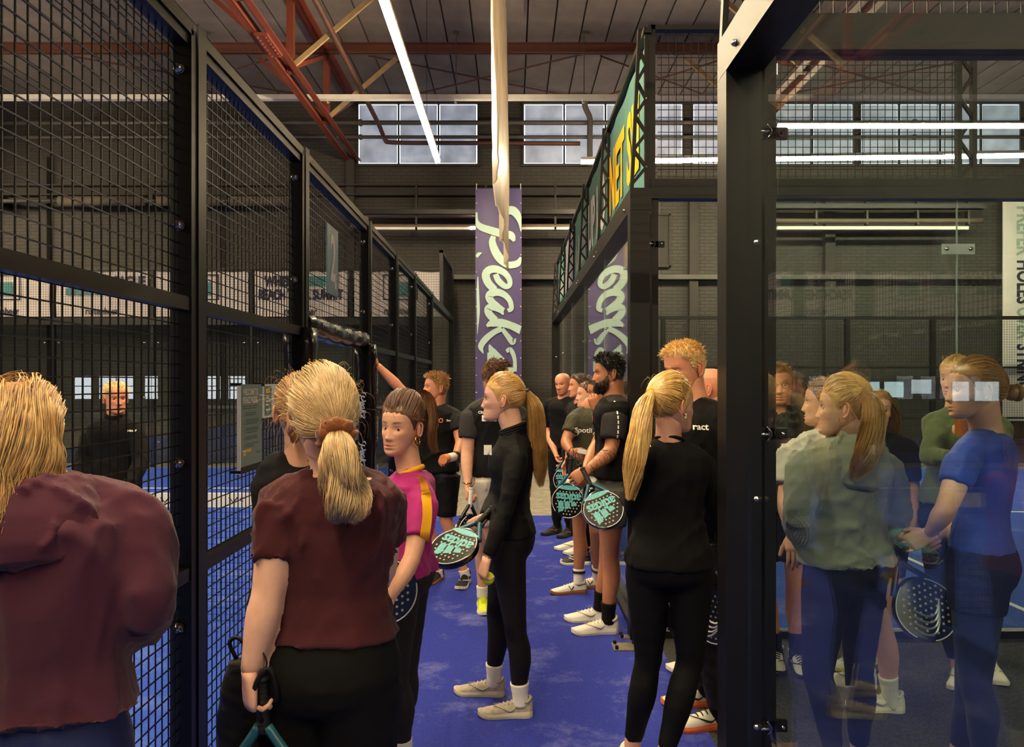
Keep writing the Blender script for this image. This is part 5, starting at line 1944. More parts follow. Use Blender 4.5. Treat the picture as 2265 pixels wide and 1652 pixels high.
# ---- padel racket -----------------------------------------------------
R_BLACK = mat('black racket lacquer', rgb(14, 14, 15), rough=0.25, var=0.15, coat=0.4)
R_TEAL = mat('turquoise racket print', rgb(84, 186, 196), rough=0.35, var=0.05)
R_HOLE = mat('pale racket hole', rgb(188, 178, 156), rough=0.7, var=0.15, scale=60)
R_WHITE = mat('white racket print', rgb(226, 224, 218), rough=0.35, var=0.04)
R_GRIP = mat('black wrapped grip', rgb(20, 20, 20), rough=0.7, bump=0.5, bscale=80)
R_GRIPW = mat('white wrapped grip', rgb(220, 216, 208), rough=0.7, bump=0.4, bscale=80)
R_SILVER = mat('silver racket print', rgb(176, 178, 178), rough=0.3, metal=0.5)


def racket(label, hand, d, n, style='teal', grip=R_GRIP, hold=.07, group='padel rackets'):
    """hand = where it is held on the grip; d runs from grip to head, n is the face normal"""
    d, n = nrm(d), nrm(n)
    n = nrm(n - d * (n @ d))
    r = np.cross(d, n)                       # sideways
    o = V3(hand) - d * hold

    def M(p): return o + p[:, :1] * r + p[:, 1:2] * d + p[:, 2:3] * n
    root = empty('padel_racket', tuple(o), label, 'racket', group)
    out, inn = [], []
    for t in np.linspace(0, 2 * PI, 49)[:-1]:
        x, y = .130 * math.sin(t), -.135 * math.cos(t)
        if y < 0: x *= 1 - .22 * (y / .135) ** 2
        out.append((x, .315 + y))
    out = np.array(out)
    T = .019

    def rim(sc, z): return np.concatenate([(out - (0, .315)) * sc + (0, .315), np.full((48, 1), z)], 1)
    rows = [M(rim(.93, -T)), M(rim(.985, -T * .9)), M(rim(1.0, -T * .4)), M(rim(1.0, T * .4)), M(rim(.985, T * .9)), M(rim(.93, T))]
    obj('face', loft_arrays(rows), R_BLACK, root, smooth=False)
    ln = MB()
    for sg in (1, -1):
        for t0, t1 in ((.5, 2.3), (2.9, 4.4), (4.9, 5.7)):
            q = []
            for t in np.linspace(t0, t1, 16):
                x, y = .130 * math.sin(t), -.135 * math.cos(t)
                if y < 0: x *= 1 - .22 * (y / .135) ** 2
                q.append((x * .955, .315 + y * .955, sg * (T + .0006)))
            ln.tube(M(np.array(q)), .0028, 4)
    obj('rim_line', ln, R_WHITE, root)
    th = MB()
    for sx in (-1, 1):
        th.tube(M(spline(np.array([(sx * .012, .118, 0), (sx * .034, .150, 0), (sx * .066, .192, 0), (sx * .092, .225, 0)]), 10)), .013, 8)
    obj('throat', th, R_BLACK if style != 'teal' else mat('teal black throat', rgb(40, 92, 108), rough=0.3), root, smooth=True)
    g = MB().tube(M(np.array([(0, .0, 0), (0, .02, 0), (0, .12, 0), (0, .135, 0)])), (.0165, .0155, .0155, .014), 10)
    g.tube(M(np.array([(0, -.008, 0), (0, .004, 0)])), .019, 10)
    for y in np.arange(.01, .12, .014): g.tube(M(np.array([(0, y, 0), (0, y + .003, 0)])), .0168, 10)
    obj('grip', g, grip, root, smooth=True)
    cr = M(spline(np.array([(0, -.008, 0), (.02, -.05, .01), (.0, -.09, .015), (-.02, -.05, .01), (0, -.008, 0)]), 20))
    obj('wrist_cord', MB().tube(cr, .0025, 5), R_GRIP, root)
    hl_ = MB()
    hs_ = [(x + (.012 if j % 2 else 0), y) for j, y in enumerate(np.arange(.225, .43, .024)) for x in np.arange(-.096, .1, .025)]
    ok = [(x, y) for x, y in hs_ if (x / .108) ** 2 + ((y - .315) / .112) ** 2 < 1]
    for x, y in ok:
        for sg in (1, -1):
            a = np.linspace(0, 2 * PI, 9)[:-1]
            pv = np.stack([x + .0055 * np.cos(a), y + .0055 * np.sin(a), np.full(8, sg * (T + .0022))], 1)
            hl_.add(M(pv), [tuple(range(8)) if sg > 0 else tuple(range(7, -1, -1))])
    ho = obj('hole', hl_, R_HOLE, root, kind='stuff')
    if style == 'teal':
        tx = MB()
        for sg in (1, -1):
            v, f = text_arrays('adidas', 1.0, .03, .95)
            v = v.copy(); v *= .19 / (v[:, 0].max() - v[:, 0].min()); v[:, 1] *= 1.15
            tx.add(M(np.stack([sg * v[:, 0], v[:, 1] + .292, v[:, 2] + sg * (T + .0012)], 1)), f if sg > 0 else [q[::-1] for q in f])
            for i, (x0, h) in enumerate(((-.062, .035), (-.012, .062), (.036, .088))):
                q = np.array([(x0, .322, 0), (x0 + .040, .322, 0), (x0 + .040 - .02 * .4, .322 + h, 0), (x0 - .02 * .4, .322 + h * .72, 0)])
                q[:, 0] *= sg
                q[:, 2] = sg * (T + .0012)
                tx.add(M(q), [(0, 1, 2, 3) if sg > 0 else (3, 2, 1, 0)])
        obj('lettering', tx, R_TEAL, root)
        ac = MB()
        for sg in (1, -1):
            a = np.linspace(-1, 1, 12)
            q = np.concatenate([np.stack([.085 * a, .222 + .018 * a ** 2 * 0 + .012 * (1 - a ** 2), 0 * a], 1), np.stack([.085 * a, .214 - .016 * (1 - a ** 2), 0 * a], 1)])
            q[:, 2] = sg * (T + .0008)
            ac.add(M(q), [(i, i + 1, 13 + i, 12 + i) for i in range(11)])
        obj('throat_print', ac, R_TEAL, root)
    else:
        ac = MB()
        for sg in (1, -1):
            for k in range(4):
                a = np.linspace(-1, 1, 14)
                q = np.stack([.06 * a + .012 * k - .01, .35 + .022 * k * np.ones(14) - .05 * a ** 2, np.full(14, sg * (T + .0012))], 1)
                ac.tube(M(q), .0045, 4)
        obj('stripe_print', ac, R_SILVER if style == 'silver' else R_WHITE, root)
    return root
# ------------------------------------------------------------------ the people
from mathutils.bvhtree import BVHTree


def cloth(name, c, rough=.85, var=.12, sheen=.08, spec=.25, bump=.25, bscale=420, scale=8, **kw):
    if max(c) < .03: sheen, spec = 0.0, .2
    return mat(name, c, rough=rough, var=var, sheen=sheen, spec=spec, bump=bump, bscale=bscale, scale=scale, **kw)


MAROON_H = cloth('maroon sweatshirt fleece', rgb(80, 36, 53), sheen=.15)
MAROON_T = cloth('maroon jersey', rgb(70, 26, 32))
NAVY = cloth('navy jersey', rgb(26, 36, 86), rough=.6)
BLACK = cloth('black jersey', rgb(11, 10, 11), var=.2)
BLACK2 = cloth('black sports knit', rgb(14, 13, 15), rough=.7, var=.2)
LEGG = cloth('dark plum leggings', rgb(20, 15, 19), rough=.65)
LEGGB = cloth('black leggings', rgb(8, 8, 9), rough=.7)
CHAR = cloth('charcoal jersey', rgb(48, 46, 46), rough=.8)
LEGGK = cloth('khaki black leggings', rgb(38, 33, 30), rough=.7)
MAGENTA = cloth('magenta jersey', rgb(166, 26, 112), rough=.55)
GOLD = cloth('golden yellow trim', rgb(240, 172, 28), rough=.6)
OLIVE = cloth('dark olive jersey', rgb(56, 54, 36), rough=.7)
WHITEC = cloth('white cotton', rgb(232, 226, 214))
LGREY = cloth('light grey cotton', rgb(190, 184, 174))
HGREY = cloth('sage grey fleece', rgb(122, 124, 110), sheen=.15)
GREEN = cloth('moss green knit', rgb(86, 96, 62), sheen=.2)
BLUE = cloth('royal blue jersey', rgb(40, 62, 158), rough=.6)
GREYS = cloth('grey shorts twill', rgb(92, 90, 84))
CAMO = cloth('dark camouflage cotton', rgb(48, 46, 42), var=.5, scale=16)
TAG = mat('white name sticker', rgb(240, 236, 228), rough=.6, var=.02)
GOLDM = mat('polished gold', rgb(226, 170, 70), rough=.15, metal=1.0)
BROWNV = cloth('rust velvet', rgb(132, 70, 22), sheen=.5, var=.3, scale=30)
SHOE_W = mat('white shoe leather', rgb(226, 220, 206), rough=.5, var=.05)
SHOE_BE = mat('beige grey shoe mesh', rgb(178, 164, 146), rough=.7, var=.2, scale=40, bump=.3, bscale=300)
SHOE_B = mat('black shoe knit', rgb(26, 25, 25), rough=.7, var=.2)
SOLE_W = mat('white rubber sole', rgb(222, 216, 202), rough=.6)
SOLE_G = mat('gum rubber sole', rgb(150, 92, 48), rough=.6)
SOLE_O = mat('orange rubber sole', rgb(232, 110, 60), rough=.6)
SOLE_Y = mat('yellow rubber sole', rgb(214, 200, 60), rough=.6)
SOLE_B = mat('black rubber sole', rgb(24, 24, 24), rough=.6)
NEON = mat('neon yellow shoe knit', rgb(206, 220, 40), rough=.6)
MARK_B = mat('black shoe mark', rgb(28, 28, 30), rough=.5)
MARK_G = mat('grey shoe mark', rgb(150, 146, 138), rough=.5)
ST_BEIGE = dict(upper=SHOE_BE, sole=mat('cream rubber sole', rgb(206, 196, 172), rough=.6), lace=LGREY, mark=MARK_G)
ST_WHITE = dict(upper=SHOE_W, sole=SOLE_W, lace=SHOE_W, mark=MARK_G)
ST_GUM = dict(upper=SHOE_W, sole=SOLE_G, lace=SHOE_W, mark=MARK_B, shape='v')
ST_BLACK = dict(upper=SHOE_B, sole=SOLE_W, lace=SHOE_B, mark=TAG)
ST_BGUM = dict(upper=SHOE_B, sole=SOLE_G, lace=SHOE_B)
ST_ORANGE = dict(upper=SHOE_W, sole=SOLE_O, lace=MARK_B, mark=MARK_B)
ST_YEL = dict(upper=SHOE_W, sole=SOLE_Y, lace=SHOE_W, mark=MARK_G)
ST_NEON = dict(upper=NEON, sole=SOLE_W, lace=NEON)
ST_BLK2 = dict(upper=SHOE_B, sole=SOLE_B, lace=SHOE_B, mark=mat('rust shoe mark', rgb(150, 80, 50)))

BLONDE = hair_mat('honey blonde', rgb(168, 120, 62), rgb(214, 172, 108))
BLONDE2 = hair_mat('ash blonde', rgb(172, 134, 86), rgb(216, 184, 132))
BLONDE3 = hair_mat('golden blonde', rgb(190, 142, 74), rgb(232, 194, 120))
DBLONDE = hair_mat('dark blonde', rgb(128, 88, 46), rgb(178, 132, 76))
BROWN = hair_mat('warm brown', rgb(72, 42, 22), rgb(112, 70, 38))
GINGER = hair_mat('strawberry blond', rgb(206, 162, 96), rgb(248, 218, 154))
DBROWN = hair_mat('dark brown', rgb(44, 28, 18), rgb(70, 46, 30))
JET = hair_mat('black', rgb(14, 12, 11), rgb(30, 25, 22))


def decal(root, target, v, f, centre, right, up, m, name='print', lift=.003):
    """lay flat print onto a garment by casting it along its normal"""
    me = target.data
    org = np.array(base_of(target))
    tree = BVHTree.FromPolygons([tuple(np.array(x.co) + org) for x in me.vertices], [tuple(p.vertices) for p in me.polygons])
    right, up = nrm(right), nrm(up)
    n = np.cross(right, up)
    q = V3(centre) + v[:, :1] * right + v[:, 1:2] * up
    out = []
    last = None
    for p in q:
        h = tree.ray_cast(Vector(p + n * .35), Vector(-n), .7)
        if h[0] is None:
            out.append(None)
        else:
            out.append(np.array(h[0]) + n * lift)
    good = [x for x in out if x is not None]
    if not good: return None
    dep = np.mean([(x - V3(centre)) @ n for x in good])
    out = [x if x is not None else q[i] + n * dep for i, x in enumerate(out)]
    return obj(name, (np.array(out), f), m, root, smooth=len(f) > 8 and all(len(q) == 4 for q in f))


def grid2(w, h, nx=6, ny=4):
    v = np.array([(w * (i / nx - .5), h * (j / ny - .5), 0) for j in range(ny + 1) for i in range(nx + 1)])
    f = [(j * (nx + 1) + i, j * (nx + 1) + i + 1, (j + 1) * (nx + 1) + i + 1, (j + 1) * (nx + 1) + i) for j in range(ny) for i in range(nx)]
    return v, f


def strip2(pts, w, n=16):
    P = spline([(a, b, 0) for a, b in pts], n)
    T = np.gradient(P, axis=0); T /= np.linalg.norm(T, axis=1)[:, None]
    N = np.stack([-T[:, 1], T[:, 0], 0 * T[:, 0]], 1)
    return np.concatenate([P + N * w / 2, P - N * w / 2]), [(i + 1, i, n + i, n + i + 1) for i in range(n - 1)]


CAMR, CAMU = (1, 0, 0), (0, 0, 1)        # for prints that face the aisle


def earring(p, sd, r=.012, thick=.0025, m=GOLDM):
    c = np.array((sd * .083, -.008, -.040 - r * .6))
    P = np.array([p.hl(c + np.array((0, r * math.sin(a), r * math.cos(a)))) for a in np.linspace(0, 2 * PI, 17)])
    return obj('earring', MB().tube(P, thick, 7, cap=False), m, p.root, smooth=True)


def scrunch(p, c, axis, r, t, m, name='hair_tie'):
    axis = nrm(axis)
    u = nrm(np.cross(axis, (0.3, .2, 1)))
    w = np.cross(axis, u)
    A = np.linspace(0, 2 * PI, 73)
    P = np.array([p.hl(V3(c) + (u * math.cos(a) + w * math.sin(a)) * r + axis * t * .35 * math.sin(9 * a)) for a in A])
    return obj(name, MB().tube(P, t * (1 + .22 * np.sin(A * 17) + .12 * np.sin(A * 7 + 1)), 9, cap=False), m, p.root, smooth=True)


def hood(p, depth=.10, m=None):
    """hood lying folded on the upper back, as volumes to melt into the sweatshirt"""
    out = []
    nk = p.j['neck']
    up = np.array((0, 0, 1.0))
    k = p.k
    A = np.linspace(-PI * .92, PI * .92, 25)
    for (ra, rb, dz, rr, drop) in ((.092, .094, .030, .030, .03), (.122, .140, -.012, .034, .06), (.128, .168, -.062, .032, .075)):
        P = np.array([nk - p.fs * rb * math.cos(a) * k + p.rs * ra * math.sin(a) * k + up * (dz - drop * (math.cos(a) + 1) / 2 + .012) * k for a in A])
        out.append(tube_arrays(P, rr * k * (.55 + .45 * (np.cos(A) + 1) / 2), 10, round_caps=True))
    return out


def hood_part(p, m, drop=1.0, width=1.0, seed=0, amp=.010):
    """a hood lying open on the back: thick cloth rim round the neck, pouch hanging behind"""
    nk = p.j['neck'] + np.array((0, 0, .008))
    k = p.k
    prof = np.array(((.066, -.015), (.070, .022), (.088, .048), (.118, .046), (.150, .018), (.180, -.035), (.196, -.095), (.190, -.140), (.165, -.158), (.135, -.150), (.120, -.10), (.095, -.05)))
    rows = []
    for a in np.linspace(-PI * .93, PI * .93, 49):
        b = ((math.cos(a) + 1) / 2) ** .75
        d = -p.fs * math.cos(a) + p.rs * math.sin(a) * 1.06 * width
        row = []
        for r, z in prof:
            rr = .068 + (r - .068) * (.22 + .78 * b)
            zz = z * (.35 + .65 * b) * (drop if z < 0 else 1) - .030 * (1 - b)
            row.append(nk + d * rr * k + np.array((0, 0, zz * k)))
        rows.append(np.array(row))
    v, f = loft_arrays(rows)
    v, f = remesh(v, f, .009, 3)
    v = crumple(v, f, amp, 12, seed, floor=-.012)
    h = obj('hood', (v, f), m, p.root, smooth=True)
    return h


def pouch(p, w=.12, h=.15):
    nk = p.j['neck']
    up = np.array((0, 0, 1.0))
    rows = []
    for t, a, b in ((0, .10, .05), (.25, .115, .055), (.55, .10, .05), (.8, .065, .038), (1, .02, .02)):
        rows.append(ring(nk - p.fs * (.125 + .014 * math.sin(PI * t)) * p.k - up * (.03 + h * t) * p.k, p.rs, p.fs, a * p.k, b * p.k, b * p.k, 18, 2.2))
    return loft_arrays(rows)


def sleeves(p, m, frac, ease):
    """raglan sleeves in their own cloth"""
    return p.garment('raglan_sleeve', [x for q in 'RL' for x in (p.arm(q, ease + .010, frac), p.shoulder(q, ease * .85 + .005))], m, amp=.002, seed=3)


# 1 ---- woman at the fence, maroon hooded sweatshirt
p = Person('woman in maroon hooded sweatshirt and navy shorts leaning beside the fence post, seen from behind', 1.62, 92, 1.69, 8, head=20, skin='pale', bulk=1.2, shoulders=.116,
           J=dict(shR=W(300, 1118, 1.66), elbR=W(334, 1345, 1.62), wriR=W(250, 1410, 1.9), shL=W(-15, 1112, 1.62), elbL=W(-15, 1330, 1.60), wriL=W(60, 1420, 1.8), neck=W(95, 1078, 1.63), head=W(42, 978, 1.64)),
           hands={'R': dict(curl='relaxed'), 'L': dict(curl='relaxed')}, cover=True)
g = p.top(MAROON_H, 'hooded_sweatshirt', sleeve=1.93, hem=.20, ease=.032, sease=.022, amp=.012, freq=9)
hood_part(p, MAROON_H, 1.0, 1.05)
p.bottoms(NAVY, 'shorts', leg=.8, waist=.24, ease=.028, amp=.006, freq=9)
p.socks(WHITEC); p.shoes(ST_WHITE)
p.hair_fall(BLONDE, n=4600, bottom=-.082, out=.050, thick=.020, wave=.016, w=.0021)
kp = MB()
rs_ = np.random.RandomState(4)
Q = []
for i in range(240):
    a, b = rs_.uniform(0, 2 * PI), rs_.normal(size=3) * .012
    c = np.array((-.035, -.125, .035)) + b
    t = np.linspace(0, 1, 9)[:, None]
    Q.append(c + np.concatenate([.03 * np.sin(t * 3 + a) - .02 * t, -.02 * np.sin(PI * t), .025 * np.cos(t * 3 + a) - .085 * t], 1))
v, f = ribbons(np.array(Q), np.array((0, 0, 0)), np.full(240, .0035), .3)
obj('half_up_knot', (p.hl(v), f), BLONDE, p.root, smooth=True)
P1 = p

# 2 ---- woman in maroon t-shirt with the scrunchie
p = Person('woman in maroon t-shirt with long ponytail in a rust velvet scrunchie, carrying a drawstring bag', 2.1, 722, 1.72, 8, head=-14, pitch=2, skin='pale', bulk=1.24, shoulders=.108,
           J=dict(shL=W(622, 1092, 2.06), elbL=W(592, 1318, 2.0), wriL=W(552, 1492, 1.96), shR=W(842, 1072, 2.18), elbR=W(850, 1260, 2.28), wriR=W(790, 1330, 2.5), neck=W(735, 1040, 2.11), head=W(712, 924, 2.1)),
           hands={'L': dict(curl='hold', n=(.75, .55, 0), d=(.03, -.02, -1)), 'R': dict(curl='relaxed')})
p.top(MAROON_T, 't_shirt', sleeve=.62, hem=.17, ease=.015, amp=.0075, freq=13, seed=2)
p.collar_ring(MAROON_T, .008)
p.bottoms(BLACK, 'trousers', leg=1.95, waist=.3, ease=.02, amp=.006, freq=10, seed=3)
p.shoes(ST_WHITE)
tie = p.lh(W(742, 948, 1.99))
p.hair_back(BLONDE2, tie, [p.lh(W(752, 1010, 1.93)), p.lh(W(758, 1070, 1.93)), p.lh(W(772, 1120, 1.94)), p.lh(W(782, 1150, 1.95))], n=4400, pn=2300, prad=(.024, .048, .056, .052, .030), thick=.014, puff=.014, wave=.022, w=.0021, loose=110, seed=1, droop=.03)
scrunch(p, tie + .25 * (p.lh(W(752, 1010, 1.93)) - tie), p.lh(W(752, 1010, 1.93)) - tie + np.array((0, -.03, 0)), .036, .0175, BROWNV, 'scrunchie')
earring(p, -1, .006, .0015)
cl = MB().tube(np.array([p.hl((-.045, -.09, .072)), p.hl((-.03, -.095, .085)), p.hl((-.012, -.095, .083))]), .003, 6)
obj('hair_clip', cl, GOLDM, p.root, smooth=True)
obj('necklace', MB().tube(np.array([p.j['neck'] + np.array((0, 0, .022)) + p.rs * .066 * math.cos(a) + p.fs * .064 * math.sin(a) - np.array((0, 0, .02 * math.sin(a))) for a in np.linspace(0, 2 * PI, 25)]), .0012, 5, cap=False), GOLDM, p.root)
P2 = p
hand2 = W(560, 1545, 1.95)

# 3 ---- woman mostly hidden behind her
p = Person('woman in black t-shirt standing by the notice board, half hidden behind the maroon t-shirt', 2.68, 664, 1.70, -12, head=-20, skin='fair',
           J=dict(shL=W(614, 1012, 2.66), elbL=W(596, 1125, 2.62), wriL=W(612, 1215, 2.72), head=W(662, 912, 2.68)))
p.top(BLACK, 't_shirt', sleeve=.55, hem=.05, ease=.013, seed=4); p.bottoms(LEGGB, 'leggings', leg=1.9); p.shoes(ST_WHITE)
tie = np.array((0, -.115, .0))
p.hair_back(DBLONDE, tie, [(-.02, -.135, -.05), (-.03, -.13, -.10)], n=1400, pn=500, loose=120, seed=3, prad=(.02, .03, .03, .02, .008))

# 4 ---- woman in the magenta shirt
p = Person('woman in magenta shirt with yellow shoulder stripe and gold hoop earring, looking towards the aisle', 3.25, 893, 1.665, -82, head=-156, pitch=2, roll=-3, skin='fair', shoulders=.104,
           J=dict(shL=W(936, 1092, 3.13), elbL=W(912, 1238, 3.0), wriL=W(858, 1330, 2.90), shR=W(868, 1086, 3.42), elbR=W(850, 1200, 3.5), wriR=W(810, 1260, 3.35), neck=W(905, 1042, 3.27), head=W(886, 946, 3.24),
                  ankL=W(893, 1668, 3.2), ankR=W(880, 1640, 3.38)), gaze=(-.38, 1, .02), hands={'L': dict(curl='grip'), 'R': dict(curl='relaxed')}, brow=.18, eyes=IRIS)
g = p.top(MAGENTA, 'football_shirt', sleeve=.66, hem=.02, ease=.017, amp=.0048, freq=12, seed=5)
p.collar_ring(GOLD, .011, .004)
decal(p.root, g, *strip2([(-.030, .055), (-.006, .02), (.012, -.08), (.002, -.20)], .036, 30), centre=W(936, 1092, 3.0), right=CAMR, up=CAMU, m=GOLD, name='shoulder_stripe', lift=.010)
decal(p.root, g, *grid2(.07, .05), centre=W(858, 1168, 3.0), right=CAMR, up=CAMU, m=TAG, name='name_sticker')
p.bottoms(LEGGK, 'leggings', leg=1.86, waist=.16, ease=.004, amp=.0015)
p.socks(WHITEC, 1.8); p.shoes(ST_WHITE)
tie = p.lh(W(914, 882, 3.33))
p.hair_back(BROWN, tie, [p.lh(W(934, 874, 3.35)), p.lh(W(950, 892, 3.34)), p.lh(W(957, 935, 3.32)), p.lh(W(955, 975, 3.3)), p.lh(W(966, 1002, 3.29))], n=3000, w=.0021, pn=900, prad=(.020, .030, .030, .026, .010), loose=90, seed=5, thick=.012, puff=.014, wave=.008)
scrunch(p, tie, p.lh(W(934, 874, 3.35)) - tie, .018, .006, mat('brown hair tie', rgb(60, 36, 24)))
earring(p, -1, .019, .0046)
P4 = p
gr = W(812, 1235, 2.98)
racket('turquoise lettered racket behind the forearm of the woman in magenta', gr, W(850, 1304, 3.0) - gr, (.35, -1, .1), 'teal', hold=.17)

# 5 ---- young man with the raised arm
p = Person('young man in black t-shirt and shorts with one arm raised against the padded post', 6.54, 966, 1.79, 196, head=248, pitch=-4, skin='ruddy', male=True,
           J=dict(shR=W(934, 912, 6.5), elbR=W(884, 858, 6.44), wriR=W(833, 806, 6.38), shL=W(1010, 918, 6.5), elbL=W(1020, 982, 6.4), wriL=W(1006, 1012, 6.28), ankR=W(970, 1272, 6.62), ankL=W(1030, 1272, 6.5)),
           hands={'R': dict(curl='flat', d=(-.25, -.02, 1), n=(-1, 0, -.1), spread=.3), 'L': dict(curl='hold', d=(-.8, -.4, .1), n=(0, -.1, -1))})
g = p.top(BLACK, 't_shirt', sleeve=.5, hem=-.04, ease=.016, amp=.006, freq=11, seed=6)
sleeves(p, cloth('dark grey jersey', rgb(34, 32, 32)), .5, .020)
p.collar_ring(BLACK, .008)
m_ = MB(); text_on(m_, 'Startel', (0, 0, 0), (1, 0, 0), (0, 1, 0), height=.017, bold=.02, off=0)
v, f = m_.arrays(); decal(p.root, g, v + np.array((.02, 0, 0)), f, W(990, 930, 6.4), CAMR, CAMU, TAG, 'print')
v, f = strip2([(.016 * math.cos(a), .016 * math.sin(a)) for a in np.linspace(0, 6.28, 9)], .006, 24)
decal(p.root, g, v, f, W(975, 930, 6.4), CAMR, CAMU, mat('orange print', rgb(226, 120, 50)), 'print')
p.bottoms(BLACK2, 'shorts', leg=.9, waist=.1, ease=.026, amp=.006, freq=10)
p.socks(WHITEC, 1.9); p.shoes(ST_BGUM, ST_BLACK)
p.hair_short(DBLONDE, .028, 1800, lift=.5, flow=(.1, .25, .6), top=1.5, spiky=.25, seed=5)
obj('watch', MB().tube([p.j['wriL'] + nrm(p.j['elbL'] - p.j['wriL']) * .02, p.j['wriL'] + nrm(p.j['elbL'] - p.j['wriL']) * .045], .034, 14), MARK_B, p.root)
cp = empty('paper_tube', tuple(W(988, 1016, 6.18)), 'short white tube with orange open end held by the young man', 'tube')
a, b = V3(W(1003, 1010, 6.24)), V3(W(980, 1016, 6.1))
obj('sleeve', MB().tube([a, a + (b - a) * .6], .036, 18), WHITEC, cp, smooth=False)
obj('open_end', MB().tube([a + (b - a) * .6, b], .038, 18), mat('orange cardboard', rgb(214, 128, 70), rough=.7), cp)

# 6 ---- tall man behind the ponytail
p = Person('tall man in pale shorts holding a racket by its white grip', 5.84, 1094, 1.885, 165, head=75, pitch=4, skin='fair', male=True,
           J=dict(shR=W(1044, 908, 5.82), elbR=W(1032, 1004, 5.76), wriR=W(1035, 1074, 5.66), shL=W(1148, 908, 5.85)), hands={'R': dict(curl='grip', d=(.1, -.1, -1), n=(.9, -.3, 0))})
g = p.top(BLACK2, 't_shirt', sleeve=.5, hem=-.03, ease=.016, amp=.005, seed=7)
sleeves(p, CHAR, .62, .021)
decal(p.root, g, *grid2(.11, .045), centre=W(1082, 925, 5.7), right=CAMR, up=CAMU, m=TAG, name='name_sticker')
m_ = MB(); text_on(m_, 'CRAFT', (0, 0, 0), (1, 0, 0), (0, 1, 0), height=.02, bold=.02, off=0)
decal(p.root, g, *m_.arrays(), centre=W(1070, 912, 5.7), right=CAMR, up=CAMU, m=TAG, name='print')
p.bottoms(LGREY, 'shorts', leg=.85, waist=.1, ease=.026, amp=.006); p.socks(WHITEC, 1.85); p.shoes(ST_NEON)
p.hair_short(BROWN, .032, 1600, lift=.25, flow=(.5, .35, .12), top=1.6, seed=8, spiky=.15)
obj('bracelet', MB().tube(np.array([p.j['wriR'] + np.array((.032 * math.cos(a), .032 * math.sin(a), .02)) for a in np.linspace(0, 2 * PI, 17)]), .004, 6, cap=False), GOLDM, p.root)
racket('black and white racket with white grip held by the tall man', W(1041, 1102, 5.6), W(1034, 1200, 5.55) - W(1041, 1102, 5.6), (.75, -.66, 0), 'white', R_GRIPW)

# 7 ---- woman in black half-zip, centre of the aisle
p = Person('woman in black half-zip top, plum leggings and beige trainers, ball in hand', 4.0, 1122, 1.745, -88, head=-84, pitch=-1, skin='pale',
           J=dict(ankL=W(1152, 1552, 3.92), ankR=W(1092, 1508, 4.18), shL=W(1146, 992, 3.86), elbL=W(1118, 1130, 3.78), wriL=W(1076, 1238, 3.74), shR=W(1122, 986, 4.16), elbR=W(1098, 1098, 4.22), wriR=W(1070, 1146, 4.08),
                  neck=W(1136, 958, 4.0), head=W(1108, 884, 4.0), kneeL=W(1140, 1385, 3.9), kneeR=W(1100, 1350, 4.14), pelvis=W(1126, 1190, 4.0)), brow=.6, eyes=IRISB, cover=True,
           hands={'L': dict(curl='hold', d=(-.25, -.02, -1), n=(.85, .5, .0)), 'R': dict(curl='grip', d=(-.75, -.1, -.5), n=(-.2, .9, -.2))})
p.j['toeL'] = np.array((-1, -.02, 0)); p.j['toeR'] = np.array((-1, .12, 0))
g = p.top(BLACK2, 'half_zip_top', sleeve=1.93, hem=.03, ease=.010, sease=.010, amp=.0035, freq=13, seed=8, collar=1.05)
p.collar_ring(BLACK2, .010, -.012, tall=.05)
decal(p.root, g, *grid2(.04, .05), centre=W(1077, 1000, 3.8), right=CAMR, up=CAMU, m=TAG, name='name_sticker')
p.bottoms(LEGG, 'leggings', leg=1.78, waist=.2, ease=.003, amp=.0010, seed=2)
p.socks(WHITEC, 1.74); p.shoes(ST_BEIGE)
tie = p.lh(W(1162, 866, 4.0))
p.hair_back(BLONDE, tie, [p.lh(W(1182, 900, 4.0)), p.lh(W(1188, 960, 3.98)), p.lh(W(1193, 1030, 3.97)), p.lh(W(1197, 1078, 3.97))], n=2600, w=.0023, pn=1600, prad=(.018, .045, .050, .042, .014), thick=.010, puff=.008, loose=40, seed=7, wave=.006)
scrunch(p, tie, p.lh(W(1182, 900, 4.0)) - tie, .018, .006, MARK_B)
earring(p, -1, .004, .0015)
gr = W(1062, 1152, 4.0)
racket('turquoise lettered black racket held low by the woman in the half-zip top', gr, W(1004, 1214, 3.86) - gr, (-.62, -.78, -.12), 'teal', hold=.10)
props(obj('padel_ball', MB().ball(tuple(p.j['wriL'] + nrm((-.25, -.02, -1)) * .098 + nrm((.85, .5, 0)) * .036), .032, 14, 10), _M['yellow felt'], smooth=True), 'yellow ball gripped in the hand of the woman in the half-zip top', 'ball')

# 8..11 ---- the row of men along the glass wall
p = Person('bald man in black sportswear at the brick wall end of the row of men', 8.6, 1246, 1.82, 222, head=214, pitch=8, roll=4, skin='ruddy', male=True, stub=.35, group=None,
           J=dict(wriR=W(1232, 1010, 8.4), wriL=W(1258, 1010, 8.35)), detail=False)
p.top(BLACK, 't_shirt', sleeve=.9, hem=-.04, ease=.016, vox=.013, seed=9); p.bottoms(BLACK, 'shorts', leg=1.9, waist=.1, ease=.02, vox=.013); p.socks(BLACK, 1.9); p.shoes(ST_BLK2)
p = Person('dark-haired man in black partly hidden behind the bald man', 7.75, 1283, 1.80, 250, head=262, skin='ruddy', male=True, detail=False)
p.top(BLACK, 't_shirt', sleeve=.6, vox=.013); p.bottoms(BLACK, 'trousers', leg=1.9, vox=.013, ease=.02); p.shoes(ST_WHITE)
p.hair_short(DBROWN, .02, 900, top=1.3, seed=3)
p = Person('man in black with black trainers hidden behind the man in the olive shirt', 7.1, 1302, 1.72, 262, head=262, skin='fair', male=True, detail=False, J=dict(ankR=W(1292, 1229, 7.18), ankL=W(1290, 1222, 7.3)))
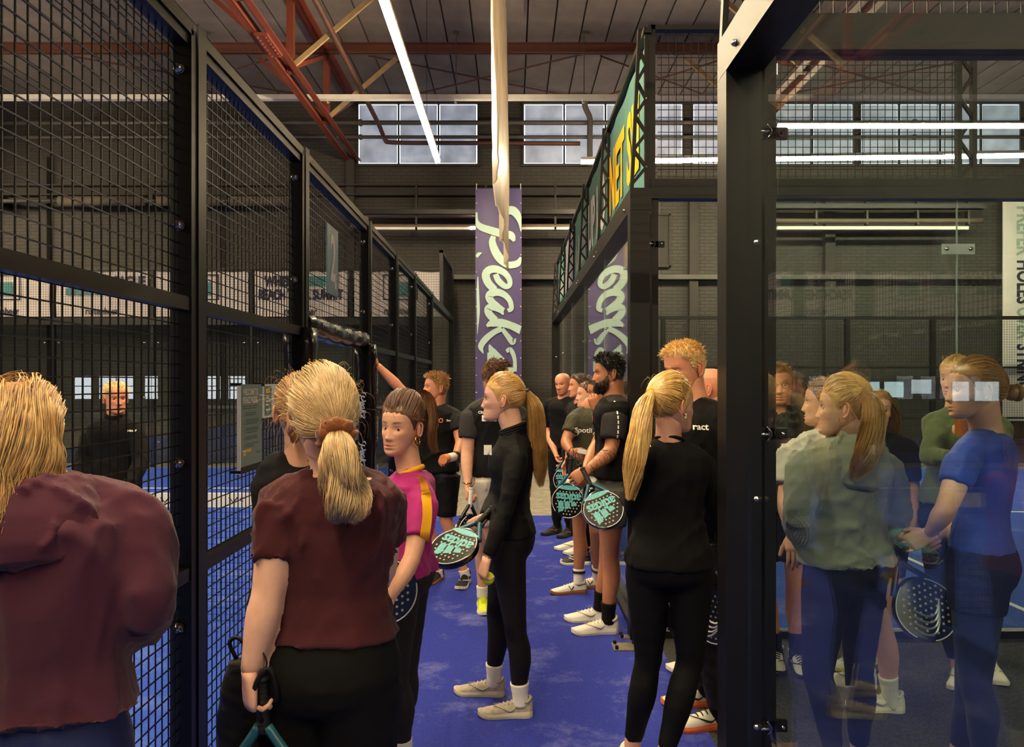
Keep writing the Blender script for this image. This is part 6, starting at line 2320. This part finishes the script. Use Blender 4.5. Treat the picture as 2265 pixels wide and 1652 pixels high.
p.top(BLACK, 't_shirt', sleeve=.6, vox=.013); p.bottoms(BLACK, 'trousers', leg=1.9, vox=.013, ease=.02); p.shoes(ST_BLACK)
p.hair_short(BROWN, .02, 700, top=1.3, seed=4)

p = Person('man in dark olive football shirt and white shorts, one hand at his chin', 6.19, 1302, 1.80, 228, head=265, pitch=6, skin='tan', male=True,
           J=dict(shR=W(1276, 918, 6.18), elbR=W(1250, 978, 6.08), wriR=W(1264, 1000, 5.92), shL=W(1346, 918, 6.2), elbL=W(1338, 968, 6.0), wriL=W(1318, 905, 6.02), head=W(1326, 868, 6.2), ankR=W(1280, 1288, 6.2), ankL=W(1322, 1276, 6.36)),
           hands={'R': dict(curl='hold', d=(.9, -.2, -.3), n=(.1, .9, 0)), 'L': dict(curl='grip', d=(-.3, 0, 1), n=(0, .9, 0))}, stub=.2)
p.j['toeR'] = np.array((-1, -.15, 0)); p.j['toeL'] = np.array((-1, -.05, 0))
g = p.top(OLIVE, 'football_shirt', sleeve=.66, hem=.0, ease=.018, amp=.005, seed=10)
m_ = MB(); text_on(m_, 'Spotify', (0.03, 0, 0), (1, 0, 0), (0, 1, 0), height=.055, width=.165, bold=.015, off=0)
decal(p.root, g, *m_.arrays(), centre=W(1288, 954, 6.0), right=CAMR, up=(0, 0, 1), m=TAG, name='print')
A_ = np.linspace(0, 2 * PI, 17)[:-1]
decal(p.root, g, np.stack([.038 * np.cos(A_), .038 * np.sin(A_), 0 * A_], 1), [tuple(range(16))], W(1271, 958, 6.0), CAMR, CAMU, TAG, 'print')
wv_ = MB()
for q in range(3):
    v, f = strip2([(-.022 + .003 * q, .014 - .014 * q), (0, .019 - .014 * q), (.022 - .003 * q, .012 - .014 * q)], .006, 8); wv_.add(v, f)
decal(p.root, g, *wv_.arrays(), centre=W(1271, 958, 6.0), right=CAMR, up=CAMU, m=OLIVE, name='print', lift=.006)
decal(p.root, g, *grid2(.035, .045), centre=W(1316, 927, 6.0), right=CAMR, up=CAMU, m=mat('crest print', rgb(190, 90, 40), var=.5, scale=60), name='crest')
p.bottoms(WHITEC, 'shorts', leg=.72, waist=.1, ease=.026, amp=.007); p.socks(WHITEC, 1.76, stripe=MARK_B); p.shoes(ST_GUM)
p.hair_short(DBROWN, .025, 900, seed=6)
props(obj('name_card', MB().beam(tuple(W(1278, 996, 5.86)), tuple(W(1304, 1002, 5.86)), .004, .035), TAG), 'small white card held by the man in the olive shirt', 'card')
racket('turquoise lettered racket hanging from the hands of the man in the olive shirt', W(1262, 1036, 5.86), W(1256, 1130, 5.84) - W(1262, 1036, 5.86), (-.25, -.97, 0), 'teal')
racket('racket half hidden behind the one hanging from the olive shirt man', W(1246, 1010, 8.2), W(1250, 1060, 8.2) - W(1246, 1010, 8.2), (-.3, -.95, .1), 'teal')

p = Person('bearded man in black and grey t-shirt with tattooed forearm at the corner post', 5.3, 1352, 1.93, 272, head=270, pitch=2, skin='tan', male=True, brow=.25,
           J=dict(shL=W(1361, 908, 5.16), elbL=W(1352, 1000, 5.1), wriL=W(1298, 1040, 5.0), shR=W(1352, 905, 5.52), elbR=W(1320, 985, 5.56), wriR=W(1292, 1046, 5.2), head=W(1346, 826, 5.3), neck=W(1357, 880, 5.3),
                  ankL=W(1345, 1372, 5.22), ankR=W(1326, 1342, 5.48), pelvis=W(1355, 1050, 5.3)),
           hands={'L': dict(curl='grip', d=(-.7, -.1, -.55), n=(0, .9, -.3)), 'R': dict(curl='grip', d=(-.4, -.5, -.5), n=(.3, -.8, 0))})
p.j['toeL'] = np.array((-1, -.1, 0)); p.j['toeR'] = np.array((-1, .02, 0))
p.top(BLACK, 't_shirt', sleeve=.5, hem=-.04, ease=.016, amp=.0045, seed=11)
g = sleeves(p, CHAR, .66, .023)
dsh = MB()
for q in range(9):
    v, f = grid2(.010, .022, 1, 2)
    dsh.add(v + np.array((.006 - .003 * (q - 4) ** 2 * .25 + .012 * (q > 4) * 0, .12 - .032 * q, 0)), f)
decal(p.root, g, *dsh.arrays(), centre=W(1368, 932, 5.0), right=CAMR, up=CAMU, m=TAG, name='shoulder_tape', lift=.005)
p.bottoms(GREYS, 'shorts', leg=.62, waist=.1, ease=.026, amp=.006); p.socks(BLACK, 1.74); p.shoes(ST_WHITE)
p.hair_short(JET, .032, 1700, lift=.8, flow=(0, .2, .35), top=1.5, seed=9, spiky=.35, w=.004)
# beard: jaw strands
hv, hf = p.head_v, p.head_f
N_ = vnormals(hv, hf)
lip_ = (np.abs(hv[:, 0]) < .021) & (np.abs(hv[:, 2] + .0715) < .011) & (hv[:, 1] > .06)
ok = (hv[:, 2] < np.interp(np.arctan2(np.abs(hv[:, 0]), hv[:, 1]), (0, .35, .6, 1.0, 1.4), (-.055, -.052, -.05, -.04, .0))) & (np.arctan2(np.abs(hv[:, 0]), hv[:, 1]) < 1.45) & ~lip_
idx = np.random.RandomState(2).choice(np.where(ok)[0], 1700)
rs_ = np.random.RandomState(6)
d = N_[idx] * .8 + np.array((0, .1, -.8)) + rs_.normal(size=(1700, 3)) * .3
d /= np.linalg.norm(d, axis=1)[:, None]
S = hv[idx][:, None] + rs_.normal(size=(1700, 1, 3)) * .0015 + d[:, None] * (np.linspace(0, .02, 4))[None, :, None]
v, f = ribbons(S, np.array((0, 0, 0)), np.full(1700, .0028), .3)
obj('beard', (p.hl(v), f), JET, p.root, smooth=True)
tm_ = MB()
a, b = p.j['elbL'], p.j['wriL']
rs_ = np.random.RandomState(12)
INK = mat('dark tattoo ink', rgb(92, 62, 48), rough=.6, var=.3)
ax_ = nrm(b - a); u_ = nrm(np.cross(ax_, (0, 0, 1))); w_2 = np.cross(ax_, u_)
for q in range(130):
    t0, a0 = rs_.uniform(-.35, .88), rs_.uniform(0, 2 * PI)
    pts = []
    for s_ in np.linspace(0, 1, 7):
        t, an = t0 + .12 * s_ * math.cos(q), a0 + 1.3 * s_ * math.sin(q * 1.7)
        if t < 0:
            c = a + (p.j['shL'] - a) * (-t); r = .0465 * p.k
        else:
            c = a + (b - a) * t; r = np.interp(t, (0, .1, .25, .45, .7, 1), (.0435, .045, .0465, .042, .034, .029)) * p.k
        pts.append(c + (u_ * math.cos(an) + w_2 * math.sin(an)) * (r + .0004))
    tm_.tube(np.array(pts), .0014, 3)
obj('tattoo', tm_, INK, p.root)
gr = W(1296, 1052, 4.96)
racket('large turquoise lettered racket held by the bearded man', gr, W(1357, 1172, 4.72) - gr, (.1, -1, .05), 'teal', hold=.05)
racket('plain black racket with orange throat behind the bearded man', W(1290, 1050, 5.2), W(1322, 1130, 5.2) - W(1290, 1050, 5.2), (.7, -.7, 0), 'white')

# 13 ---- blond man in the opening
p = Person('tall blond man in black t-shirt and camouflage trousers looking down', 3.75, 1532, 1.915, 235, head=238, pitch=10, skin='ruddy', male=True, eye_open=.35, brow=.75,
           J=dict(head=W(1512, 816, 3.75), neck=W(1532, 892, 3.76), ankL=W(1592, 1588, 3.8), ankR=W(1566, 1528, 4.06), elbR=W(1490, 1040, 3.95), wriR=W(1500, 1130, 3.85), elbL=W(1615, 1040, 3.68), wriL=W(1580, 1130, 3.72)))
p.j['toeL'] = np.array((-1, -.15, 0)); p.j['toeR'] = np.array((-1, -.05, 0))
g = p.top(BLACK, 't_shirt', sleeve=.62, ease=.016, seed=12)
m_ = MB(); text_on(m_, 'ract', (0, 0, 0), (1, 0, 0), (0, 1, 0), height=.026, bold=.02, off=0)
decal(p.root, g, *m_.arrays(), centre=W(1548, 944, 3.6), right=CAMR, up=CAMU, m=TAG, name='print')
p.bottoms(CAMO, 'trousers', leg=1.86, waist=.1, ease=.016, amp=.006); p.socks(BLACK, 1.8); p.shoes(ST_ORANGE)
p.hair_short(GINGER, .024, 3200, lift=.45, flow=(-.1, .35, .35), top=1.4, seed=13, spiky=.2, thick=.010, w=.0024)

# 14
p = Person('man with a shaved reddish head standing behind the blond man', 4.45, 1574, 1.80, 262, head=300, skin='ruddy', male=True, detail=False, stub=.15)
p.top(BLACK, 't_shirt', vox=.013); p.bottoms(BLACK, 'shorts', leg=.8, vox=.013, ease=.02); p.socks(BLACK); p.shoes(ST_WHITE)

# 15 ---- woman in black with long blonde ponytail
p = Person('woman all in black with a very long golden ponytail and pearl earrings, seen from behind', 3.3, 1480, 1.735, 12, head=58, pitch=2, skin='fair', bulk=1.05,
           J=dict(shL=W(1412, 1010, 3.24), shR=W(1556, 1012, 3.34), elbL=W(1402, 1120, 3.3), wriL=W(1430, 1185, 3.5), elbR=W(1580, 1120, 3.42), wriR=W(1568, 1200, 3.6), head=W(1490, 898, 3.29), neck=W(1478, 975, 3.3),
                  ankL=W(1398, 1650, 3.36), ankR=W(1470, 1672, 3.24)), brow=.6, cover=True)
g = p.top(BLACK, 'long_sleeve_top', sleeve=1.9, hem=-.02, ease=.010, amp=.0035, seed=14)
decal(p.root, g, *grid2(.008, .014, 1, 1), centre=W(1450, 990, 3.1), right=CAMR, up=CAMU, m=TAG, name='print')
p.collar_ring(BLACK, .008, .006)
p.bottoms(LEGGB, 'leggings', leg=1.93, waist=.2, ease=.004, amp=.001); p.shoes(ST_WHITE)
tie = p.lh(W(1441, 868, 3.22))
p.hair_back(BLONDE3, tie, [p.lh(W(1424, 905, 3.12)), p.lh(W(1412, 970, 3.08)), p.lh(W(1402, 1040, 3.08)), p.lh(W(1392, 1106, 3.09))], n=2800, w=.0023, pn=1700, prad=(.016, .040, .046, .042, .016), thick=.010, puff=.008, wave=.009, loose=50, seed=15)
scrunch(p, tie, p.lh(W(1424, 905, 3.12)) - tie, .016, .005, GOLD)
for dz in (0, .012):
    obj('earring', MB().ball(p.hl((.0835, -.010, -.036 - dz)), .0065, 10, 8), mat('pearl', rgb(226, 200, 160), rough=.2), p.root, smooth=True)
obj('necklace', MB().tube(np.array([p.j['neck'] + np.array((0, 0, .026)) + p.rs * .060 * math.cos(a) + p.fs * .058 * math.sin(a) - np.array((0, 0, .014 * math.sin(a))) for a in np.linspace(0, 2 * PI, 25)]), .0012, 5, cap=False), GOLDM, p.root)
racket('black racket hanging beside the leg of the blond man', W(1578, 1240, 3.5), W(1580, 1370, 3.5) - W(1578, 1240, 3.5), (-.75, -.66, 0), 'white')

# 16..21 ---- people in the passage behind the near glass court
p = Person('older man with glasses in dark hooded jacket beyond the glass clamp', 4.66, 1722, 1.83, 192, head=196, pitch=6, skin='ruddy', male=True, J=dict(ankL=W(1762, 1452, 4.6), ankR=W(1718, 1452, 4.66)), cover=True)
p.top(CHAR, 'jacket', sleeve=1.9, hem=-.08, ease=.026, amp=.006, seed=16, extra=hood(p)); p.bottoms(BLACK, 'shorts', leg=.8, ease=.026); p.socks(BLACK, 1.7); p.shoes(dict(upper=SHOE_W, sole=SOLE_B, lace=SHOE_B, mark=MARK_B))
p.hair_short(DBLONDE, .022, 1400, seed=16, spiky=.12, lift=.25, flow=(.3, .2, .1))
gl = MB()
for sd in (-1, 1):
    gl.tube(np.array([p.hl(np.array((sd * .032 + .021 * math.cos(a), .088, .000 + .015 * math.sin(a)))) for a in np.linspace(0, 2 * PI, 17)]), .0016, 5, cap=False)
    gl.tube(np.array([p.hl((sd * .053, .086, .004)), p.hl((sd * .074, .05, .006)), p.hl((sd * .078, -.01, .008))]), .0015, 5)
gl.tube(np.array([p.hl((-.011, .092, .004)), p.hl((.011, .092, .004))]), .0016, 5)
obj('glasses', gl, MARK_B, p.root)

p = Person('man in pale grey t-shirt standing behind the woman in the grey hoodie', 3.98, 1828, 1.73, 285, head=300, skin='fair', male=True, detail=True,
           J=dict(shL=W(1758, 985, 3.92), elbL=W(1736, 1105, 3.86), wriL=W(1752, 1185, 3.7), ankL=W(1972, 1556, 3.98), ankR=W(1912, 1500, 4.3), kneeL=W(1948, 1370, 3.92)))
p.top(LGREY, 't_shirt', sleeve=.72, hem=-.02, ease=.020, sease=.024, amp=.007, seed=17); p.bottoms(BLACK, 'shorts', leg=.85, ease=.024); p.socks(WHITEC, 1.66); p.shoes(ST_WHITE)
p.hair_short(DBLONDE, .022, 1200, seed=17, spiky=.12, lift=.25)

p = Person('woman in sage grey cropped hoodie and black leggings with wavy ponytail and hoop earrings', 3.22, 1868, 1.72, -18, head=-62, pitch=0, skin='fair', bulk=1.08,
           J=dict(shL=W(1782, 1018, 3.16), shR=W(1958, 1018, 3.26), elbL=W(1764, 1140, 3.1), wriL=W(1790, 1225, 3.32), elbR=W(1984, 1120, 3.26), wriR=W(1962, 1200, 3.36), head=W(1862, 903, 3.2), neck=W(1872, 978, 3.22),
                  kneeL=W(1808, 1490, 3.16), ankL=W(1846, 1665, 3.1), ankR=W(1900, 1660, 3.3)), hands={'R': dict(curl='grip', d=(.2, .1, -1), n=(-.9, -.3, 0))}, cover=True)
p.top(HGREY, 'hooded_sweatshirt', sleeve=1.92, hem=.06, ease=.036, sease=.030, amp=.010, freq=10, seed=18)
hood_part(p, HGREY, 1.25, .95, 2)
p.bottoms(LEGGB, 'leggings', leg=1.93, waist=.25, ease=.004, amp=.001); p.shoes(ST_WHITE)
tie = p.lh(W(1908, 866, 3.12))
p.hair_back(BLONDE, tie, [p.lh(W(1932, 905, 3.05)), p.lh(W(1928, 965, 3.02)), p.lh(W(1908, 1020, 3.02)), p.lh(W(1888, 1062, 3.03))], n=2600, w=.0023, pn=1600, prad=(.018, .045, .052, .046, .018), thick=.012, puff=.012, wave=.011, loose=60, seed=19)
earring(p, -1, .012, .0014)
gr = W(1962, 1200, 3.3)
racket('black and silver racket held by the woman in the grey hoodie', gr, W(2012, 1290, 3.24) - gr, (.05, -1, .1), 'silver', hold=.02)

p = Person('woman in royal blue t-shirt and navy leggings with hair in a low bun', 3.12, 2160, 1.80, -62, head=-80, pitch=2, skin='fair', bulk=1.02,
           J=dict(shL=W(2132, 998, 2.98), shR=W(2215, 990, 3.28), elbL=W(2092, 1128, 2.93), wriL=W(2056, 1180, 3.06), elbR=W(2150, 1140, 3.4), wriR=W(2068, 1190, 3.2), head=W(2152, 862, 3.1), neck=W(2180, 955, 3.12),
                  ankL=W(2180, 1690, 3.05), ankR=W(2120, 1670, 3.25)), hands={'L': dict(curl='hold', d=(-.6, .4, -.5), n=(.2, .9, 0)), 'R': dict(curl='hold')})
p.top(BLUE, 't_shirt', sleeve=.52, hem=.12, ease=.010, amp=.004, seed=20)
p.bottoms(cloth('dark navy leggings', rgb(22, 26, 54), rough=.6), 'leggings', leg=1.9, waist=.3, ease=.005, amp=.0015); p.shoes(ST_WHITE)
skirt = cloth('black navy checked skirt', rgb(20, 22, 40))
p.garment('overskirt', [p.trunk(.012, -.30, .16)] + [p.leg(q, .016, .32) for q in 'RL'], skirt, amp=.003)
tie = np.array((.0, -.118, -.010))
p.hair_back(DBLONDE, tie, None, n=2800, w=.0021, thick=.010, puff=.008, loose=30, seed=21)
rs_ = np.random.RandomState(9)
Q = []
for i in range(420):
    a0, r_, b0 = rs_.uniform(0, 2 * PI), rs_.uniform(.012, .036), rs_.uniform(-1, 1)
    t = np.linspace(a0, a0 + 2.6, 10)
    c = tie + np.array((0, -.03, -.006))
    Q.append(c + np.stack([r_ * np.cos(t), -.012 + .024 * np.sqrt(max(0, 1 - (r_ / .042) ** 2)) * -np.ones(10) * abs(b0), r_ * np.sin(t)], 1))
v, f = ribbons(np.array(Q), tie + np.array((0, .02, 0)), np.full(420, .004), .4)
bun = MB().add(p.hl(v), f)
bun.ball(p.hl(tie + np.array((0, -.028, -.006))), .034, 14, 10)
obj('bun', bun, DBLONDE, p.root, smooth=True)
earring(p, -1, .004, .0015)

p = Person('woman in moss green long-sleeved top holding an amber drink', 4.46, 2116, 1.855, 205, head=238, pitch=4, skin='fair',
           J=dict(shR=W(2078, 930, 4.44), elbR=W(2052, 1012, 4.38), wriR=W(2105, 1010, 4.18), shL=W(2212, 930, 4.44), elbL=W(2215, 1010, 4.3), wriL=W(2160, 948, 4.16), ankR=W(2120, 1475, 4.4), ankL=W(2190, 1470, 4.5)),
           hands={'L': dict(curl='hold', d=(-.8, -.1, .3), n=(-.3, -.2, -.9)), 'R': dict(curl='hold', d=(.8, -.2, 0), n=(0, .9, 0))}, cover=True)
p.top(GREEN, 'long_sleeve_top', sleeve=1.9, hem=.0, ease=.016, amp=.0035, seed=22); p.bottoms(BLACK, 'trousers', leg=1.9, ease=.012); p.shoes(ST_WHITE)
p.hair_back(BLONDE, np.array((0, -.11, .02)), None, n=1200, thick=.009, loose=20, seed=23)
gl_ = empty('drinking_glass', tuple(W(2128, 962, 4.08)), 'clear plastic cup of amber drink held by the woman in green', 'cup')
c0, c1 = V3(W(2128, 965, 4.08)), V3(W(2128, 905, 4.08))
obj('drink', MB().tube([c0 + np.array((0, 0, .004)), c0 + (c1 - c0) * .62], (.030, .034), 18), mat('amber drink', rgb(170, 92, 34), rough=.2, coat=.5), gl_)
obj('cup', MB().tube([c0, c1], (.032, .041), 18, cap=False), GLASS_FAR, gl_)

p = Person('person in black with yellow-soled trainers behind the woman in the grey hoodie', 4.62, 1938, 1.66, 188, head=188, skin='fair', detail=False, J=dict(ankR=W(1890, 1441, 4.62), ankL=W(1928, 1437, 4.66)))
p.j['toeR'] = np.array((-.9, -.5, 0)); p.j['toeL'] = np.array((-.9, -.5, 0))
p.top(BLACK, 't_shirt', vox=.013, sleeve=.8); p.bottoms(BLACK, 'shorts', leg=.85, vox=.013, ease=.02); p.socks(WHITEC, 1.8); p.shoes(ST_YEL)
p.hair_fall(DBLONDE, n=900, bottom=-.12)

# 22 ---- man inside the fenced court
p = Person('man in black zip jacket standing behind the net inside the fenced court', 6.0, 256, 1.71, 158, head=140, pitch=2, skin='ruddy', male=True,
           J=dict(shR=W(202, 955, 6.0), elbR=W(182, 1020, 5.95), wriR=W(178, 1062, 5.8), shL=W(300, 945, 6.0), elbL=W(312, 1025, 5.9), wriL=W(282, 1080, 5.72)), brow=.7, cover=True)
g = p.top(BLACK, 'jacket', sleeve=1.92, hem=-.06, ease=.026, sease=.02, amp=.006, seed=24)
p.collar_ring(BLACK, .012, .012, tall=.03)
m_ = MB(); logo_on(m_, (0, 0, 0), (1, 0, 0), (0, 1, 0), .085, 0)
decal(p.root, g, *m_.arrays(), centre=W(272, 955, 5.8), right=CAMR, up=CAMU, m=TAG, name='print')
p.bottoms(BLACK2, 'trousers', leg=1.92, ease=.016); p.shoes(ST_BLACK)
p.hair_short(GINGER, .022, 1100, seed=25, top=1.4)

# ------------------------------------------------------------------ drawstring bag with a racket in it, hanging from the hand
BAG = cloth('black nylon bag', rgb(20, 20, 21), rough=.5, sheen=.05)
hp = W(556, 1556, 1.94)
bg = empty('drawstring_bag', tuple(W(540, 1850, 1.98)), 'black drawstring racket bag hanging from the hand of the woman in the maroon t-shirt', 'bag')
rows = []
cx_, cy_ = W(548, 1500, 2.08).x, 2.08
for z, a, b in ((.50, .06, .03), (.56, .078, .05), (.68, .085, .055), (.80, .082, .05), (.90, .07, .04), (.955, .05, .025), (.965, .02, .012)):
    rows.append(ring(np.array((cx_, cy_, z)), np.array((1, .2, 0)) / 1.02, np.array((-.2, 1, 0)) / 1.02, a, b, b, 26, 2.6))
v, f = loft_arrays(rows)
v, f = remesh(v, f, .008, 2)
v = crumple(v, f, .006, 16, 3)
obj('bag_body', (v, f), BAG, bg, smooth=True)
sm = MB()
top_ = np.array((cx_ - .03, cy_, .955))
sm.tube(spline(np.array([top_, top_ + (-.02, 0, .045), top_ + (.0, 0, .06), top_ + (.02, 0, .04), top_ + (.025, 0, 0)]), 14), .006, 6)
sm.tube(spline(np.array([(cx_ + .03, cy_, .94), V3(hp) + (.02, .02, -.05), V3(hp) + (.005, 0, .03), V3(hp) + (.045, 0, .09), V3(hp) + (.06, .02, .0), (cx_ + .05, cy_ - .02, .88)]), 24), .007, 6)
obj('strap', sm, BAG, bg, smooth=True)
rr_ = W(582, 1590, 1.97)
racket('turquoise edged racket carried with the drawstring bag', rr_, (.03, 0, -1), (-.15, -1, .05), 'teal', hold=.10)
bpy.data.scenes.remove(_tmp_scene)
